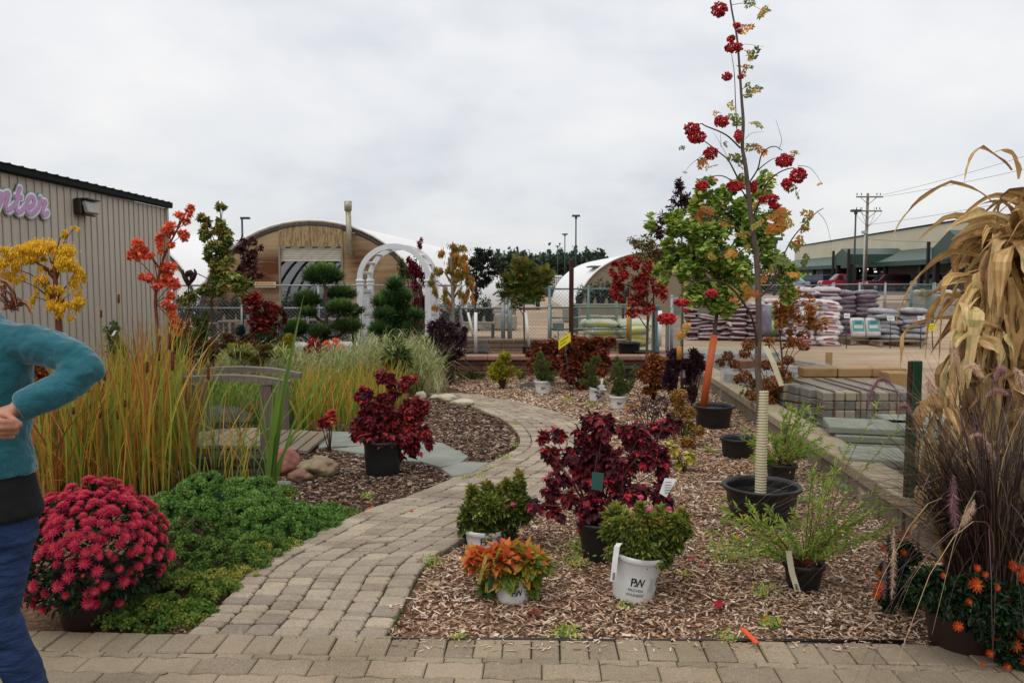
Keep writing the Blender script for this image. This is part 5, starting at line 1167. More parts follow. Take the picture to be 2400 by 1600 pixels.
q = trunk(t, [(764, 850), (763, 800), (765, 740), (763, 690), (760, 660)], TY, [15, 13, 8, 7, 6], M_BARK); m = MB()
for s0_, e0 in (((764, 760), (722, 715)), ((764, 770), (800, 735)), ((764, 740), (800, 702)), ((764, 800), (700, 785)), ((764, 790), (812, 775))):
    a0, e2 = P(*s0_, TY), P(*e0, TY); m.tube([a0, a0.lerp(e2, .5) - Vector((0, 0, .06)), e2], [.035, .03, .02], 6)
m.build("branch", M_BARK, t)
TY = 13.0
B = P(925, 830, TY); B.z = 0; t = thing("pine_tree", "shaggy dark green pine seen through the white arbor", "tree", tuple(B))
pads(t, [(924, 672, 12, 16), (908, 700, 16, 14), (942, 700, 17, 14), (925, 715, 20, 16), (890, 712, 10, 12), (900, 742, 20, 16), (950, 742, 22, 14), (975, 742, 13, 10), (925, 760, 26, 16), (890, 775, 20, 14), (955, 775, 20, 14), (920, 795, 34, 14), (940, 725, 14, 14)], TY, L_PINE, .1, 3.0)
trunk(t, [(925, 850), (924, 760), (924, 680)], TY, [8, 6, 3])
# vines on the fence
plant("climbing_vine", "loose green vine climbing the fence left of the red vine", "vine", [(935, 625, 12, 22, .6), (940, 655, 16, 24, .7), (955, 640, 12, 18, .6)], 16.4, L_GREEN, .08, T_OVAL, .5, base=(940, 0))
plant("climbing_vine", "crimson creeper on fence inside the right side of the arbor", "vine", [(985, 572, 4, 12, 1.4), (965, 605, 8, 12), (975, 630, 14, 18), (988, 660, 18, 24), (985, 700, 18, 26), (970, 740, 12, 22, .7), (995, 720, 10, 22)], 16.3, leafmat("creeper_leaf", [(0, "4a0f1c"), (.5, "7a1530"), (1, "9a2a3c")], 1.1), .075, T_OVAL, .85, base=(985, 0))

# ---------------------------------------------------------------- shrubs
SUBD[0] = 90; DK[0] = .95
plant("purple_bush", "dense dark purple bush right of the variegated grass", "bush", [(1035, 775, 30, 26), (1072, 770, 26, 22), (1050, 800, 40, 24), (1020, 800, 22, 20), (1080, 800, 24, 22), (1055, 830, 34, 16, .7), (1010, 780, 14, 14, .6)], 12.2, L_PURP, .055, T_OVAL, 1.5, base=(1055, 0))
plant("japanese_maple", "low red-brown lace leaf maple behind the yellow sale tag", "bush", [(1260, 825, 30, 22), (1290, 820, 30, 18), (1275, 850, 40, 22), (1300, 850, 26, 20), (1245, 850, 20, 16)], 12.1, L_JAP, .06, T_MAPLE, 1.4, base=(1278, 0), group="lace leaf maples")
plant("japanese_maple", "wider red-brown lace leaf maple right of the yellow sale tag", "bush", [(1350, 810, 30, 20), (1390, 815, 32, 20), (1370, 845, 44, 28), (1420, 800, 20, 12), (1360, 880, 36, 24), (1405, 850, 26, 24), (1335, 840, 20, 22)], 11.6, L_JAP, .06, T_MAPLE, 1.5, base=(1375, 0), group="lace leaf maples")
plant("gold_conifer", "bright yellow gold conifer shrub at the foot of brown wall", "bush", [(1182, 838, 13, 14), (1180, 855, 18, 16), (1155, 865, 18, 14), (1200, 872, 20, 14), (1175, 880, 24, 12), (1160, 880, 14, 10)], 11.7, L_YCON, .045, T_OVAL, 2.2, base=(1178, 0), droop=-.6)
plant("green_shrub", "low green shrub against the brown wall left of gold conifer", "bush", [(1110, 880, 28, 9), (1090, 878, 20, 8)], 12.9, L_CON, .05, T_LANCE, 1.2, base=(1105, 0), droop=-.5)
plant("green_shrub", "tiny green shrub against the brown wall right of gold conifer", "bush", [(1225, 876, 16, 8)], 12.9, L_CON, .05, T_LANCE, 1.2, base=(1225, 0), droop=-.5)
plant("orange_bush", "round rust orange bush beside the dark purple columns", "bush", [(1530, 850, 22, 18), (1520, 875, 28, 22), (1545, 880, 28, 24), (1530, 905, 26, 12)], 10.6, L_RUST, .05, T_MAPLE, 1.8, base=(1532, 0))
plant("purple_column_bush", "left of two narrow dark purple barberry columns", "bush", [(1575, 840, 18, 16), (1578, 870, 24, 26), (1570, 900, 20, 26), (1590, 850, 14, 20)], 10.1, L_PURP, .045, T_OVAL, 2.0, base=(1578, 0), group="dark barberry columns", droop=-.8)
plant("purple_column_bush", "right taller dark purple barberry column by orange guard", "bush", [(1625, 835, 18, 18), (1628, 865, 24, 28), (1622, 905, 22, 34), (1640, 850, 14, 24), (1612, 860, 14, 28)], 9.9, L_PURP, .045, T_OVAL, 2.0, base=(1625, 0), group="dark barberry columns", droop=-.8)
plant("dark_wilted_plant", "sparse dark wilted perennials behind the large red maple", "plant", [(1520, 960, 22, 26, .3), (1490, 955, 16, 20, .25), (1550, 950, 16, 22, .3), (1400, 985, 6, 30, .3)], 8.2, L_PURP, .05, T_LANCE, 1.4, base=(1520, 0))
# golden hydrangeas
def heads(name, label, hd, Y, mat, base, z0=0.0, lf=True, potr=None):
    B = P(base, 900, Y); B.z = z0; t = thing(name, label, "potted plant" if potr else "plant", tuple(B))
    if potr: pot(t, tuple(B), potr, potr * .85, .24, rim=.015)
    for a_, b2, rx, ry in hd:
        c = P(a_, b2, Y + RNG.uniform(-.12, .12)); m = MB(); n = int(rx * ry * 1.6) + 60; u = rdirs(n); p = np.array(c) + u * np.array([PX(rx, Y), PX(rx, Y) * .8, PX(ry, Y)]) * RNG.uniform(.6, 1, n)[:, None]
        leaves(m, p, u, .022, T_ROUND, droop=0, jitter=1.2); m.build("flower_head", mat, t)
    m = MB(); twigs(m, B + Vector((0, 0, .1)), [P(a_, b2, Y) for a_, b2, _, _ in hd], .006, .003); m.build("stem", M_TWIG, t)
    if lf:
        m = MB(); p = np.concatenate([np.array(P(a_, b2, Y)) * .55 + np.array(B) * .45 + RNG.normal(0, .05, (14, 3)) for a_, b2, _, _ in hd]); leaves(m, p, rdirs(len(p)), .055, T_OVAL, droop=.5); m.build("foliage", leafmat("yellowing_leaf", [(0, "4a5a24"), (.5, "7a7a34"), (1, "8a6a34")], 1) if "yellowing_leaf" not in bpy.data.materials else bpy.data.materials["yellowing_leaf"], t)
    return t
heads("brown_hydrangea", "hydrangea with rusty brown flower heads beside the cream trunk guard", [(1706, 834, 13, 11), (1721, 852, 14, 9), (1754, 808, 16, 12), (1746, 828, 13, 10), (1688, 849, 11, 8), (1745, 882, 17, 13), (1730, 888, 12, 9), (1811, 900, 24, 18), (1822, 928, 26, 20), (1838, 882, 20, 14), (1823, 861, 16, 12), (1847, 844, 14, 10), (1883, 812, 16, 8), (1795, 855, 14, 12), (1770, 900, 14, 10), (1760, 925, 14, 12), (1800, 940, 16, 12), (1868, 800, 12, 8)], 8.9, L_HEAD, 1822, potr=.2)
heads("golden_hydrangea", "faded golden hydrangea heads in front of the wide black pot", [(1592, 926, 20, 14), (1590, 968, 22, 10), (1616, 968, 16, 13), (1612, 998, 18, 9), (1638, 1008, 14, 10), (1610, 1035, 16, 10), (1590, 945, 14, 10)], 7.7, L_HEADY, 1600)
plant("yellow_leaf_plant", "few yellow-green leaves hanging right of the large red maple", "plant", [(1615, 1068, 9, 9, .5), (1598, 1085, 7, 10, .4), (1575, 1050, 10, 12, .4)], 6.6, L_YCON, .06, T_ROUND, 1.6, base=(1605, 0), droop=.8)
m = MB(); q = [P(a_, b2, 8.4) for a_, b2 in ((1482, 949), (1503, 942), (1470, 952), (1494, 960), (1398, 952))]; t = thing("coneflower", "small yellow-orange daisies beside the right white pots", "flower", tuple(G(1485, 985)))
flowers(m, [tuple(v) for v in q[:4]], [(0, -.3, 1)] * 4, .085, rings=((9, -.1, 1),), T=T_OVAL); m.build("flower", leafmat("daisy", ["b8741c", "d09a2a"], 1.1), t)
m = MB(); [m.tube([v, Vector((v.x, v.y, 0))], .003, 4) for v in q[:4]]; m.build("stem", M_TWIG, t)
# conifers in small white pots
for px_, Y, lb, bl, td in ((1272, gy(1272, 926) + .1, "small conifer in upright white pot left of the trio", [(1272, 860, 20, 22), (1270, 885, 28, 16), (1285, 880, 18, 16), (1268, 842, 8, 14)], 0),
                           (1396, gy(1396, 944) + .1, "small conifer in tilted white pot with white arrow stake", [(1388, 870, 20, 22), (1385, 895, 26, 18), (1395, 850, 12, 18)], 8),
                           (1448, gy(1448, 962) + .1, "bushier conifer in white pot with wilted leaves on its print", [(1445, 875, 20, 24), (1440, 905, 30, 24), (1465, 900, 22, 20), (1485, 870, 7, 12), (1450, 850, 10, 18)], 0)):
    t, c = pwpot("potted_conifer", lb, px_, Y, PX(20, Y), PX(16, Y), PX(33, Y), tiltd=td, grp="small conifers in white pots"); m = MB()
    cs = blob_leaves(m, bl, Y, 2.2, .04, T_LANCE, droop=-.9, jit=.6); m.build("foliage", L_CON, t); m = MB(); twigs(m, c + Vector((0, 0, .12)), cs, .005, .002); m.build("stem", M_TWIG, t)
    if td:
        m = MB(); a_ = P(1405, 928, Y - .15); b2 = P(1411, 890, Y - .15); m.tube([a_, b2], PX(4, Y) / 2, 4); tp = [P(1419, 889, Y - .16), P(1402, 905, Y - .16), P(1417, 909, Y - .16)]; m.add(tp, (0, 1, 2)); m.add([v + Vector((0, .004, 0)) for v in tp], (2, 1, 0)); m.build("arrow_stake", M_WHITE, t)
        m = MB(); leaves(m, np.array(P(1408, 915, Y - .14)) + RNG.normal(0, .03, (8, 3)), rdirs(8), .09, T_OVAL); m.build("fallen_leaf", L_DRED, t)

# ---------------------------------------------------------------- willow sprigs
def sprigs(t, B, tips, leaf, mat, n=26, dy=.25, stemr=.003, w=.004, extra=1):
    ms, ml = MB(), MB()
    for (a_, b2, Y) in tips:
        for k in range(1 + extra):
            e2 = P(a_ + (RNG.uniform(-14, 14) if k else 0), b2 + (RNG.uniform(0, 40) if k else 0), Y + (RNG.uniform(-.15, .15) if k else 0)); d = e2 - B; mid = B.lerp(e2, .45) + Vector((0, 0, d.length * .06)) + Vector(rdirs(1)[0]) * d.length * .04
            q = cat([B, mid, e2], 7); ms.tube(q, list(np.linspace(stemr, stemr * .3, len(q))), 4)
            tt = np.sort(RNG.uniform(.1, 1, int(n * 1.1)) ** .75); idx = tt * (len(q) - 1); i0 = np.minimum(idx.astype(int), len(q) - 2); Q = np.array([tuple(v) for v in q]); f = (idx - i0)[:, None]
            p = Q[i0] * (1 - f) + Q[i0 + 1] * f; dd = nrm(Q[i0 + 1] - Q[i0]); tn = np.clip(RNG.normal(.42, .22, len(p)), 0, 1)
            ml.inst(T_LANCE[0], T_LANCE[1], frames(nrm(dd * .75 + rdirs(len(p)) * .65), rdirs(len(p)) + np.array([0, -.5, .8])), p, leaf * RNG.uniform(.6, 1.2, len(p)), tn)
    ms.build("stem", M_REDBARK, t); ml.build("foliage", mat, t)
WY = 6.35
pc = P(1830, 1140, WY); pc.z = 0; t = thing("potted_willow", "upright yellow-green willow shrub in small black pot behind cream guard", "potted plant", tuple(pc)); pot(t, tuple(pc), .115, .095, .15, rim=.01)
sprigs(t, pc + Vector((0, 0, .12)), [(a_, b2, WY + RNG.uniform(-.2, .2)) for a_, b2 in ((1745, 1005), (1762, 1040), (1835, 958), (1848, 945), (1858, 965), (1885, 948), (1920, 955), (1925, 1025), (1870, 1000), (1805, 1010), (1945, 1045), (1785, 1060), (1880, 1040), (1900, 1010), (1820, 1030), (1770, 1075), (1915, 1060))], .052, L_WILL, 40)
WY = 4.12
pc = P(1883, 1360, WY); pc.z = 0; t = thing("potted_willow", "wide sprawling green willow in black pot with cream stick label", "potted plant", tuple(pc)); pot(t, tuple(pc), .1, .08, .14, rim=.009)
tips = [(1690, 1165), (1665, 1245), (1745, 1170), (1770, 1215), (1700, 1200), (1795, 1180), (1905, 1095), (1960, 1090), (1930, 1140), (1860, 1200), (1990, 1150), (2100, 1180), (2075, 1235), (2040, 1200), (1720, 1260), (1980, 1230), (1840, 1240), (2050, 1150), (1950, 1200), (1760, 1250), (2010, 1260), (1800, 1285)]
sprigs(t, pc + Vector((0, 0, .1)), [(a_, b2, WY + RNG.uniform(-.3, .3)) for a_, b2 in tips], .044, L_WILL, 40)
sprigs(t, P(1935, 1240, WY + .3), [(2062, 945, WY + .4), (2108, 1000, WY + .4), (1990, 1040, WY + .5), (1960, 1075, WY + .5)], .038, L_WILL, 34, extra=0)
strip(t, [P(1848, 1290, WY - .12), P(1856, 1340, WY - .13), P(1870, 1385, WY - .14)], PX(14, WY), _plain("cream_tag2", "cfc7aa", 1, .5, 0, .3), "stick_label")
m = MB()
for i in range(5): m.box(tuple(P(1865.5 + i * .7, 1369 + i * 3, WY - .1435)), (PX(7, WY), .001, .003))
m.build("barcode", M_BLACK, t)
pc = G(1740, 1082); pc.y += .15; t = thing("empty_pot", "empty wide black nursery pot standing behind the cream trunk guard", "pot", tuple(pc)); pot(t, tuple(pc), .15, .13, .19, rim=.012, soilz=.75)
m = MB()
o = sheet("rubber_mat", [tuple(G(a_, b2))[:2] for a_, b2 in ((1215, 905), (1240, 898), (1262, 903), (1258, 914), (1225, 915))], .02, M_BLACKPOT); del o["kind"]; tag(o, "dark oval lid lying on mulch left of small white pot", "lid")
# ---------------------------------------------------------------- reeds and grasses
def region(poly_px, n, z=0.0):
    poly = [tuple(G(*p, z))[:2] for p in poly_px]; P2 = np.array(poly); lo, hi = P2.min(0), P2.max(0); o = []
    while sum(len(a_) for a_ in o) < n:
        p = RNG.uniform(lo, hi, (n * 2, 2)); o.append(p[inpoly(p, poly)])
    p = np.concatenate(o)[:n]; return np.column_stack([p, np.full(n, z)])
# tall cattail stand, left foreground
m = MB(); n = 1050
p = region([(75, 1165), (350, 1168), (450, 1145), (462, 1095), (440, 1050), (300, 1040), (80, 1060)], n)
cl = RNG.integers(0, 40, n); ccol = RNG.choice([.08, .2, .3, .42, .52, .6, .66, .72, .78, .88], 40)
pxs = 1200 + p[:, 0] / p[:, 1] * F
hh = np.interp(pxs, [60, 110, 180, 260, 330, 400, 440, 480], [.66, .78, 1.0, 1.15, 1.32, 1.34, 1.1, .8]) * RNG.uniform(.6, 1.06, n)
blades(m, p, hh, RNG.uniform(.006, .019, n), RNG.uniform(.02, .32, n) * RNG.choice([1, 1, 1, 1.8], n), K=6, curl=.9, tone=np.clip(ccol[cl] + RNG.normal(0, .12, n), 0, 1))
n = 330; p = region([(75, 1170), (440, 1150), (440, 1060), (80, 1060)], n)
blades(m, p, RNG.uniform(.25, .7, n), RNG.uniform(.005, .012, n), RNG.uniform(.2, 1.1, n), K=6, curl=.8, tone=RNG.uniform(.55, 1, n))
n = 45; p = region([(455, 1150), (600, 1165), (600, 1090), (455, 1080)], n)
blades(m, p, RNG.uniform(.35, .95, n), RNG.uniform(.008, .016, n), RNG.uniform(.15, .8, n), K=7, curl=.7, tone=RNG.uniform(.05, .75, n))
tag(m.build("reeds", L_REED), "dense stand of green and orange reeds between the person and bridge", "reeds", kind="stuff")
# bold cattail plant in the middle
t = thing("cattail_plant", "bold green leafed cattail plant rising in front of bridge post", "plant", tuple(G(632, 1165)))
B = G(632, 1160); m = MB()
for (a_, b2, w, bend) in [(712, 690, .034, .02), (690, 800, .026, .05), (880, 770, .016, .25), (780, 905, .02, .1), (640, 900, .024, .0), (598, 940, .015, -.06), (575, 915, .014, -.1), (740, 980, .018, .1), (660, 850, .03, .02), (620, 1010, .02, -.02), (670, 960, .03, .04), (540, 990, .012, -.15), (505, 1010, .01, -.15), (600, 880, .014, -.04), (690, 1150, .02, .15)]:
    e2 = P(a_, b2, B.y + RNG.uniform(-.2, .2)); q = cat([B + Vector((RNG.uniform(-.03, .03), RNG.uniform(-.03, .03), 0)), B.lerp(e2, .5) + Vector((-bend * .6, 0, .04)), e2], 8)
    k = len(q); tt = np.linspace(0, 1, k); wd_ = w * np.minimum(1, (1.02 - tt) * 2.2) * (.7 + .3 * np.minimum(1, tt * 4)); V = []
    for i, v in enumerate(q):
        d = (q[min(i + 1, k - 1)] - q[max(i - 1, 0)]).normalized(); sd = d.cross(Vector((.25, 1, .1))).normalized(); nn = d.cross(sd)
        V += [v - sd * wd_[i] / 2 + nn * wd_[i] * .12, v, v + sd * wd_[i] / 2 + nn * wd_[i] * .12]
    tn = RNG.uniform(.02, .2) if w > .015 else RNG.uniform(.05, .6)
    f = [(3 * i + j, 3 * i + j + 1, 3 * i + j + 4, 3 * i + j + 3) for i in range(k - 1) for j in (0, 1)]
    m.add([tuple(v) for v in V], f, np.repeat(np.clip(tn + np.linspace(0, .25, k - 1) ** 1.5, 0, 1), 2))
m.build("leaf", L_REED, t)
M_CATT = surf("cattail_brown", ["4a2418", "6e3a24"], 1, scale=60, bump=.3, rough=.95)
CT = [(278, 700, 1150, 22, .75), (237, 735, 1150, 18, .75), (398, 800, 1130, 40, 1), (404, 845, 1130, 46, 1), (488, 872, 1120, 36, 1), (234, 968, 1150, 22, 1), (293, 945, 1140, 18, .9), (275, 972, 1140, 22, 1), (252, 962, 1150, 14, .8), (172, 962, 1155, 18, .9), (206, 905, 1150, 26, .9), (245, 880, 1150, 24, .9), (373, 815, 1130, 60, 1.1), (345, 860, 1140, 28, .9), (480, 1060, 1120, 20, .6)]
ORD = ["first", "second", "third", "fourth", "fifth", "sixth", "seventh", "eighth", "ninth", "tenth", "eleventh", "twelfth", "thirteenth", "fourteenth", "fifteenth"]; CT.sort()
for i, (a_, b2, yb, ln, w) in enumerate(CT):
    Y = 5.9 + .1 * (i % 4); tp = P(a_, b2 - ln / 2, Y); lo = P(a_, b2 + ln / 2, Y); bs = Vector((tp.x + RNG.uniform(-.06, .06), Y, 0))
    t = thing("cattail", ORD[i] + " brown cattail head from the left among the tall reeds", "cattail", tuple(bs), "cattail heads in the reeds")
    m = MB(); m.tube([bs, bs.lerp(lo, .6) + Vector((.01, 0, 0)), lo, tp + Vector((0, 0, .05))], .0028, 4); m.build("stalk", L_REED, t)
    m = MB(); r = .0115 * w; m.tube([lo, lo.lerp(tp, .08), lo.lerp(tp, .5), lo.lerp(tp, .92), tp], [r * .5, r, r, r, r * .4], 8); m.build("seed_head", M_CATT, t)
# reeds behind the bridge
m = MB(); n = 1100; p = region([(690, 1012), (800, 1020), (900, 1000), (960, 955), (930, 935), (700, 950)], n)
blades(m, p, RNG.uniform(.3, .68, n), RNG.uniform(.008, .018, n), RNG.uniform(.05, .5, n), K=5, curl=.9, tone=np.clip(RNG.choice([.15, .35, .5, .62], n) + RNG.normal(0, .1, n), 0, 1))
tag(m.build("reeds", L_REED), "shorter yellow orange reeds between the bridge and potted maple", "reeds", kind="stuff")
m = MB(); n = 800; p = region([(430, 985), (700, 985), (720, 940), (430, 930)], n)
blades(m, p, RNG.uniform(.25, .65, n), RNG.uniform(.006, .012, n), RNG.uniform(.2, 1.0, n), K=5, curl=.8, tone=RNG.uniform(0, .38, n))
tag(m.build("pond_grass", L_REED), "green sedge grass behind and beneath the bridge handrails", "grass", kind="stuff")
# variegated grasses
def var_grass(lb, poly, n, h, w=.014):
    m = MB(); p = region(poly, n); hh_ = h * RNG.uniform(.55, 1.08, n)
    blades(m, p, hh_, RNG.uniform(.5, 1.3, n) * w, RNG.uniform(.15, .95, n), K=4, curl=.5, taper=.3, tone=np.clip(RNG.normal(.55, .25, n), 0, 1))
    # leafy side blades along the canes
    k = RNG.integers(0, n, n * 2); q = p[k].copy(); q[:, 2] = hh_[k] * RNG.uniform(.3, .9, len(k)); q[:, :2] += RNG.normal(0, .05, (len(k), 2))
    blades(m, q, RNG.uniform(.1, .22, len(k)), RNG.uniform(.01, .018, len(k)), RNG.uniform(.6, 1.2, len(k)), K=3, curl=.3, taper=.2, tone=np.clip(RNG.normal(.6, .22, len(k)), 0, 1))
    return tag(m.build("variegated_grass", L_VARG), lb, "ornamental grass", kind="stuff")
var_grass("tall cream-striped grass mound left of the purple bush", [(860, 918), (1010, 930), (1030, 905), (1000, 885), (840, 885)], 1500, .82)
var_grass("pale striped grass band behind the bridge and yellow reeds", [(500, 925), (860, 918), (850, 890), (520, 890)], 2000, .62)
m = MB(); n = 260; p = region([(960, 925), (1030, 932), (1045, 915), (1000, 905)], n); blades(m, p, RNG.uniform(.2, .45, n), .01, RNG.uniform(.3, 1.0, n), K=4, tone=RNG.uniform(.7, 1, n)); tag(m.build("dry_grass", L_VARG), "dry straw coloured grass by the pale edging stones", "grass", kind="stuff")
plant("yucca", "dark green spiky leaved clump inside the variegated grass", "plant", [(925, 830, 24, 26), (935, 845, 26, 20)], 10.9, L_CON, .14, T_LANCE, .5, base=(928, 0), droop=.3)
# mixed low shrubs behind the pond
for nm, lb, bl, Y, mt_, sz, T, dn in (
    ("red_shrub", "small scarlet shrub below the topiary pine", [(735, 812, 18, 18), (728, 830, 20, 14), (750, 825, 14, 14)], 12.4, L_CRIM, .06, T_OVAL, 1.4),
    ("gold_shrub", "round yellow-green dwarf conifer left of the scarlet shrub", [(680, 795, 14, 16), (678, 815, 20, 18), (690, 835, 18, 14), (665, 825, 14, 12)], 12.2, L_YCON, .05, T_LANCE, 1.8),
    ("conifer", "narrow dark blue-green conifer column below green maple", [(563, 775, 9, 22), (565, 800, 12, 20), (566, 820, 12, 16)], 12.6, leafmat("blue_conifer", ["142420", "26403a", "3a5a50"], 1), .05, T_LANCE, 2.2),
    ("conifer", "fluffy yellow-green conifer under the narrow green maple", [(468, 755, 14, 18), (472, 780, 20, 20), (470, 805, 20, 16), (480, 740, 8, 12)], 12.2, leafmat("fluffy_conifer", ["2c3c1c", "4f6228", "747c38"], 1), .06, T_LANCE, 1.6),
    ("conifer", "dark pyramidal conifer with white tag against the metal wall", [(262, 770, 12, 14), (262, 795, 18, 20), (268, 830, 24, 26), (275, 865, 26, 26)], 9.2, L_PINE, .05, T_LANCE, 1.9),
    ("red_shrub", "loose reddish brown shrub left of pond bridge rail", [(440, 810, 26, 18), (480, 815, 30, 18), (430, 835, 26, 16), (500, 835, 26, 12)], 11.0, leafmat("barberry_leaf", [(0, "2f1a18"), (.4, "5e2a26"), (.75, "7c4a34"), (1, "6a6a3c")], 1), .045, T_OVAL, 1.3),
    ("red_shrub", "reddish brown shrub at the feet of the red bush", [(520, 795, 30, 14), (545, 805, 26, 14), (510, 815, 24, 12), (580, 812, 26, 14)], 12.0, leafmat("spirea_leaf", [(0, "3a1e18"), (.4, "6a3a28"), (.75, "7c5a34"), (1, "6a7240")], 1), .05, T_OVAL, 1.2),
    ("olive_shrub", "olive and orange shrub behind the far bridge handrail", [(610, 815, 24, 14), (560, 835, 34, 12), (630, 830, 24, 12), (600, 845, 30, 10)], 11.4, leafmat("spirea_green_leaf", [(0, "39421e"), (.5, "66682e"), (1, "8f6a34")], 1), .045, T_OVAL, 1.5),
    ("red_shrub", "dark red leaved shrub visible under the raised elbow", [(90, 870, 26, 26), (60, 880, 20, 20), (110, 890, 14, 16)], 8.6, L_RUST, .05, T_OVAL, 1.2),
    ("red_shrub", "brown-red shrub behind the tall reeds near metal wall", [(215, 890, 40, 22), (300, 885, 40, 22), (350, 860, 34, 24), (260, 915, 50, 18)], 8.9, leafmat("brown_shrub_leaf", [(0, "2a1a16"), (.5, "5a3426"), (1, "7a5a3c")], 1), .045, T_OVAL, 1.1),
    ("red_shrub", "russet shrub filling the gap left of the narrow green maple", [(425, 770, 22, 22), (445, 790, 26, 16), (410, 790, 16, 18)], 12.4, L_RUST, .05, T_OVAL, 1.1),
    ("olive_shrub", "olive green shrub in front of the red bush and fence", [(610, 790, 26, 18), (650, 800, 22, 16), (630, 775, 18, 14)], 12.9, L_GREEN, .05, T_OVAL, 1.1),
    ("olive_shrub", "soft light green perennial band left of gold dwarf conifer", [(560, 820, 30, 12), (600, 826, 34, 12), (650, 826, 26, 12), (530, 832, 24, 10)], 11.8, L_WILL, .05, T_LANCE, 1.3),
    ("red_shrub", "rusty orange low shrub between topiary pine and arbor", [(790, 815, 26, 14), (830, 820, 22, 12), (775, 800, 14, 12)], 13.2, L_ORAN, .045, T_OVAL, .9),
    ("red_shrub", "dark red and green shrub between the red bush and topiary pine", [(655, 745, 16, 22), (645, 770, 18, 18)], 13.4, leafmat("mixed_red_green", [(0, "26301c"), (.5, "5a2422"), (1, "86382c")], 1), .05, T_OVAL, 1.1),
    ("olive_shrub", "green leafy shrub right of the topiary pine base", [(820, 745, 22, 12), (835, 725, 14, 12)], 15.0, L_GREEN, .06, T_OVAL, 1.0)):
    tt_, B = plant(nm, lb, "bush", bl, Y, mt_, sz, T, dn, base=(bl[-1][0], 0), droop=-.2)
strip(tt_, [P(831, 770, 14.9), P(836, 800, 14.9)], .05, _plain("green_yellow_tag", "7aa83a", 1, .5, 0, .3), "plant_tag")
cf = [o for o in bpy.data.objects if o.get("label", "").startswith("dark pyramidal")][0]; strip(cf, [P(271, 774, 8.95), P(263, 787, 8.95)], .03, M_WHITE, "plant_tag")

# ---------------------------------------------------------------- ground cover mounds
def mound(m, c, rx, ry, h, ncl, cr, leaf, per, tone=None):
    ncl = int(ncl * 1.35)
    a_ = RNG.uniform(0, 2 * np.pi, ncl); s = RNG.uniform(0, 1, ncl) ** .5
    x, y = rx * s * np.cos(a_), ry * s * np.sin(a_); z = h * np.maximum(0, 1 - s ** 2.4) + RNG.uniform(-.012, .012, ncl)
    n0 = nrm(np.column_stack([x / rx ** 2 * h, y / ry ** 2 * h, np.full(ncl, .6)]))
    for i in range(ncl):
        u = rdirs(per); u = np.where((u @ n0[i])[:, None] < -.1, -u, u); r_ = cr * RNG.uniform(.7, 1.3)
        p = np.array([c.x + x[i], c.y + y[i], z[i]]) + u * r_; p[:, 2] = np.maximum(p[:, 2], .006)
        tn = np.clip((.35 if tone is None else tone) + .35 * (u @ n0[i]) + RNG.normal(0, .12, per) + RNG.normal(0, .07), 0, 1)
        ax = nrm(u * .5 + rdirs(per) * .7); nr = u + rdirs(per) * .3
        m.inst(T_PAD[0], T_PAD[1], frames(ax, nr), p, leaf * RNG.uniform(.7, 1.3, per), tn)
    # solid core so no soil shows through
    k = 12; V = [(c.x, c.y, h * .82)]
    for j in range(1, 5):
        for i in range(k * 2):
            aa = math.pi * i / k; s = j / 4.4; V.append((c.x + rx * s * math.cos(aa), c.y + ry * s * math.sin(aa), max(.002, h * .85 * (1 - s ** 2.4) - .02)))
    f3 = [(0, 1 + i, 1 + (i + 1) % (2 * k)) for i in range(2 * k)]; f4 = [(1 + j * 2 * k + i, 1 + (j + 1) * 2 * k + i, 1 + (j + 1) * 2 * k + (i + 1) % (2 * k), 1 + j * 2 * k + (i + 1) % (2 * k)) for j in range(3) for i in range(2 * k)]
    b0 = len(V); m.add(V, f3, .05); m.F.setdefault((4, False), []).append((np.array(f4) + m.n - b0, np.full(len(f4), .05)))
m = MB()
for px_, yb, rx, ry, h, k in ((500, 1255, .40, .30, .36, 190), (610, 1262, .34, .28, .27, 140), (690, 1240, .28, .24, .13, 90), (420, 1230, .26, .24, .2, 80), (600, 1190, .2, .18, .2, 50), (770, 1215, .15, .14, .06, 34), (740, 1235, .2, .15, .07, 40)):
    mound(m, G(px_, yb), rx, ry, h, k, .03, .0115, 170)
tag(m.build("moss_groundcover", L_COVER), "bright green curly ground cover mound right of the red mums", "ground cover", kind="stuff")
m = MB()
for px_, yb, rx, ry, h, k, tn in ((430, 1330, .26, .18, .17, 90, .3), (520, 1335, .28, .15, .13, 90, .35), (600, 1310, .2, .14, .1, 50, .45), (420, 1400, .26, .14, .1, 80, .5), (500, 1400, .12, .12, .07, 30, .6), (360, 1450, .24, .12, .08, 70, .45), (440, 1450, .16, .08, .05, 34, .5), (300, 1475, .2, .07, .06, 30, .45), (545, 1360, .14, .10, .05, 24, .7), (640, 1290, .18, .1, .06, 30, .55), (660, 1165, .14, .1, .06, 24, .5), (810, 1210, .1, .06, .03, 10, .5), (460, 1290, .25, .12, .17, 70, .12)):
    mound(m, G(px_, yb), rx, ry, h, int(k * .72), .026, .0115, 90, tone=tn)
tag(m.build("mixed_groundcover", L_COVER2), "low green, yellow and brown ground cover spilling toward the pavers", "ground cover", kind="stuff")
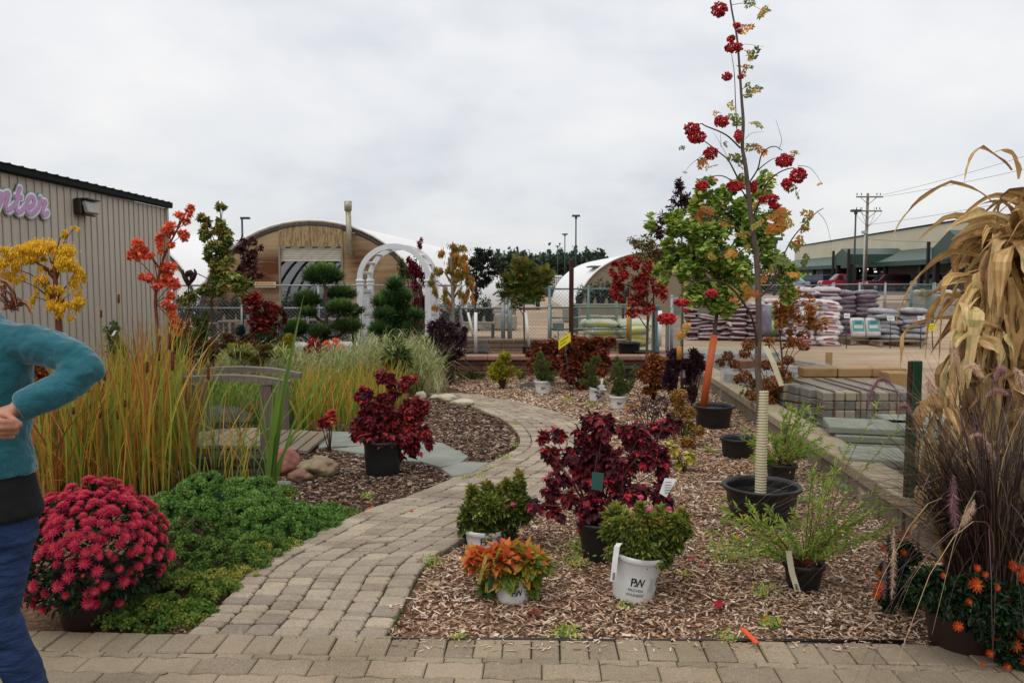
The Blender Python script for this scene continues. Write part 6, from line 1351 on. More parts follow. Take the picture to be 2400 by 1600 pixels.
# weeds
m = MB()
for a_, b2, s in ((1350, 1300, .10), (1350, 1330, .08), (1690, 1318, .14), (1730, 1322, .12), (1016, 1330, .07), (1330, 1492, .06), (1320, 1505, .07), (1078, 1512, .05), (1790, 1400, .07), (1700, 1510, .06), (1460, 1430, .04), (1760, 1135, .05), (1930, 1150, .16), (1960, 1135, .14), (1660, 1060, .06), (1385, 955, .09), (1330, 945, .1), (1190, 1080, .06), (1208, 1050, .05), (1130, 1125, .06), (1145, 1105, .05), (1180, 1085, .05), (1090, 1130, .05), (1800, 1470, .06), (1610, 1360, .04), (1210, 1000, .05), (860, 1170, .05), (1880, 1180, .08)):
    g0 = G(a_, b2); k = int(90 * (s / .08)); p = np.array(g0) + np.column_stack([RNG.normal(0, s * .5, k), RNG.normal(0, s * .5, k), RNG.uniform(.01, s * .8, k)]); leaves(m, p, rdirs(k), .022, T_OVAL, droop=-.5)
tag(m.build("weeds", L_WILL), "small green weeds scattered through the wood chip mulch", "weeds", kind="stuff")
n = 1400; ii = RNG.integers(0, len(PL), n); side = RNG.integers(0, 2, n); pp = np.array([tuple((PL if s else PR)[i]) for i, s in zip(ii, side)]) + np.column_stack([RNG.normal(0, .012, n), RNG.normal(0, .012, n), np.full(n, .01)])
k2 = 900; lane = RNG.integers(1, LANES, k2) / LANES; jj = RNG.integers(0, len(PL), k2); pj = np.array([tuple(PL[j] * (1 - l) + PR[j] * l) for j, l in zip(jj, lane)]); pj[:, 2] = .026; pj[:, :2] += RNG.normal(0, .012, (k2, 2))
m = MB(); leaves(m, np.concatenate([pp, pj]), np.tile([0, 0, 1.], (n + k2, 1)), .012, T_ROUND, droop=0, jitter=1); tag(m.build("joint_moss", L_COVER2), "moss and tiny weeds in the paver joints and path edges", "moss", kind="stuff")
# fallen leaves
m = MB(); q = np.array([tuple(G(a_, b2, .04)) for a_, b2 in ((1250, 1432), (1243, 1437), (392, 1575), (1455, 1005), (1395, 1000), (965, 1195), (1270, 990), (1300, 995), (870, 1190), (1650, 1320), (1915, 1330), (1615, 1310), (1085, 1350), (1110, 1345), (560, 1180), (1690, 1420))]); leaves(m, q, rdirs(len(q)) * [1, 1, .1], .05, T_MAPLE, droop=0, jitter=.2)
tag(m.build("fallen_leaves", L_CRIM), "few small red leaves fallen on mulch and pavers", "leaves", kind="stuff")

# ---------------------------------------------------------------- red mum pot
MYc = 3.72
c = P(218, 1300, MYc); R_m = PX(168, MYc)
t = thing("potted_mum", "huge dome of pink-red chrysanthemums in dark brown pot", "potted plant", (c.x, c.y, 0))
pot(t, (c.x, c.y, 0), .185, .14, .25, _plain("brown_pot", "33241f", 1, .45, 0, .4), rim=.012)
u = rdirs(5200); u = u[(u[:, 2] > -.62)]; L_MUMF = leafmat("mum_leaf", [(0, "0f1c12"), (.5, "22381e"), (1, "3c5830")], .95, scale=10, amp=.2)
m = MB(); p = np.array(c) + u * np.array([R_m, R_m, R_m * .98]) * RNG.uniform(.72, .96, len(u))[:, None]; leaves(m, p, u, .034, T_OVAL, droop=-.1, jitter=.7); m.build("foliage", L_MUMF, t)
m = MB(); u2 = rdirs(2600); p2 = []; d2 = []
for v in u2:
    pr_ = 1.0 if v[2] > .3 else (.4 if v[2] > 0 else (.2 if v[2] > -.25 else (.12 if v[2] > -.5 else 0)))
    if RNG.uniform() > pr_ or v[1] > .75: continue
    q = np.array(c) + v * R_m * (RNG.uniform(.92, 1.05) + .07 * math.sin(v[0] * 7 + 1) * math.cos(v[2] * 6 + v[1] * 4))
    if all(np.linalg.norm(q - w_) > (.030 if v[2] > .2 else .04) for w_ in p2): p2.append(q); d2.append(nrm(v + np.array([0, -.15, .35])))
flowers(m, p2, d2, np.where(RNG.uniform(0, 1, len(p2)) < .16, .022, RNG.uniform(.04, .072, len(p2))), rings=((13, .12, 1.0), (12, .4, .82), (9, .75, .55), (6, 1.1, .35)))
m.build("flower", leafmat("mum_flower", [(0, "861440"), (.35, "b4244a"), (.7, "c8445c"), (1, "cc5c54")], 1.15, transl=.25, scale=12, amp=.12), t)

# ---------------------------------------------------------------- fountain grass pot with orange mums
FY = 3.42
c = P(2262, 1500, FY); c.z = 0
t = thing("potted_fountain_grass", "purple fountain grass and orange mums in large dark brown pot", "potted plant", tuple(c))
pot(t, tuple(c), .185, .14, .3, bpy.data.materials["brown_pot"], rim=.012)
L_FOUNT = leafmat("fountain_grass", [(0, "1c1514"), (.3, "3a2a28"), (.55, "5c4440"), (.75, "64603a"), (1, "a88a66")], 1.1, scale=2, amp=.15, transl=.15)
m = MB(); n = 2300; a_ = RNG.uniform(0, 2 * np.pi, n); s = RNG.uniform(0, .2, n); base = np.column_stack([c.x + .12 + s * np.cos(a_), c.y + s * np.sin(a_), np.full(n, .27)])
dirs = np.stack([np.cos(a_), np.sin(a_), 0 * a_], 1); fr = (np.sin(a_) < -.2) & (RNG.uniform(0, 1, n) < .7); n = int((~fr).sum()); a_, base, dirs = a_[~fr], base[~fr], dirs[~fr]
blades(m, base, RNG.uniform(.4, 1.16, n), RNG.uniform(.003, .007, n), np.minimum(RNG.uniform(.2, 1.1, n) + .3 * (RNG.uniform(0, 1, n) < .25), 1.3), K=9, curl=1.3, wig=.09, dirs=dirs, tone=np.clip(RNG.normal(.4, .25, n), 0, 1))
m.build("grass_blade", L_FOUNT, t)
L_PLUME = leafmat("plume", [(0, "70484e"), (.4, "a07880"), (.75, "c4a494"), (1, "dcc4a6")], 1.2, scale=8, amp=.25, transl=.3)
PLU = [([(2034, 958), (2039, 928), (2057, 894), (2077, 892), (2095, 907)], 8, .3, 4.1), ([(2103, 984), (2111, 956), (2126, 953), (2139, 976)], 6, .25, 4.0), ([(2175, 882), (2180, 900), (2182, 922)], 13, .9, 3.6), ([(2233, 800), (2238, 830), (2241, 856)], 9, .7, 3.6), ([(2256, 866), (2280, 858), (2302, 884)], 10, .9, 3.6), ([(2236, 1112), (2234, 1180), (2240, 1254)], 14, .2, 3.2),
       ([(2284, 1170), (2272, 1200), (2256, 1231)], 11, .9, 3.2), ([(2271, 1024), (2297, 1019), (2317, 1045), (2333, 1078)], 9, .6, 3.3), ([(2095, 1234), (2094, 1320), (2090, 1402)], 10, .8, 3.3), ([(2076, 1285), (2073, 1340), (2072, 1402)], 8, .15, 3.35), ([(2327, 895), (2340, 870), (2352, 862)], 9, .4, 3.5), ([(2375, 860), (2390, 880), (2396, 905)], 11, .8, 3.5), ([(2310, 930), (2335, 915), (2365, 925)], 8, .4, 3.5)]
for pts, w, tn, Y in PLU:
    q = cat([P(a_, b2, min(Y, 3.25)) for a_, b2 in pts], 8); n = 620; idx = RNG.uniform(0, len(q) - 1.01, n); i0 = idx.astype(int); Q = np.array([tuple(v) for v in q]); f = (idx - i0)[:, None]; pp = Q[i0] * (1 - f) + Q[i0 + 1] * f; dd = nrm(Q[i0 + 1] - Q[i0])
    m = MB(); ax = nrm(dd * 1.0 + rdirs(n) * .9); en = np.sin(np.pi * np.clip(idx / (len(q) - 1), .04, .96)) ** .4
    m.inst([(-.05, 0, 0), (.05, 0, 0), (0, 1, 0)], [(0, 1, 2)], frames(ax, rdirs(n)), pp, PX(w, Y) * 1.5 * en * RNG.uniform(.6, 1.2, n), np.clip(tn + RNG.normal(0, .15, n), 0, 1)); m.build("plume", L_PLUME, t)
    m = MB(); b0 = Vector((c.x, c.y, .3)); e0 = q[-1] if pts[0][1] > pts[-1][1] - 5 or True else q[0]; e0 = min((q[0], q[-1]), key=lambda v: (v - Vector((c.x, c.y, .6))).length); m.tube(cat([b0, b0.lerp(e0, .5) + Vector((0, 0, .12)), e0], 5), .0016, 3); m.build("stem", L_FOUNT, t)
m = MB(); blob_leaves(m, [(2230, 1395, 62, 32), (2330, 1425, 66, 50), (2385, 1520, 46, 56), (2180, 1375, 46, 36), (2330, 1480, 50, 30), (2300, 1380, 60, 30), (2420, 1440, 50, 60), (2250, 1430, 50, 18)], FY - .2, 2.0 * 5, .034, T_OVAL, thick=.9, droop=.1, jit=.8); m.build("mum_foliage", L_MUMF, t)
m = MB(); fl = [(2355, 1445, 22), (2320, 1530, 20), (2270, 1410, 18), (2400, 1545, 28), (2360, 1560, 20), (2285, 1370, 36), (2332, 1412, 24), (2366, 1405, 18), (2245, 1466, 24), (2284, 1454, 24), (2334, 1494, 20), (2377, 1508, 36), (2394, 1482, 26), (2372, 1325, 26), (2392, 1338, 28), (2290, 1330, 18), (2308, 1346, 16), (2210, 1348, 14), (2302, 1556, 12), (2340, 1582, 18), (2336, 1376, 18), (2396, 1358, 18), (2430, 1420, 30)]
flowers(m, [tuple(P(a_, b2, FY - .27)) for a_, b2, _ in fl], [nrm(np.array([RNG.uniform(-.3, .3), -1, .4])) for _ in fl], [PX(s * 1.25, FY - .27) for _, _, s in fl])
L_OMUM = leafmat("orange_mum", [(0, "8a2414"), (.35, "b8401c"), (.7, "cc6a24"), (1, "d08a34")], 1.15, transl=.25, scale=12, amp=.1); m.build("flower", L_OMUM, t)
c2 = P(2085, 1440, 3.75); c2.z = 0
t = thing("orange_mum", "small orange mum clump at mulch edge left of the grass pot", "flower", tuple(c2)); m = MB(); blob_leaves(m, [(2105, 1290, 28, 26, .7), (2095, 1340, 30, 36), (2080, 1410, 18, 24), (2125, 1390, 28, 40), (2130, 1300, 22, 26)], 3.75, 1.6 * 5, .03, T_OVAL, droop=.2, jit=.8); m.build("foliage", L_MUMF, t)
fl = [(2062, 1372, 30), (2054, 1392, 28), (2070, 1285, 20), (2118, 1294, 20), (2060, 1342, 18), (2112, 1256, 18), (2128, 1250, 14)]
m = MB(); flowers(m, [tuple(P(a_, b2, 3.62)) for a_, b2, _ in fl], [(-.2, -1, .4)] * len(fl), [PX(s, 3.62) for _, _, s in fl]); m.build("flower", L_OMUM, t)
m = MB(); twigs(m, c2, [P(2100, 1330, 3.75), P(2080, 1400, 3.75), P(2125, 1380, 3.75)], .004, .002); m.build("stem", M_TWIG, t)

# ---------------------------------------------------------------- corn shock
KY = 4.75
L_CORN = leafmat("dry_corn_leaf", [(0, "5e4628"), (.3, "967448"), (.6, "bc9a64"), (.85, "d8bc8a"), (1, "a09860")], 1.14, scale=14, amp=.22, transl=.25)
cb = P(2385, 1200, KY); cb.z = 0
t = thing("corn_shock", "tall shock of dry tan corn stalks tied at the right edge", "corn stalks", tuple(cb))
ms = MB(); st_ = []
for i in range(26):
    a_ = i * 2.4; r = .03 + .24 * math.sqrt(i / 26); b0 = cb + Vector((r * math.cos(a_) * 1.4, r * math.sin(a_), 0)); k = cb + Vector((r * .42 * math.cos(a_), r * .42 * math.sin(a_), 1.55)); tp = cb + Vector((.1 + r * 1.3 * math.cos(a_) + .05, r * .9 * math.sin(a_), RNG.uniform(1.6, 1.82) + max(0, .33 * math.cos(a_))))
    q = cat([b0, k, tp], 6); ms.tube(q, list(np.linspace(.012, .005, len(q))), 6, RNG.uniform(.3, .8)); st_.append(q)
ms.build("stalk", L_CORN, t)
def corn_leaf(m, p0, d, L, w, fold, K=13, drop=1.0, tn=.5):
    d = Vector(d).normalized(); pos = Vector(p0); V = []; hd = Vector((d.x, d.y, 0)).normalized() if (abs(d.x) + abs(d.y)) > .01 else Vector((1, 0, 0)); tw = random.uniform(-1.6, 1.6); ang = math.asin(max(-1, min(1, d.z)))
    ph = random.uniform(0, 6); kink = random.uniform(.2, .6); W5 = np.linspace(-1, 1, 7)
    for i in range(K + 1):
        s = i / K; ww = w * (min(1, .5 + 2.5 * s) * min(1, (1.03 - s) * 1.9)) * (1 + .22 * math.sin(ph + s * 9) + random.uniform(-.08, .08)) * .5
        dd = hd * math.cos(ang) + Vector((0, 0, 1)) * math.sin(ang); sd = hd.cross(Vector((0, 0, 1))).normalized(); nn = sd.cross(dd)
        r_ = tw * s + math.sin(ph + s * 6) * .5; sv = sd * math.cos(r_) + nn * math.sin(r_); nv_ = sv.cross(dd)
        for j, x in enumerate(W5): V.append(tuple(pos + sv * ww * x + nv_ * ww * (fold * 2 * abs(x) ** 1.3 + (.16 if j % 2 else -.03) + .18 * math.sin(ph * 3 + s * 17 + x * 2) * abs(x))))
        pos = pos + dd * (L / K); ang -= drop * (2.2 / K) * (3.2 if abs(s - kink) < .06 else .55)
        ang = max(ang, -1.5); hd = (hd + Vector((random.uniform(-.16, .16), random.uniform(-.16, .16), 0))).normalized()
    f = [(7 * i + j, 7 * i + j + 1, 7 * i + j + 8, 7 * i + j + 7) for i in range(K) for j in range(6)]
    st5 = RNG.normal(0, .1, 6); st5[2:4] += .12
    m.add(V, f, np.clip(tn + np.tile(st5, K) + np.repeat(RNG.normal(0, .04, K), 6), 0, 1), sm=False)
for q in st_:
    m = MB()
    for k in range(22):
        i = int(RNG.uniform(.1, .9) ** .9 * (len(q) - 1)); p0 = q[i]; a_ = RNG.uniform(0, 2 * np.pi); dx_ = math.cos(a_) - .1; el = RNG.uniform(.5, 1.3) if p0.z > 1.3 else RNG.uniform(-1.3, 1.3)
        corn_leaf(m, p0, (dx_ * math.cos(el), math.sin(a_) * math.cos(el) - .15, math.sin(el)), RNG.uniform(.3, .7), RNG.uniform(.04, .09), RNG.uniform(.1, .6), drop=RNG.uniform(.7, 1.7), tn=RNG.uniform(.1, .95))
    for k in range(7):      # sheaths and blades standing up along each stalk
        i = int(RNG.uniform(.2, .72) * (len(q) - 1)); d_ = (q[i + 1] - q[i]).normalized(); corn_leaf(m, q[i], (d_.x + RNG.normal(0, .12), d_.y + RNG.normal(0, .12), 1), RNG.uniform(.3, .6), RNG.uniform(.05, .09), .3, drop=RNG.uniform(.5, 1.3), tn=RNG.uniform(.1, .9))
    m.build("leaf", L_CORN, t)
m = MB()      # the leaves that stand out against the sky and yard
for a0, e2, L, w in (((2330, 480), (-1, -.2, .8), .75, .05), ((2330, 620), (-1, 0, .5), .8, .06), ((2300, 650), (-1, -.2, .15), .75, .055), ((2370, 400), (-.6, -.1, .6), .55, .045), ((2300, 760), (-1, -.2, .35), .7, .07), ((2300, 720), (-1, .2, .6), .6, .06), ((2280, 850), (-1, -.1, -.4), .55, .08), ((2390, 480), (.1, -.3, 1), .5, .07), ((2385, 420), (-.1, 0, 1), .35, .06)):
    corn_leaf(m, P(*a0, KY - .1), e2, L, w, .2, drop=1.2, tn=RNG.uniform(.4, .7))
for i in range(240):      # long blades hanging straight down over the shock's side
    yy = RNG.uniform(560, 1150); a0 = P(RNG.uniform(np.interp(yy, [560, 800, 1000, 1150], [2320, 2235, 2180, 2170]), 2420), yy, KY - RNG.uniform(.05, .35)); corn_leaf(m, a0, (RNG.uniform(-.5, .4), -.25, RNG.uniform(-1.4, .3)), RNG.uniform(.25, .6), RNG.uniform(.04, .095), .3, drop=RNG.uniform(.3, 1.6), tn=RNG.uniform(.05, .95))
m.build("leaf", L_CORN, t)
m = MB(); m.tube([cb + Vector((.15 * math.cos(a_), .13 * math.sin(a_), 1.56 + .01 * math.sin(3 * a_))) for a_ in np.linspace(0, 6.3, 20)], .01, 5, cap=False); m.build("twine", L_CORN, t)
# green steel post
gb = P(2132, 1200, 5.0); t = thing("fence_post", "dark green steel post with rusty edge beside the corn shock", "post", (gb.x, gb.y, 0))
zt = P(2132, 845, 5.0).z; m = MB(); m.bbox((gb.x + .006, gb.y, zt / 2), (.058, .05, zt), b=.004); m.build("post_body", _plain("green_post", "24503a", 1, .45, .0, .5), t)
m = MB(); m.box((gb.x - .03, gb.y, zt / 2), (.012, .045, zt - .01)); m.build("post_flange", surf("rusty_edge", ["2c1c14", "3c2a1c", "1c3222"], 1, scale=9), t)
m = MB(); m.bbox((gb.x, gb.y, P(0, 1003, 5).z), (.075, .065, .012), b=.003); m.build("wire_tie", _plain("brass_wire", "8a7a44", 1, .4, .3, .5), t)

# ---------------------------------------------------------------- person at the left edge
HY = 2.62
def loft(m, rings, n=28):
    V = []
    for (x, y, z, rx, ry) in rings:
        for j in range(n): a_ = 2 * math.pi * j / n; V.append((x + rx * math.cos(a_), y + ry * math.sin(a_), z))
    k = len(rings); m.add(V, [(i * n + j, i * n + (j + 1) % n, (i + 1) * n + (j + 1) % n, (i + 1) * n + j) for i in range(k - 1) for j in range(n)], sm=True)
    b0 = m.n - k * n; m.F.setdefault((n, True), []).append((np.array([[b0 + n - 1 - j for j in range(n)], [b0 + (k - 1) * n + j for j in range(n)]]), np.full(2, .5)))
def folds(o, st, sc, seed=0):
    tx = bpy.data.textures.new('folds', 'CLOUDS'); tx.noise_scale = sc; tx.noise_depth = 2; d = o.modifiers.new('folds', 'DISPLACE'); d.texture = tx; d.strength = st; d.mid_level = .5; d.texture_coords = 'LOCAL'
def fuse(o, vox, sm=6, sub=False):
    r = o.modifiers.new("remesh", 'REMESH'); r.mode = 'VOXEL'; r.voxel_size = vox; r.use_smooth_shade = True
    s = o.modifiers.new("smooth", 'SMOOTH'); s.iterations = sm; s.factor = .5
px0 = P(-52, 1000, HY).x
t = thing("person", "person in teal wool sweater and jeans with hand on hip", "person", (px0, HY, 0))
M_SKIN = surf("skin", ["a8735c", "b98069", "bd8a72"], .9, scale=12, rough=.5, bump=.1, bscale=120, bdist=.001)
# body: neck, head and both hands as one surface under the clothes
m = MB()
loft(m, [(px0, HY, .9, .13, .09), (px0, HY, 1.1, .12, .09), (px0, HY, 1.35, .14, .09), (px0, HY, 1.44, .08, .07), (px0, HY + .0, 1.5, .055, .058), (px0 - .04, HY - .01, 1.56, .052, .056), (px0 - .06, HY - .02, 1.6, .058, .07)])
hc_ = Vector((px0 - .065, HY - .025, 1.665))
m.lathe([(.001, -.115), (.045, -.10), (.066, -.06), (.074, 0), (.078, .04), (.07, .085), (.045, .115), (.001, .125)], tuple(hc_), 24)
V0_ = m.n
m.tube([hc_ + Vector((0, -.055, -.02)), hc_ + Vector((0, -.088, -.035))], [.02, .012], 8)
for sgn in (-1, 1): m.tube([hc_ + Vector((sgn * .07, .01, .015)), hc_ + Vector((sgn * .084, .018, -.01)), hc_ + Vector((sgn * .076, .01, -.035))], [.012, .014, .01], 8)
m.tube([hc_ + Vector((-.018, -.072, -.065)), hc_ + Vector((0, -.078, -.066)), hc_ + Vector((.018, -.072, -.065))], [.006, .009, .006], 6)
sh, el, wr = P(5, 790, HY), P(212, 866, HY - .03), P(38, 958, HY - .14)
kn = P(-14, 985, HY - .17)
m.tube([sh, el, wr], [.045, .036, .026], 12)
m.tube([wr.lerp(el, .1), wr, wr.lerp(kn, .5), kn], [.027, .026, .036, .03], 14, flat=.75)
FG = [(P(-16, 968, HY - .18), P(-2, 985, HY - .235), P(34, 990, HY - .21), .0095), (P(-20, 980, HY - .175), P(-4, 1000, HY - .235), P(42, 1001, HY - .205), .0098), (P(-20, 994, HY - .165), P(-2, 1012, HY - .225), P(44, 1013, HY - .195), .0095), (P(-16, 1006, HY - .155), P(2, 1022, HY - .205), P(34, 1022, HY - .18), .0085), (P(18, 972, HY - .165), P(32, 985, HY - .2), P(50, 998, HY - .19), .011)]
for a_, b2, e2, r in FG: m.tube(cat([a_, b2, e2], 4), [r * 1.05] * 8 + [r * .9], 10)
# other arm hanging at the side
sh2, el2, wr2 = Vector((px0 - .17, HY, 1.41)), Vector((px0 - .23, HY + .02, 1.13)), Vector((px0 - .21, HY - .08, .88))
m.tube([sh2, el2, wr2, wr2 + Vector((0, -.02, -.09))], [.045, .036, .026, .034], 12)
for i in range(4): b0 = wr2 + Vector((-.02 + .002 * i, -.04 + .022 * i, -.1)); m.tube(cat([b0, b0 + Vector((.0, -.005, -.04)), b0 + Vector((.012, -.008, -.07 - .004 * (i % 2)))], 3), .0088, 8)
m.tube([wr2 + Vector((.01, -.04, -.04)), wr2 + Vector((.02, -.055, -.08))], [.011, .009], 8)
o = m.build("body", M_SKIN, t); fuse(o, .0045, 4)
M_TEAL, nt, b = newmat("teal_wool"); N, L = nt.nodes, nt.links
tcn = N.new("ShaderNodeTexCoord"); n1 = N.new("ShaderNodeTexNoise"); n1.inputs["Scale"].default_value = 260; n1.inputs["Detail"].default_value = 4; L.new(tcn.outputs["Object"], n1.inputs[0])
r1 = ramp(nt, [(0, "124a56"), (.5, "206a78"), (1, "348a98")], .72); L.new(n1.outputs[0], r1.inputs[0]); L.new(r1.outputs[0], b.inputs["Base Color"]); b.inputs["Roughness"].default_value = .95; b.inputs["Sheen Weight"].default_value = .5; b.inputs["Sheen Roughness"].default_value = .4
sx = N.new("ShaderNodeSeparateXYZ"); L.new(tcn.outputs["Object"], sx.inputs[0])
at_ = N.new("ShaderNodeMath"); at_.operation = 'MULTIPLY'; at_.inputs[1].default_value = 520; L.new(sx.outputs[0], at_.inputs[0]); sn = N.new("ShaderNodeMath"); sn.operation = 'SINE'; L.new(at_.outputs[0], sn.inputs[0])
mk = N.new("ShaderNodeMapRange"); mk.inputs[1].default_value = 1.05; mk.inputs[2].default_value = 1.02; L.new(sx.outputs[2], mk.inputs[0])
mm = N.new("ShaderNodeMath"); mm.operation = 'MULTIPLY'; L.new(sn.outputs[0], mm.inputs[0]); L.new(mk.outputs[0], mm.inputs[1])
wv = N.new("ShaderNodeTexNoise"); wv.inputs["Scale"].default_value = 9; wv.inputs["Detail"].default_value = 3; wv.inputs["Distortion"].default_value = 1.2; L.new(tcn.outputs["Object"], wv.inputs[0]); wm = N.new("ShaderNodeMath"); wm.operation = 'MULTIPLY_ADD'; wm.inputs[1].default_value = 9; L.new(wv.outputs[0], wm.inputs[0]); L.new(n1.outputs[0], wm.inputs[2])
ad = N.new("ShaderNodeMath"); ad.operation = 'MULTIPLY_ADD'; ad.inputs[1].default_value = 1.4; L.new(mm.outputs[0], ad.inputs[0]); L.new(wm.outputs[0], ad.inputs[2])
bp = N.new("ShaderNodeBump"); bp.inputs["Strength"].default_value = .55; bp.inputs["Distance"].default_value = .0025; L.new(ad.outputs[0], bp.inputs["Height"]); L.new(bp.outputs[0], b.inputs["Normal"])
m = MB()
loft(m, [(px0, HY, .985, .150, .115), (px0, HY, .96, .172, .135), (px0, HY, .975, .176, .138), (px0, HY, 1.02, .170, .134), (px0, HY, 1.07, .158, .125), (px0, HY, 1.13, .158, .125), (px0, HY, 1.22, .168, .13), (px0, HY, 1.32, .178, .13), (px0, HY, 1.39, .172, .12), (px0, HY, 1.44, .145, .1), (px0, HY, 1.475, .10, .08), (px0, HY, 1.505, .07, .07), (px0, HY, 1.49, .055, .06)])
m.tube([Vector((px0 + .07, HY, 1.40)), P(10, 800, HY), P(70, 806, HY - .01), P(130, 818, HY - .02), P(175, 838, HY - .025), P(200, 858, HY - .03), P(212, 866, HY - .03)], [.07, .071, .066, .061, .057, .052, .045], 20)
m.tube([P(211, 864, HY - .03), P(196, 876, HY - .038), P(165, 896, HY - .06), P(140, 910, HY - .08), P(95, 934, HY - .11), P(62, 948, HY - .13), P(44, 957, HY - .14)], [.044, .050, .053, .053, .051, .048, .042], 20)
m.lathe([(.001, -.05), (.03, -.042), (.048, -.015), (.048, .015), (.03, .042), (.001, .05)], tuple(P(212, 865, HY - .03)), 16)
for a_ in range(4):      # wool folds at the elbow crease
    s0_ = P(128 + a_ * 12, 862 + a_ * 6, HY - .085); m.tube([s0_, s0_ + Vector((.035, -.004, .012 - .004 * a_)), s0_ + Vector((.07, .01, .010))], [.004, .007, .004], 6)
for k in range(8):      # ribbed cuff
    pass
m.tube([Vector((px0 - .07, HY, 1.40)), sh2, el2, wr2], [.07, .07, .055, .045], 18)
o = m.build("sweater", M_TEAL, t); fuse(o, .006, 14); folds(o, .022, .07)
m = MB(); loft(m, [(px0, HY, .83, .155, .122), (px0 + .005, HY, .82, .178, .142), (px0 + .01, HY, .84, .182, .145), (px0, HY, .9, .176, .138), (px0, HY, .97, .165, .13), (px0, HY, 1.0, .15, .12)])
o = m.build("undershirt", surf("black_jersey", ["0f0f11", "1a1a1d"], 1, scale=20, rough=.9), t); fuse(o, .007, 6)
m = MB()
loft(m, [(px0, HY, .74, .165, .125), (px0, HY, .8, .168, .132), (px0, HY, .86, .16, .128), (px0, HY, .9, .14, .12)])
for sgn in (-1, 1):
    kx = px0 + sgn * .08; m.tube([Vector((px0 + sgn * .082, HY, .84)), Vector((kx - .02, HY, .68)), Vector((px0 + sgn * .078 - .032, HY - .03, .50)), Vector((px0 + sgn * .10, HY - .01, .34)), Vector((px0 + sgn * .115, HY + .02, .2)), Vector((px0 + sgn * .12, HY + .03, .06))], [.093, .086, .068, .063, .062, .068], 20)
M_JEAN = surf("denim", [(0, "1a2b4a"), (.5, "253a62"), (1, "324a74")], .85, scale=9, rough=.85, bump=.8, bscale=11, stretch=(1, 1, 2.4), detail=10, bdist=.03)
o = m.build("jeans", M_JEAN, t); fuse(o, .007, 5); folds(o, .02, .09)
for sgn in (-1, 1):
    m = MB(); x = px0 + sgn * .12; loft(m, [(x, HY - .03, .0, .045, .13), (x, HY - .03, .025, .05, .135), (x, HY - .01, .055, .045, .11), (x, HY + .03, .09, .04, .06)], 20); m.build("shoe", M_BLACKPOT, t)
L_HAIR = leafmat("auburn_hair", [(0, "4a2a1e"), (.5, "824e34"), (1, "b07a52")], 1.15, scale=14, amp=.2, transl=.1, rough=.4)
m = MB(); n = 1500; u = rdirs(n); u = u[(u[:, 2] > -.25) & ((u[:, 1] > -.45) | (u[:, 2] > .55))]
for v in u:
    s0_ = hc_ + Vector((v[0] * .076, v[1] * .086, v[2] * .118 + .008)); sx_ = 1 if v[0] > 0 else -1; k = RNG.uniform(.05, .24)
    e2 = Vector((hc_.x + sx_ * (.05 + RNG.uniform(0, .035)) + v[0] * .02, HY + v[1] * .06 + RNG.normal(0, .02), 1.65 - k)); cu_ = Vector((RNG.normal(0, .018), RNG.normal(0, .014), 0))
    q = cat([s0_, s0_.lerp(e2, .4) + Vector((sx_ * .012, v[1] * .03, .01)), s0_.lerp(e2, .75) + cu_, e2 - cu_], 3); m.tube(q, [.0022] * (len(q) - 1) + [.0008], 3, RNG.uniform(), cap=False)
for pts in ([(0, 655), (22, 668), (36, 700), (40, 725)], [(5, 660), (30, 676), (34, 708), (20, 722)], [(2, 690), (20, 706), (44, 716), (60, 712)], [(0, 700), (26, 722), (46, 726)], [(8, 668), (14, 700), (30, 728)], [(10, 720), (40, 716), (52, 704)], [(40, 700), (62, 712), (70, 735)], [(0, 672), (24, 690), (28, 712), (8, 726)]):
    for k in range(7): q = cat([P(a_ + RNG.normal(0, 2.5), b2 + RNG.normal(0, 2.5), HY - .06 + RNG.normal(0, .01)) for a_, b2 in pts], 4); m.tube(q, [.0018] * (len(q) - 1) + [.0006], 3, RNG.uniform(), cap=False)
m.build("hair", L_HAIR, t)
m = MB()
for sgn in (-1, 1): m.lathe([(.001, -.012), (.011, -.006), (.013, 0), (.011, .006), (.001, .012)], tuple(hc_ + Vector((sgn * .03, -.068, .005))), 10)
m.build("eyes", _plain("eye_dark", "3a2c24", 1, .2, 0, .5), t)
# ---------------------------------------------------------------- white garden arbor
M_VINYL = _plain("white_vinyl", "d6d8da", 1, .4, 0, .4)
AY0, AY1 = 15.6, 16.25
lf, rf_, lr = P(844, 655, AY0), P(1003, 655, AY0), P(868, 655, AY1)
off = Vector((lr.x - lf.x, AY1 - AY0, 0)); t = thing("garden_arbor", "white vinyl arched garden arbor with lattice sides", "arbor", (lf.x + .6, 15.9, 0))
wA = rf_.x - lf.x; cA = (lf.x + rf_.x) / 2; zA = lf.z
for o_ in (Vector(), off):
    for sx_ in (lf.x, rf_.x):
        p = Vector((sx_, AY0, 0)) + o_; m = MB(); m.bbox((p.x, p.y, zA / 2), (.115, .115, zA), b=.006); m.build("post", M_VINYL, t)
        m = MB(); m.bbox((p.x, p.y, zA - .02), (.15, .15, .05), b=.012); m.bbox((p.x, p.y, zA - .09), (.14, .14, .04), b=.012); m.build("collar", M_VINYL, t)
    m = MB(); n = 30; ri, ro = wA / 2 - .045, wA / 2 + .055; V = []
    for i in range(n + 1):
        a_ = math.pi * i / n
        for r, y in ((ri, -.045), (ro, -.045), (ro, .045), (ri, .045)): V.append((cA + o_.x - r * math.cos(a_), AY0 + o_.y + y, zA + r * .97 * math.sin(a_)))
    m.add(V, [(4 * i + j, 4 * i + (j + 1) % 4, 4 * i + 4 + (j + 1) % 4, 4 * i + 4 + j) for i in range(n) for j in range(4)]); m.build("arch", M_VINYL, t)
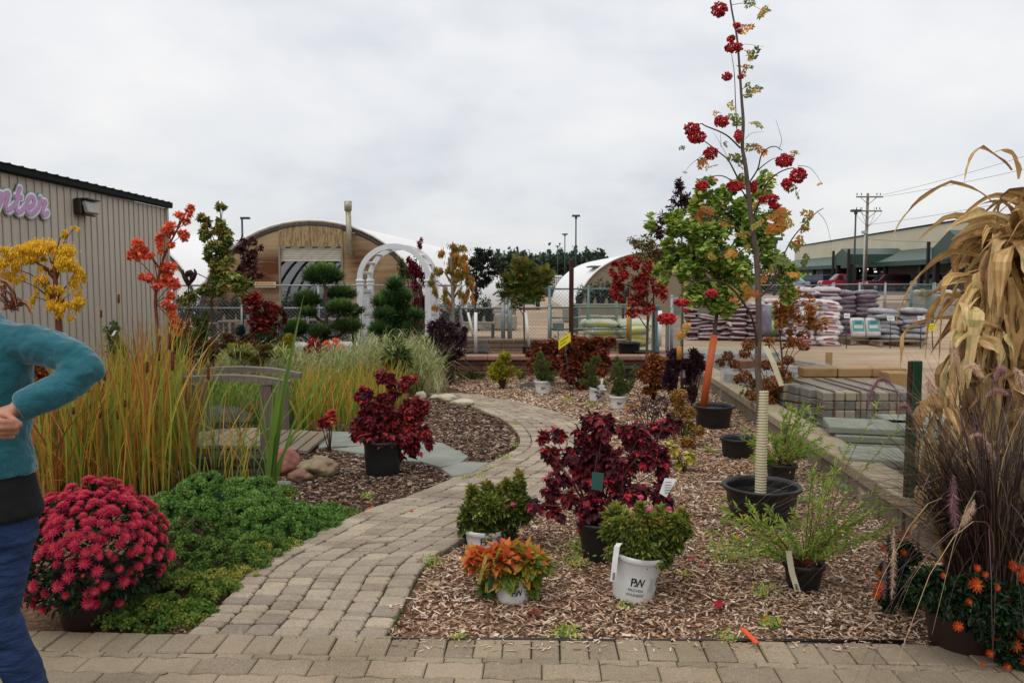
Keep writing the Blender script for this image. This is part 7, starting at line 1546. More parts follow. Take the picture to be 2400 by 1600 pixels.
for a_ in (12, 30, 50, 70, 90, 110, 130, 150, 168):
    a_ = math.radians(a_); p = Vector((cA - wA / 2 * math.cos(a_), AY0, zA + wA / 2 * .97 * math.sin(a_))); m = MB(); d = off; q = p + off / 2
    m.bbox(tuple(q), (.055, d.length - .09, .03), b=.004, M=Matrix.Rotation(-math.atan2(off.x, off.y), 3, 'Z') @ Matrix.Rotation(a_ - math.pi / 2, 3, 'Y')); m.build("rung", M_VINYL, t)
for sx_ in (lf.x, rf_.x):
    p = Vector((sx_, AY0, 0)) + off / 2; rz = -math.atan2(off.x, off.y); dl = off.length
    for z in (.12, .55, .95, 1.38): m = MB(); m.bbox((p.x, p.y, z), (.05, dl - .12, .06), rot=rz, b=.004); m.build("side_rail", M_VINYL, t)
    m = MB()
    for z0_, z1_ in ((.15, .92), (.98, 1.35)):
        H_ = z1_ - z0_; W_ = dl - .14
        for sgn in (-1, 1):
            s = -H_
            while s < W_:
                a0, a1 = max(0, s), min(W_, s + H_)
                if a1 - a0 > .03:
                    za, zb = (z0_ + (a0 - s), z0_ + (a1 - s)); 
                    if sgn < 0: za, zb = z1_ - (a0 - s), z1_ - (a1 - s)
                    u_ = off.normalized(); A_ = Vector((sx_ + sgn * .004, AY0, 0)) + u_ * (.07 + a0); B_ = Vector((sx_ + sgn * .004, AY0, 0)) + u_ * (.07 + a1); m.tube([(A_.x, A_.y, za), (B_.x, B_.y, zb)], .011, 4)
                s += .1
    m.build("lattice", M_VINYL, t)

# ---------------------------------------------------------------- chain link fences
M_GALV = _plain("galvanised", "868e90", 1, .45, .35, .5); M_GGREEN = _plain("green_galvanised", "5c7a74", 1, .5, .2, .4); M_MESHG = _plain("mesh_wire", "7c8284", 1, .5, .3, .4)
def chain(name, label, A_, B_, z0, z1, pitch=.075, wr_=.0024, posts=(), rails=(1.0,), pr=.03, mat=None, cat_="fence", ends=True, grp=None):
    mat = mat or M_GALV; A_, B_ = Vector(A_), Vector(B_); t = thing(name, label, cat_, (A_.x, A_.y, 0), grp); u = (B_ - A_).normalized(); L = (B_ - A_).length; H_ = z1 - z0; m = MB()
    for sgn in (-1, 1):
        s = -H_
        while s < L:
            a0, a1 = max(0, s), min(L, s + H_)
            if a1 - a0 > .01:
                za, zb = z0 + (a0 - s), z0 + (a1 - s)
                if sgn < 0: za, zb = z1 - (a0 - s), z1 - (a1 - s)
                p, q = A_ + u * a0, A_ + u * a1; nv_ = Vector((-u.y, u.x, 0)) * .002 * sgn; m.tube([(p.x + nv_.x, p.y + nv_.y, za), (q.x + nv_.x, q.y + nv_.y, zb)], wr_, 3, cap=False)
            s += pitch
    m.build("wire_mesh", M_MESHG if mat is M_GALV else mat, t)
    for f in posts: p = A_ + u * (L * f); m = MB(); m.tube([(p.x, p.y, 0), (p.x, p.y, z1 + .04)], pr, 8); m.lathe([(pr * 1.1, 0), (pr * 1.1, .02), (.001, .05)], (p.x, p.y, z1 + .035), 8); m.build("post", mat, t)
    for k in rails: z = z0 + H_ * k; m = MB(); m.tube([(A_.x, A_.y, z), (B_.x, B_.y, z)], .021, 6); m.build("rail", mat, t)
    return t
zf = lambda y, Y: P(1200, y, Y).z
chain("chain_link_fence", "low chain link fence running behind the arbor to the gate", P(413, 700, 17), P(1180, 700, 17), .1, zf(722, 17), posts=(0, .2, .4, .6, .8, 1))
chain("chain_link_fence", "taller rear chain link fence with rail at eye height behind arbor", P(413, 700, 18.2), P(1080, 700, 18.2), .1, zf(669, 18.2), posts=(0, .25, .5, .75, 1), pitch=.09)
chain("chain_link_gate", "chain link yard gate between the pair of grey posts", P(1197, 700, 17), P(1287, 700, 17), .1, zf(721, 17), posts=(0, 1), cat_="gate", rails=(0, 1.0))
chain("chain_link_gate", "greenish chain link gate right of the rusty post", P(1290, 700, 17.1), P(1478, 700, 17.1), .1, zf(721, 17), posts=(0, 1), rails=(1.0, .5), mat=M_GGREEN, cat_="gate")
chain("chain_link_fence", "taller greenish chain link panel behind the rusty post", P(1288, 700, 18.4), P(1445, 700, 18.4), .2, zf(677, 18.4), posts=(.0, .58, 1), rails=(1.0, .45), mat=M_GGREEN, pitch=.09)
for px_, lb in ((1179, "left of two grey gate posts standing close together"), (1194, "right of two grey gate posts standing close together")):
    p = P(px_, 700, 16.8); t = thing("gate_post", lb, "post", (p.x, 16.8, 0)); m = MB(); m.tube([(p.x, 16.8, 0), (p.x, 16.8, zf(675, 16.8))], .045, 10); m.lathe([(.05, 0), (.05, .04), (.03, .08), (.001, .09)], (p.x, 16.8, zf(675, 16.8)), 10); m.build("post_body", M_GALV, t)
    m = MB(); m.bbox((p.x, 16.75, zf(690, 16.8)), (.13, .1, .08), b=.01); m.build("hinge", M_DK, t)
p = P(1339, 700, 16.5); o = MB().bbox((p.x, 16.5, 1.0), (.09, .09, 2.0), b=.008).build("rusty_post", surf("rusty_steel", ["241510", "3d2018", "4e2c1e"], 1, scale=8)); tag(o, "tall rust-brown square steel post by the yard gate", "post")
for px_, lb, top in ((1545, "white", 728),):
    pass
for px_, w, top, lb, mt_ in ((1536, 16, 715, "blue-green square post beside white stake in terrace", _plain("teal_post", "4c6a6c", 1, .5, 0, .4)), (1564, 8, 745, "thin grey round post right of the blue-green post", M_GALV)):
    p = P(px_, 800, 14.9); zt = zf(top, 14.9); o = MB().bbox((p.x, 14.9, zt / 2), (PX(w, 15), PX(w, 15), zt), b=.01).build("fence_post", mt_); tag(o, lb, "post")
chain("chain_link_fence", "short chain link panel behind the dark barberry columns", P(1575, 700, 14.8), P(1600, 700, 15.6), .1, zf(700, 15), posts=(0, 1), pitch=.06)
# right yard fence
chain("chain_link_fence", "long chain link fence between bag stacks and parked cars", P(1954, 700, 34), P(2134, 700, 34), .1, zf(666, 34), posts=np.linspace(0, 1, 4), rails=(1.0, .5), pitch=.12, wr_=.004, pr=.05)
chain("chain_link_gate", "green tinted chain link gate in front of concrete blocks", P(2136, 700, 33), P(2187, 700, 30), .1, zf(666, 33), posts=(0, 1), rails=(0, .4, 1.0), pitch=.12, wr_=.004, pr=.05, mat=M_GGREEN, cat_="gate")
chain("chain_link_fence", "chain link fence section left of the bag stacks toward the store", P(1600, 700, 36), P(1950, 700, 35), .1, zf(668, 35), posts=np.linspace(0, 1, 5), rails=(1.0,), pitch=.15, wr_=.004, pr=.05)
chain("chain_link_fence", "chain link fence section running behind the corn shock", P(2190, 700, 36), P(2420, 700, 36), .1, zf(666, 36), posts=np.linspace(0, 1, 4), rails=(1.0,), pitch=.15, wr_=.004, pr=.05)

# ---------------------------------------------------------------- tree guards and pots on terrace
def stake(px_, t0, b0, Y, w, mat, name, lb, dx=0, cat_="tree guard"):
    a_, b2 = P(px_, b0, Y), P(px_ + dx, t0, Y); m = MB(); m.tube([a_, b2], PX(w, Y) / 2, 10); o = m.build(name, mat); return tag(o, lb, cat_)
stake(1115, 732, 828, 14.3, 8, M_WHITE, "trunk_guard", "upright white trunk guard of the pair in a black saucer pot")
stake(1112, 732, 800, 14.5, 6, M_WHITE, "trunk_guard", "slanted white trunk guard leaning left of the upright one", dx=-15)
stake(1240, 732, 812, 14.4, 7, M_WHITE, "trunk_guard", "white trunk guard of the feathery tree before the gate", dx=-8)
stake(1546, 728, 812, 14.3, 10, M_WHITE, "trunk_guard", "white trunk guard beside the blue-green post", dx=1)
stake(1517, 735, 818, 12.6, 5, M_WHITE, "trunk_guard", "narrow white trunk guard behind the crimson tree trunk", dx=2)
stake(1472, 716, 798, 14.2, 8, _plain("orange_stake", "c08a34", 1, .5, 0, .3), "trunk_guard", "yellow-orange stake guard standing in a black pot", dx=1)
stake(1592, 812, 842, 9.8, 12, _plain("amber_tag", "bb7a2a", 1, .5, 0, .3), "plant_tag", "amber hanging plant tag between the barberry columns", cat_="tag")
for px_, yb, w, h, lb, Y in ((1118, 838, 50, 9, "shallow black saucer pot under the twin white guards", 14.3), (1237, 832, 26, 22, "black square-looking pot below the leaning white guard", 14.3), (1474, 832, 52, 34, "black pot holding the yellow-orange stake", 14.1), (1515, 832, 60, 16, "wide shallow black pot on the brown terrace wall", 13.9), (1825, 978, 60, 26, "black pot half hidden behind the tan wall cap", 9.6), (1475, 872, 44, 22, "black pot behind the orange bush on the mulch", 12.9)):
    c = P(px_, yb, Y); c.z = .2 if Y > 13.2 else 0; t = thing("nursery_pot", lb, "pot", tuple(c)); pot(t, tuple(c), PX(w, Y) / 2, PX(w, Y) / 2.3, PX(h, Y) + .06, rim=.012)
# folded grey bench slats by saucer pot
c = P(1135, 815, 14.6); t = thing("slatted_panel", "small grey slatted panel leaning on the twin white guards", "panel", (c.x, c.y, .2))
for i in range(5): m = MB(); m.bbox((c.x - .09 + i * .045, c.y + .04 * 0, .36), (.03, .02, .32), b=.003, M=Matrix.Rotation(-.35, 3, 'Y')); m.build("slat", _plain("grey_slat", "6f7072", 1, .6, 0, .3) if i == 0 else bpy.data.materials["grey_slat"], t)

# ---------------------------------------------------------------- sale tags
def sign(name, lb, quad, Y, mat, stem=None, lines=3, pm=None):
    q = [P(a_, b2, Y) for a_, b2 in quad]; c = sum(q, Vector()) / 4; t = thing(name, lb, "sign", (c.x, c.y, 0)); m = MB(); m.add(q, (0, 1, 2, 3)); m.add([v + Vector((0, .004, 0)) for v in q], (3, 2, 1, 0)); m.build("card", mat, t)
    m = MB()
    for i in range(lines):
        k = (i + 1) / (lines + 1); a_, b2 = q[0].lerp(q[3], k), q[1].lerp(q[2], k); a2, b3 = a_.lerp(b2, .15), a_.lerp(b2, .8 - .2 * (i % 2)); h = Vector((0, 0, (q[0] - q[3]).length * .035)); y = Vector((0, -.003, 0)); m.add([a2 - h + y, b3 - h + y, b3 + h + y, a2 + h + y], (0, 1, 2, 3))
    if lines: m.build("print", pm or M_BLACK, t)
    m = MB(); e2 = P(*stem, Y + .02); e2.z = 0; m.tube([c + Vector((0, .012, 0)), e2], .005 if Y < 14 else .012, 5); m.build("stake", M_DK, t)
M_YTAG = _plain("yellow_tag", "d8cc2c", 1, .5, 0, .3)
sign("sale_tag", "bright yellow sale tag between two lace leaf maples", [(1309, 796), (1337, 778), (1338, 800), (1309, 820)], 11.0, M_YTAG, (1338, 880), 2, _plain("tag_ink", "6a5a20", 1, .6, 0, .2))
sign("sale_tag", "yellow price sign on a stake right of the grey bag stack", [(2174, 761), (2194, 757), (2195, 772), (2176, 776)], 18.9, M_YTAG, (2187, 800), 2)
sign("price_sign", "white price card in front of the red-printed white bags", [(1978, 734), (1992, 734), (1992, 745), (1978, 745)], 18.8, M_WHITE, (1984, 800), 1)
sign("price_sign", "white price card left of the pair before grey bags", [(2078, 740), (2096, 741), (2097, 752), (2080, 751)], 18.8, M_WHITE, (2087, 800), 2)
sign("price_sign", "white price card right of the pair before grey bags", [(2150, 740), (2167, 741), (2168, 751), (2152, 751)], 18.8, M_WHITE, (2158, 800), 2)
sign("price_sign", "tiny white card on the green gate by concrete blocks", [(2186, 715), (2193, 713), (2193, 721), (2187, 723)], 29.0, M_WHITE, (2188, 740), 0)
sign("price_sign", "grey blank sign panel hanging on the yard gate", [(1295, 757), (1322, 757), (1322, 775), (1295, 775)], 17.4, _plain("grey_sign", "6f7a7a", 1, .5, 0, .3), (1308, 800), 0)

# ---------------------------------------------------------------- bagged goods
def bagmat(name, base, prints, k=1.0):
    m, nt, b = newmat(name); N, L = nt.nodes, nt.links; tcn = N.new("ShaderNodeTexCoord"); sx = N.new("ShaderNodeSeparateXYZ"); L.new(tcn.outputs["Generated"], sx.inputs[0]); cur = None
    ns = N.new("ShaderNodeTexNoise"); ns.inputs["Scale"].default_value = 5; ns.inputs["Detail"].default_value = 6; L.new(tcn.outputs["Object"], ns.inputs[0]); r = ramp(nt, [(0.2, base[0]), (.8, base[1])], k); L.new(ns.outputs[0], r.inputs[0]); cur = r.outputs[0]
    for (ax, lo, hi, ax2, lo2, hi2, col) in prints:
        def inside(i, a_, b2):
            g1 = N.new("ShaderNodeMath"); g1.operation = 'GREATER_THAN'; g1.inputs[1].default_value = a_; L.new(sx.outputs[i], g1.inputs[0]); g2 = N.new("ShaderNodeMath"); g2.operation = 'LESS_THAN'; g2.inputs[1].default_value = b2; L.new(sx.outputs[i], g2.inputs[0]); g3 = N.new("ShaderNodeMath"); g3.operation = 'MULTIPLY'; L.new(g1.outputs[0], g3.inputs[0]); L.new(g2.outputs[0], g3.inputs[1]); return g3.outputs[0]
        mu = N.new("ShaderNodeMath"); mu.operation = 'MULTIPLY'; L.new(inside(ax, lo, hi), mu.inputs[0]); L.new(inside(ax2, lo2, hi2), mu.inputs[1])
        mx = N.new("ShaderNodeMix"); mx.data_type = 'RGBA'; L.new(mu.outputs[0], mx.inputs[0]); L.new(cur, mx.inputs[6]); mx.inputs[7].default_value = C(col, k); cur = mx.outputs[2]
    L.new(cur, b.inputs["Base Color"]); b.inputs["Roughness"].default_value = .35; b.inputs["Specular IOR Level"].default_value = .5; return m
B_RED = bagmat("white_red_bag", ("b5b0b2", "d2cecf"), [(0, .3, .7, 2, .42, .62, "9a2a30"), (0, 0, .1, 2, .3, .7, "a06a6e")])
B_MAR = bagmat("maroon_bag", ("4a2e34", "6a464c"), [(0, .0, 1, 2, .44, .62, "b0a8aa"), (0, .3, .7, 1, .2, .8, "8f8486")])
B_PNK = bagmat("pink_white_bag", ("a09296", "c4b8bc"), [(0, .2, .8, 1, .25, .75, "9a7484"), (0, .35, .65, 1, .4, .6, "5a7a6a"), (0, 0, 1, 2, .1, .4, "70505c")])
B_PUR = bagmat("purple_grey_bag", ("574a54", "80727c"), [(0, .2, .8, 1, .2, .8, "9a9298"), (0, .35, .65, 1, .35, .65, "4a7068")])
B_GRY = bagmat("grey_teal_bag", ("77787c", "9a9a9e"), [(0, .2, .8, 1, .2, .8, "a9a8aa"), (0, .32, .68, 1, .32, .68, "3f7c80"), (0, 0, 1, 2, .0, .3, "5a4c4e")])
B_TEA = bagmat("teal_print_bag", ("a8a2a0", "c0bab6"), [(0, .12, .88, 1, .3, .85, "3f8a84"), (0, .2, .8, 1, .45, .6, "b8b4b0"), (0, .3, .7, 1, .66, .8, "2f5f6a")])
B_GRN = bagmat("pale_green_bag", ("8f9478", "b4b69c"), [(0, .3, .7, 2, .35, .65, "a8a040")])
def bag_mesh(L_, W_, H_, seed):
    from mathutils import noise
    nx, ny = 16, 10; V = []; 
    for top in (1, -1):
        for j in range(ny + 1):
            for i in range(nx + 1):
                u_, v_ = 2 * i / nx - 1, 2 * j / ny - 1; prof = max(0, (1 - abs(u_) ** 4)) ** .5 * max(0, (1 - abs(v_) ** 4)) ** .5
                nz_ = noise.noise(Vector((u_ * 2.2 + seed * 5, v_ * 2.2, seed))) * .22 + noise.noise(Vector((u_ * 6 + seed * 9, v_ * 6, seed))) * .08
                pin = 1 - .05 * abs(v_) ** 2 * (1 - abs(u_)); V.append((u_ * L_ / 2 * (1 - .05 * v_ * v_), v_ * W_ / 2 * (1 - .06 * u_ * u_), top * H_ / 2 * prof * (1 + nz_) + .004 * math.sin(9 * u_ + seed)))
    n = nx + 1; f = []
    for j in range(ny):
        for i in range(nx): a_ = j * n + i; f.append((a_, a_ + 1, a_ + n + 1, a_ + n)); b0 = n * (ny + 1); f.append((b0 + a_ + n, b0 + a_ + n + 1, b0 + a_ + 1, b0 + a_))
    m = MB(); m.add(V, f, .5, sm=True); return m
def bag_src(name, L_, W_, H_, mat, seed):
    o = bag_mesh(L_, W_, H_, seed).build(name, mat); bm = bmesh.new(); bm.from_mesh(o.data); bmesh.ops.remove_doubles(bm, verts=bm.verts, dist=.003); bm.to_mesh(o.data); bm.free(); return o
USED = set()
def bagstack(px0_, px1_, Y, ztop, mat, lb, grp, layers, cols=2, rows=2, z0=.02, over=1.0, rz=0.0, name="mulch_bag", squash=1.0, miss=0):
    xa, xb = P(px0_, 700, Y).x, P(px1_, 700, Y).x; wC = (xb - xa) / cols; h = (ztop - z0) / layers; srcs = [bag_src(name, wC * 1.06 * over, .56, h * 1.45, mat, s + px0_ * .01) for s in range(3)]; used = [False] * 3
    for l in range(layers):
        for c_ in range(cols):
            for r_ in range(rows):
                if l == layers - 1 and RNG.uniform() < miss: continue
                k = RNG.integers(0, 3); o = srcs[k]
                if used[k]: o = srcs[k].copy(); COL.objects.link(o)
                used[k] = True
                o.location = (xa + wC * (c_ + .5) + RNG.normal(0, .045), Y + .3 + r_ * .5 + RNG.normal(0, .04), z0 + h * (l + .5) + RNG.normal(0, .008)); o.rotation_euler = (RNG.normal(0, .09), RNG.normal(0, .08), rz + RNG.normal(0, .16) + (math.pi if RNG.uniform() < .3 else 0)); tag(o, ORD[layers - 1 - l] + " bag from top" + ("" if cols == 1 else ", " + ("left" if c_ == 0 else "right") + " column") + (" behind" if r_ else "") + " of the " + lb, "bag", grp)
    for k in range(3):
        if not used[k]: bpy.data.objects.remove(srcs[k])
zt = lambda y, Y: P(1200, y, Y).z
bagstack(1611, 1641, 21.5, zt(704, 21.5), B_MAR, "narrow tall maroon striped stack", "bags in narrow maroon stack", 11, 1, 1)
bagstack(1640, 1714, 21.5, zt(741, 21.5), B_MAR, "low maroon stack behind orange guard", "bags in low maroon stack", 6, 2, 1)
bagstack(1719, 1788, 21.2, zt(713, 21.2), B_MAR, "maroon stack left of rowan trunk", "bags in middle maroon stack", 8, 2, 1)
bagstack(1800, 1868, 21.0, zt(700, 21), B_PNK, "purple-white stack behind orange maple", "bags behind orange maple", 9, 2, 1)
bagstack(1862, 1972, 21.6, zt(674, 21.6), B_PNK, "tallest pinkish white stack", "bags in tallest pink stack", 11, 2, 1)
bagstack(1864, 1976, 19.6, zt(706, 19.6), B_RED, "white stack with red print", "white bags with red print", 9, 2, 1)
bagstack(1956, 2062, 21.8, zt(682, 21.8), B_PUR, "tall dark purple-grey stack", "bags in purple-grey stack", 11, 2, 1)
bagstack(2060, 2180, 20.0, zt(727, 20), B_GRY, "rightmost low grey teal stack", "bags in grey teal stack", 7, 2, 1, miss=0)
bagstack(1375, 1530, 17.9, zt(754, 17.9), B_GRN, "pale green sand bag pile", "pale green sand bags", 5, 2, 2, z0=0.0, name="sand_bag")
for px_, lb in ((2010, "left of two upright bags showing teal print"), (2046, "right of two upright bags showing teal print")):
    Y = 20.1; o = bag_src("soil_bag", PX(36, Y), PX(50, Y), .13, B_TEA, px_); o.location = P(px_, 768, Y); o.rotation_euler = (math.radians(74), 0, 0); tag(o, lb, "bag")
o = bag_src("soil_bag", PX(42, 18.6), PX(78, 18.6), .25, bagmat("green_purple_bag", ("4f4a58", "6e6878"), [(0, .5, 1, 1, 0, 1, "4a6a44"), (0, .55, .9, 1, .2, .5, "8aa87a")]), 3); o.location = P(1803, 752, 20.0); o.rotation_euler = (math.radians(80), 0, 0); tag(o, "large green and purple bag standing behind the rowan trunk", "bag")
M_PALLET = surf("pallet_wood", ["5c4c3c", "7c6a54", "8f7c64"], 1, scale=5, bump=.3)
def pallet(px_, Y, lb, w=1.1, d=1.0, rz=0.0, z=0.0, grp="pallets under bags"):
    c = P(px_, 700, Y); c.z = z; t = thing("pallet", lb, "pallet", (c.x, c.y, 0), grp); R = Matrix.Rotation(rz, 3, 'Z')
    m = MB()
    for i in range(6): p = c + R @ Vector((0, -d / 2 + d * (i + .5) / 6, .115)); m.box(tuple(p), (w, .09, .02), rot=rz)
    m.build("deck", M_PALLET, t); m = MB()
    for i in (-1, 0, 1): p = c + R @ Vector((i * (w / 2 - .05), 0, .055)); m.box(tuple(p), (.08, d, .095), rot=rz)
    m.build("runner", M_PALLET, t)
pallet(2028, 20.4, "empty-edged pallet under the two upright teal bags"); pallet(2095, 19.9, "pallet at the foot of the rightmost grey bag stack"); pallet(1930, 22.3, "pallet behind the white bags with red print")
# concrete blocks and rocks
M_CONC = surf("concrete_block", ["8a8070", "a0968a", "948b76"], .9, scale=4, bump=.4, bscale=20)
for a_, b2, y0_, y1_, Y, lb in ((2189, 2290, 717, 746, 33, "lower concrete block of the stacked pair by the gate"), (2189, 2290, 690, 716, 33.1, "upper concrete block of the stacked pair by the gate"), (2140, 2183, 690, 728, 36, "grey-green concrete block behind the chain link gate"), (2084, 2126, 708, 727, 39, "pale broken concrete block behind the yard fence"), (2300, 2420, 700, 746, 33.5, "long concrete block behind the corn shock")):
    p0, p1 = P(a_, y1_, Y), P(b2, y0_, Y); o = MB().bbox(((p0.x + p1.x) / 2, Y + .4, (p0.z + p1.z) / 2), (p1.x - p0.x, .7, p1.z - p0.z), b=.03).build("concrete_block", M_CONC); tag(o, lb, "block")
for i, (px_, w) in enumerate(((2155, 14), (2170, 14), (2186, 16), (2200, 14), (2228, 26), (2250, 18))):
    rock("landscape_rock", P(px_, 685, 33.3) + Vector((0, .3, -.02)), (PX(w, 33) / 2, .3, .13 + .03 * (i % 2)), (M_R5, M_R2, M_R3, M_R4)[i % 4], ["leftmost small pale", "second small tan", "third brownish", "fourth greyish", "large pale", "rightmost grey"][i] + " rock lying on top of concrete blocks", 20 + i, 3, "rocks on the concrete blocks")
# ---------------------------------------------------------------- stacked stone right of the wall
M_PV = surf("grey_paver_block", [(0, "646058"), (.4, "7f7b72"), (.75, "96907f"), (1, "a38f70")], .88, scale=9, bump=.4, rndamt=.65); M_STRAP = _plain("steel_strap", "5a2e26", 1, .5, .2, .4)
M_GSLAB = surf("green_grey_slab", ["71776b", "878c7e", "979b8c"], .85, scale=6, bump=.2, rndamt=.3); M_TANB = surf("tan_block", ["8a6a46", "a68558", "b09068"], .85, scale=8, bump=.3, rndamt=.4); M_BRB = surf("red_brown_block", ["6e4c3c", "8a6450"], .85, scale=8, bump=.3)
t = thing("paver_pallet", "cube of grey pavers bound with rusty straps behind tan wall", "stone stack", (3.7, 8.7, 0)); first = {}
x0_, y0_ = P(1928, 1000, 8.15).x, 8.15
def child_copy(key, mk, loc, rz, par):
    if key not in first: o = mk(); first[key] = o
    else: o = first[key].copy(); COL.objects.link(o)
    o.parent = par; o.location = Vector(loc) - par.location; o.rotation_euler = (RNG.normal(0, .01), RNG.normal(0, .01), rz); return o
for l in range(5):
    for i in range(9):
        if i % 2 == 0 or True:
            k = RNG.integers(0, 4); child_copy(("pv", k), lambda: MB().bbox((0, 0, 0), (.105, .2, .088), b=.008, r=float(k) / 3).build("block", M_PV), (x0_ + .055 + i * .112 + RNG.normal(0, .003), y0_ + .1 + RNG.normal(0, .004), .05 + l * .092), .0, t)
    for j in range(4):
        k = RNG.integers(0, 4); child_copy(("pw", k), lambda: MB().bbox((0, 0, 0), (.2, .2, .088), b=.008, r=float(k) / 3).build("block", M_PV), (x0_ + .02 - .06 * j, y0_ + .32 + j * .215, .05 + l * .092), .12, t)
m = MB(); m.box((x0_ + .55, y0_ + .7, .23), (.98, .9, .455)); m.build("core_blocks", M_PV, t)
for u_ in (.12, .38, .52, .75): m = MB(); m.tube([(x0_ + u_, y0_ - .012, .0), (x0_ + u_ - .01, y0_ - .012, .47), (x0_ + u_ - .1, y0_ + 1.1, .475)], .008, 4); m.build("strap", M_STRAP, t)
m = MB(); m.tube([(x0_ - .2, y0_ + .7, .28), (x0_ - .02, y0_ + .05, .33), (x0_ + 1.0, y0_ - .012, .30)], .008, 4); m.build("strap", M_STRAP, t)
def blocks(name, lb, px_, py_, Y, dim, nx, nz, mat, z0=0.0, rz=0.0, gap=.01, cat_="stone stack", off_=0.0, part="block", b=.01):
    c = P(px_, py_, Y); c.z = z0; t = thing(name, lb, cat_, tuple(c)); R = Matrix.Rotation(rz, 3, 'Z')
    for l in range(nz):
        for i in range(nx):
            p = c + R @ Vector(((i - (nx - 1) / 2) * (dim[0] + gap) + RNG.normal(0, off_), RNG.normal(0, off_), dim[2] * (l + .5) + .003 * l)); m = MB(); m.bbox(tuple(p), (dim[0], dim[1], dim[2] - .003), rot=rz + RNG.normal(0, .015), b=b, r=RNG.uniform()); m.build(part, mat, t)
    return t
blocks("block_row", "row of tan and orange wall blocks on top of the grey pavers", 1995, 905, 9.6, (.4, .2, .11), 3, 5, M_TANB, 0)
blocks("tan_block", "large tan block left of the green steel post", 2098, 900, 9.3, (.25, .25, .27), 1, 2, M_TANB, 0)
blocks("slab_stack", "rear stack of grey-green concrete slabs beside the strapped pavers", 2050, 1040, 7.05, (.78, .5, .065), 1, 5, M_GSLAB, 0, -.25, off_=.02, part="slab")
blocks("slab_stack", "front stack of grey-green concrete slabs near the green post", 2095, 1080, 6.15, (.72, .5, .065), 1, 4, M_GSLAB, 0, -.28, off_=.02, part="slab")
blocks("slab_stack", "rightmost slab stack half hidden behind the green post", 2150, 1000, 7.3, (.6, .5, .065), 1, 5, M_GSLAB, 0, -.1, off_=.02, part="slab")
blocks("slab_stack", "low pale cream slabs beside the end of tan wall", 2110, 1110, 5.7, (.55, .4, .055), 1, 2, M_TANCAP, 0, -.3, part="slab")
blocks("block_pile", "reddish brown blocks at the head of the plank pile", 1895, 850, 12.4, (.22, .2, .13), 3, 2, M_BRB, 0, .2, off_=.01)
blocks("block_pile", "brown blocks half hidden behind the cream trunk guard", 1765, 870, 11.6, (.25, .3, .15), 2, 3, M_BRB, 0, .1)
t = blocks("slab_pallet", "long pallet of grey slabs wrapped in torn clear film", 1700, 830, 13.2, (1.5, .8, .07), 1, 6, M_GSLAB, 0, .3, part="slab"); 
mf, nt, b = newmat("clear_film"); b.inputs["Base Color"].default_value = C("c0c4c8"); b.inputs["Roughness"].default_value = .2; b.inputs["Alpha"].default_value = .42
def film(t, c, w, h, d, rz, seed, name="film_wrap"):
    from mathutils import noise
    V = []; n = 40; k = 8; R = Matrix.Rotation(rz, 3, 'Z')
    for j in range(k + 1):
        for i in range(n):
            a_ = 2 * math.pi * i / n; sx_, sy_ = math.cos(a_), math.sin(a_); q = max(abs(sx_), abs(sy_)); x, y = sx_ / q * w / 2, sy_ / q * d / 2; z = h * j / k; o = 1 + .05 * noise.noise(Vector((x * 6 + seed, y * 6, z * 9)))
            V.append(tuple(Vector(c) + R @ Vector((x * o, y * o, z + .04 * noise.noise(Vector((x * 5, y * 5, seed)))))))
    m = MB(); m.add(V, [(j * n + i, j * n + (i + 1) % n, (j + 1) * n + (i + 1) % n, (j + 1) * n + i) for j in range(k) for i in range(n)], sm=False); m.build(name, mf, t)
film(t, P(1700, 830, 13.2) * 1 + Vector((0, 0, -P(1700, 830, 13.2).z)), 1.54, .44, .84, .3, 1)
t = blocks("slab_pallet", "clear film wrapped blocks behind brown hydrangea heads", 1800, 900, 10.6, (.9, .7, .12), 1, 3, M_PV, 0, .35); film(t, Vector((P(1800, 900, 10.6).x, 10.6, 0)), .96, .4, .78, .35, 2)
t = blocks("slab_pallet", "film wrapped pavers between brown hydrangea and strapped pavers", 1900, 880, 11.0, (1.1, .7, .12), 1, 3, M_PV, 0, .3); film(t, Vector((P(1900, 880, 11).x, 11, 0)), 1.16, .4, .78, .3, 5)
t = thing("plank_pile", "weathered boards lying across the wrapped blocks in the yard", "lumber", tuple(P(1950, 870, 12)))
for i, (a_, b2) in enumerate((((1850, 845), (2020, 872)), ((1862, 852), (2035, 882)), ((1880, 862), (2040, 888)), ((1850, 868), (2000, 892)))):
    p, q = P(*a_, 12.3 - i * .2), P(*b2, 11.5 - i * .2); m = MB(); d = q - p; m.bbox(tuple((p + q) / 2), (d.length, .14, .04), b=.005, M=d.to_track_quat('X', 'Z').to_matrix()); m.build("plank", M_OLDWOOD, t)
stake(1942, 825, 868, 12.2, 1, M_TANB, "wooden_stake", "short upright tan wooden stake in the dirt yard", cat_="stake"); o = bpy.data.objects["wooden_stake"]; bpy.data.objects.remove(o)
p = P(1942, 868, 12.4); o = MB().bbox((p.x, p.y, zt(825, 12.4) / 2), (PX(14, 12.4), .05, zt(825, 12.4)), b=.004).build("wooden_stake", M_TANB); tag(o, "short upright tan wooden stake in the dirt yard", "stake")
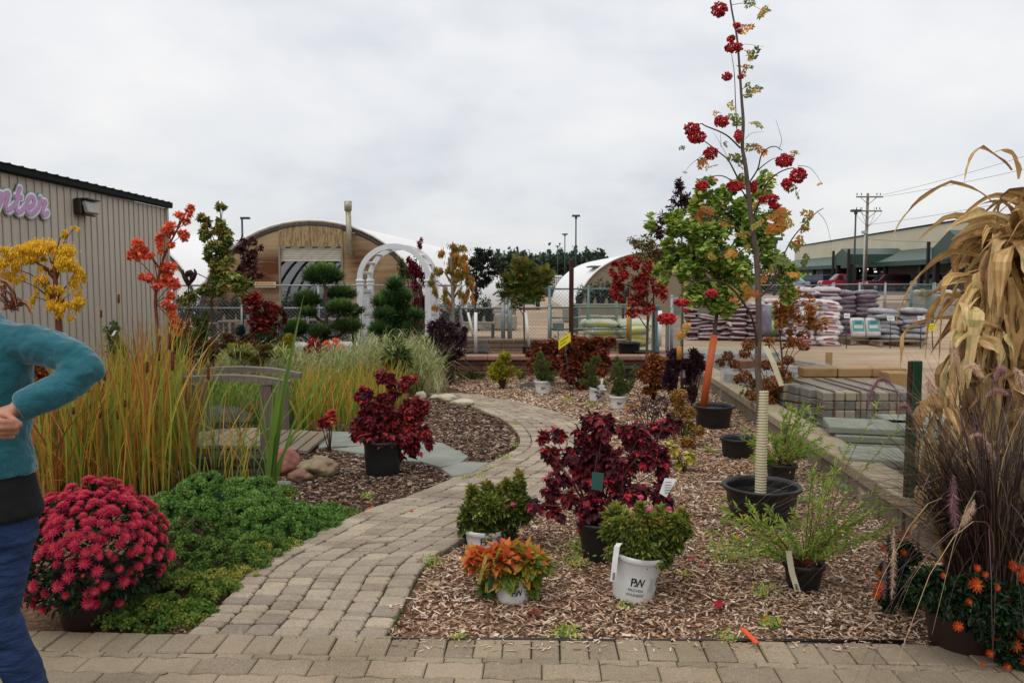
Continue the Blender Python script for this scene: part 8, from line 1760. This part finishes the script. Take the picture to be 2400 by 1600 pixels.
# orange marker
a_, b2 = G(1739, 1478, .05), G(1774, 1512, .05); d = b2 - a_; o = MB().bbox(tuple((a_ + b2) / 2 + Vector((0, 0, .012))), (d.length, .022, .012), b=.003, M=d.to_track_quat('X', 'Z').to_matrix()).build("plastic_stake", _plain("orange_plastic", "d8502c", 1.1, .4, 0, .4)); tag(o, "bright orange plastic stake lying at the mulch edge", "stake")
a_ = G(1680, 1128, .03); o = MB().bbox(tuple(a_), (.17, .035, .006), b=.002).build("wood_scrap", _plain("pale_wood", "b5a592", 1, .8, 0, .2)); tag(o, "pale flat wood scrap lying on mulch between the pots", "wood scrap")
a_ = P(1530, 1218, 4.35); m = MB(); leaves(m, np.array([tuple(a_), tuple(a_ + Vector((.03, .02, -.02))), tuple(a_ + Vector((-.03, .01, -.03)))]), np.array([[.4, 0, .2], [-.3, 0, .3], [.1, -.3, .2]]), .11, T_MAPLE, droop=0, jitter=.2); o = m.build("dry_leaf", _plain("dry_leaf", "c4a87e", 1, .7, 0, .2)); tag(o, "large pale dry leaves caught behind the white pot shrub", "leaf")

# ---------------------------------------------------------------- nursery yard clutter behind the fence
M_DKGREEN = leafmat("nursery_stock_leaf", [(0, "101a14"), (.5, "22342a"), (1, "3c5238")], 1, scale=2)
src = None
def stock(px_, Y, z, lb, grp, s=1.0, mat=None):
    global src
    c = P(px_, 700, Y); c.z = z
    if src is None or mat is not None:
        t = thing("nursery_plant", lb, "potted plant", tuple(c), grp); pot(t, tuple(c), .12, .1, .18, rim=.01); m = MB(); p, o, cs = crown_pts((c.x, c.y, z + .36), (.2, .2, .2), 420, sub=9, fill=.3); leaves(m, p, o, .06, T_OVAL); m.build("foliage", mat or M_DKGREEN, t)
        if mat is None: src = t
    else:
        t = copy_tree(src); t.location = c; t.rotation_euler = (0, 0, RNG.uniform(0, 6)); tag(t, lb, "potted plant", grp)
    t.scale = (s, s, s)
def bench(px0_, px1_, Y, z, lb):
    xa, xb = P(px0_, 700, Y).x, P(px1_, 700, Y).x; t = thing("nursery_bench", lb, "bench", ((xa + xb) / 2, Y, 0)); m = MB(); m.bbox(((xa + xb) / 2, Y, z - .03), (xb - xa, 1.0, .05), b=.008); m.build("bench_top", _plain("bench_top", "7d776a", 1, .7, 0, .3) if "bench_top" not in bpy.data.materials else bpy.data.materials["bench_top"], t)
    for x in (xa + .06, xb - .06):
        for y in (Y - .42, Y + .42): m = MB(); m.box((x, y, (z - .06) / 2), (.07, .07, z - .06)); m.build("leg", M_DK, t)
for a_, b2, Y, z, lb in ((418, 520, 20.2, .55, "low bench of dark nursery plants below the orange tree"), (525, 632, 20.4, .6, "bench of dark plants left of the rolling door"), (660, 800, 20.8, .62, "bench of dark plants in front of the rolling door"), (1345, 1470, 24, .9, "high bench of dark netted plants before the far hoop house"), (1030, 1160, 22.5, .45, "bench frame seen beneath the weeping cherry")):
    bench(a_, b2, Y, z, lb); n = max(3, int((b2 - a_) / 24))
    for i in range(n): stock(a_ + (b2 - a_) * (i + .5) / n, Y + RNG.uniform(-.2, .2), z, ORD[i] + " dark potted plant from left on the " + lb.split(" of ")[0].split(" seen")[0] + " " + {418: "below the orange tree", 525: "left of the rolling door", 660: "before the rolling door", 1345: "before the far hoop house", 1030: "under the weeping cherry"}[a_], "plants on bench " + str(int(z * 100)) + lb[:8], .9 + .35 * RNG.uniform())
m = MB()
for x_ in np.linspace(405, 1000, 22): c = P(x_, 700, 16.7 + RNG.uniform(-.2, .2)); m.bbox((c.x, c.y, .15), (.4 * RNG.uniform(.7, 1.2), .4, .3 * RNG.uniform(.6, 1.2)), rot=RNG.uniform(-.3, .3), b=.05)
tag(m.build("row_cover", _plain("row_cover", "b4b8bc", 1, .6, 0, .3)), "white plastic ground cover along the foot of chain link fence", "plastic cover", kind="stuff")
m = MB()
for x_ in np.linspace(415, 830, 26): c = P(x_, 700, 19.4 + RNG.uniform(-.4, .4)); p, o_, _ = crown_pts((c.x, c.y, .28), (.24, .25, .3 * RNG.uniform(.7, 1.2)), 260, sub=8, fill=.3); leaves(m, p, o_, .06, T_OVAL)
tag(m.build("nursery_stock", M_DKGREEN), "dark green massed nursery stock on the ground below the benches", "plants", kind="stuff")
m = MB(); xs2 = np.linspace(1050, 1180, 10)
for x_ in xs2:
    for Y in (26, 30): c = P(x_, 700, Y); m.bbox((c.x, Y, .25), (.8, .8, .5 * RNG.uniform(.6, 1.1)), rot=RNG.uniform(-.2, .2), b=.02, r=RNG.uniform())
tag(m.build("stone_pallets", surf("stone_pallet", ["6e6a62", "8d887c", "a09a8c"], .9, scale=5, bump=.4, rndamt=.5)), "rows of stone pallets in the yard beyond the grey gate posts", "stone pallets", kind="stuff")
for i, (px_, Y, w, h) in enumerate(((1360, 26, 30, 28), (1392, 26.5, 30, 30), (1428, 26, 36, 30), (1340, 31, 40, 30), (1170, 33, 40, 26), (1080, 34, 50, 28))):
    c = P(px_, 700, Y); o = MB().bbox((c.x, Y, PX(h, Y) / 2 + .02), (PX(w, Y), .9, PX(h, Y)), b=.02).build("stone_pallet", bpy.data.materials["stone_pallet"] if i % 2 else M_CONC); tag(o, ["grey stone cube under the dark netting at left", "grey stone cube under the netting in the middle", "grey stone cube under the netting at right", "stone cube behind the rusty steel post", "stone cube left of the green tractor", "stone cube far behind the weeping cherry"][i], "stone stack")
# green tractor
Y = 41; g0 = P(1240, 720, Y); t = thing("tractor", "small green utility tractor parked in the yard beyond the gate", "tractor", (g0.x, Y, .1)); M_TG = _plain("tractor_green", "2f8a4c", 1.1, .35, 0, .5); bz = .1
m = MB(); m.bbox((g0.x, Y, bz + .62), (1.02, 1.6, .42), b=.08); m.bbox((g0.x, Y - .3, bz + .42), (.6, .9, .3), b=.05); m.build("body", M_TG, t)
m = MB(); m.bbox((g0.x, Y - .83, bz + .55), (.42, .04, .09), b=.01); m.bbox((g0.x, Y - .83, bz + .4), (.42, .04, .07), b=.01); m.build("grille", M_BLACK, t)
for sx_ in (-.42, .42):
    m = MB(); m.lathe([(.001, -.1), (.2, -.1), (.26, -.06), (.26, .06), (.2, .1), (.001, .1)], (g0.x + sx_, Y - .6, bz + .26), 16, tilt=Matrix.Rotation(math.pi / 2, 3, 'Y')); m.build("wheel", M_BLACKPOT, t)
    m = MB(); m.bbox((g0.x + sx_ * .85, Y - .82, bz + .7), (.16, .05, .09), b=.02); m.build("headlight", M_WHITE, t)
m = MB(); m.bbox((g0.x, Y - .1, bz + .92), (.28, .3, .2), b=.05); m.build("seat", _plain("orange_seat", "c85a2c", 1.1, .5, 0, .3), t)
# white tank on a stand
Y = 58; g0 = P(1301, 674, Y); t = thing("water_tank", "white caged cube tank on a dark platform below the lamp posts", "tank", (g0.x, Y, .4)); zb = P(1301, 674, Y).z; zt2 = P(1301, 645, Y).z
m = MB(); m.bbox((g0.x, Y, (zb + zt2) / 2), (1.0, 1.0, zt2 - zb), b=.08); m.build("tank_body", M_WHITE, t); m = MB()
for i in range(8): x = g0.x - .51 + i * 1.02 / 7; m.tube([(x, Y - .52, zb), (x, Y - .52, zt2)], .012, 4)
for i in range(6): z = zb + (zt2 - zb) * i / 5; m.tube([(g0.x - .51, Y - .52, z), (g0.x + .51, Y - .52, z)], .012, 4)
m.build("cage", M_DK, t); m = MB(); m.bbox((g0.x, Y, zb - .35), (1.4, 1.2, .7), b=.03); m.build("platform", M_DK, t)
# flatbed clutter right of the tank: yellow machine
g0 = P(1325, 668, 60); t = thing("loader", "small yellow machine cab right of the white tank", "machine", (g0.x, 60, .4)); m = MB(); m.bbox((g0.x, 60, g0.z - .1), (.5, .8, .45), b=.05); m.build("body", _plain("machine_yellow", "c0923a", 1, .5, 0, .3), t); m = MB(); m.bbox((g0.x, 60, g0.z + .3), (.4, .6, .35), b=.05); m.build("cab", M_DK, t); m = MB(); m.bbox((g0.x, 60, (g0.z - .3 + .4) / 2), (.7, 1, g0.z - .3 - .4), b=.05); m.build("undercarriage", M_DK, t)
# metal sculpture
Y = 12.6; c = P(440, 655, Y); t = thing("metal_ornament", "dark rusty metal ornament with curling horns beside orange tree", "garden ornament", (c.x, Y, 0)); M_RS = surf("dark_rust", ["1c100c", "35201a"], 1, scale=9); m = MB()
for pts, r in (([(428, 632), (430, 645), (436, 655), (440, 668)], (2, 4, 6, 3)), ([(455, 630), (458, 640), (452, 652), (442, 668)], (1.5, 4, 6, 3)), ([(436, 650), (440, 640), (448, 640), (450, 650)], (4, 6, 6, 4))): m.tube(cat([P(a_, b2, Y) for a_, b2 in pts], 5), [PX(v, Y) for v in np.interp(np.linspace(0, 1, 16), np.linspace(0, 1, 4), r)], 8)
m.build("ornament_body", M_RS, t); m = MB(); m.tube([P(441, 666, Y), Vector((c.x, Y, 0))], .012, 6); m.build("pole", M_RS, t)
o = stake(408, 668, 800, 16.3, 7, M_GALV, "fence_post", "grey corner post at the metal building corner", cat_="post")

# ---------------------------------------------------------------- vehicles in the parking lot
M_TYRE = _plain("tyre", "1a1a1b", 1, .8, 0, .2); M_RIM = _plain("wheel_rim", "9a9c9e", 1, .35, .5, .5); M_GLS = _plain("car_glass", "242a2e", 1, .08, 0, .7)
def vehicle(name, lb, px_, Y, ang, paint, kind, gz=.42):
    c = P(px_, 660, Y); c.z = gz; t = thing(name, lb, "car" if kind != "pickup" else "pickup truck", tuple(c), "vehicles in the parking lot"); R = Matrix.Rotation(ang, 3, 'Z'); W = 1.8
    prof = {"suv": ([(-2.3, .45), (-2.3, .95), (-2.2, 1.05), (2.25, 1.05), (2.3, .8), (2.3, .45)], [(-2.15, 1.05), (-1.95, 1.72), (.55, 1.74), (1.25, 1.05)]), "sedan": ([(-2.2, .4), (-2.25, .85), (-2.1, .95), (2.1, .9), (2.25, .7), (2.25, .4)], [(-1.7, .95), (-1.1, 1.42), (.4, 1.44), (1.15, .93)]),
            "pickup": ([(-2.7, .5), (-2.7, 1.12), (-.6, 1.12), (-.6, 1.08), (2.45, 1.08), (2.6, .9), (2.6, .5)], [(-.65, 1.1), (-.55, 1.78), (.75, 1.8), (1.4, 1.08)])}[kind]
    def ex(poly, w0, w1, y=0):
        m = MB(); n = len(poly); zs_ = [z for _, z in poly]; zl, zh = min(zs_), max(zs_); V = []
        for sgn in (-1, 1):
            for x, z in poly: k = (z - zl) / (zh - zl + 1e-6); V.append(tuple(c + R @ Vector((x, sgn * (w0 * (1 - k) + w1 * k) / 2, z))))
        m.add(V, [(i, (i + 1) % n, (i + 1) % n + n, i + n) for i in range(n)]); m.F.setdefault((n, False), []).append((np.array([list(range(n))[::-1], [n + i for i in range(n)]]), np.full(2, .5))); return m
    o = ex(prof[0], W, W).build("body", paint, t); md = o.modifiers.new("bevel", 'BEVEL'); md.width = .07; md.segments = 3
    o = ex(prof[1], W - .1, W - .45).build("cabin", paint, t); md = o.modifiers.new("bevel", 'BEVEL'); md.width = .05; md.segments = 2
    q = prof[1]; xl, xm, xr = q[1][0] + .12, (q[1][0] + q[2][0]) / 2 + .1, q[2][0] - .02; zl, zh = q[0][1] + .06, q[1][1] - .1
    for sgn in (-1, 1):
        for a_, b2, sl, sr in ((xl, xm - .05, -.12, 0), (xm + .05, xr, 0, .38)):
            yl, yh = sgn * ((W - .1) / 2 + .006), sgn * ((W - .45) / 2 + .026); V = [c + R @ Vector(v) for v in ((a_ + sl, yl, zl), (b2 + sr, yl, zl), (b2, yh, zh), (a_, yh, zh))]; m = MB(); m.add([tuple(v) for v in V], (0, 1, 2, 3)); m.build("window", M_GLS, t)
    V = [c + R @ Vector(v) for v in ((q[3][0] - .03, -.78, q[3][1] + .06), (q[3][0] - .03, .78, q[3][1] + .06), (q[2][0] + .1, .62, zh), (q[2][0] + .1, -.62, zh))]; m = MB(); m.add([tuple(v + R @ Vector((.03, 0, .02))) for v in V], (0, 1, 2, 3)); m.build("windscreen", M_GLS, t)
    for x in (-1.45, 1.5):
        for sgn in (-1, 1):
            p = c + R @ Vector((x, sgn * (W / 2 - .06), .36)); T_ = (R @ Matrix.Rotation(math.pi / 2, 3, 'X')); m = MB(); m.lathe([(.001, -.11), (.3, -.11), (.36, -.08), (.36, .08), (.3, .11), (.001, .11)], tuple(p), 18, tilt=T_); wo = m.build("wheel", M_TYRE, t); m = MB(); m.lathe([(.001, -.118), (.2, -.118), (.22, -.1), (.22, .1), (.2, .118), (.001, .118)], tuple(p), 14, tilt=T_); m.build("rim", M_RIM, wo)
    for x, mt_, nm in ((2.27 if kind != "pickup" else 2.56, M_WHITE, "headlight"), (-2.27 if kind != "pickup" else -2.68, _plain("tail_lamp", "7a1a1c", 1, .3, 0, .5) if "tail_lamp" not in bpy.data.materials else bpy.data.materials["tail_lamp"], "tail_light")):
        for sgn in (-1, 1): p = c + R @ Vector((x, sgn * .68, .8)); m = MB(); m.bbox(tuple(p), (.1, .3, .16), rot=ang, b=.02); m.build(nm, mt_, t)
pt = lambda n_, c_: _plain(n_, c_, 1, .22, .1, .6)
RA = math.radians
vehicle("parked_pickup", "silver pickup truck nearest the corn, partly hidden behind it", 2207, 78, RA(172), pt("silver_paint", "b4b8bc"), "pickup")
vehicle("parked_suv", "maroon station wagon left of the silver pickup", 2080, 84, RA(176), pt("maroon_paint", "5c2a32"), "suv")
vehicle("parked_suv", "white vehicle seen behind the utility pole", 2035, 96, RA(178), pt("white_paint_car", "c4c6c8"), "suv")
vehicle("parked_pickup", "bright red pickup left of the utility pole", 1978, 90, RA(174), pt("red_paint", "a82a38"), "pickup")
vehicle("parked_suv", "navy blue wagon under the lime green store sign", 1905, 98, RA(120), pt("navy_paint", "1f2c44"), "suv")
vehicle("parked_car", "pale blue-white car leftmost beside the orange maple", 1853, 98, RA(160), pt("pale_blue_paint", "8a9aa6"), "sedan")
for px_, Y, top, lb in ((1968, 103, 617, "rounded orange-brown tree between the dark store posts"), (2168, 88, 605, "orange-brown tree right of the maroon station wagon")):
    tree("store_tree", lb, [(px_, top + 20, 16, 20), (px_ - 6, top + 34, 16, 16), (px_ + 7, top + 36, 14, 16), (px_, top + 10, 10, 10)], Y, L_RUST, .5, T_ROUND, .02, [(px_, 668), (px_, top + 30)], (3, 2))
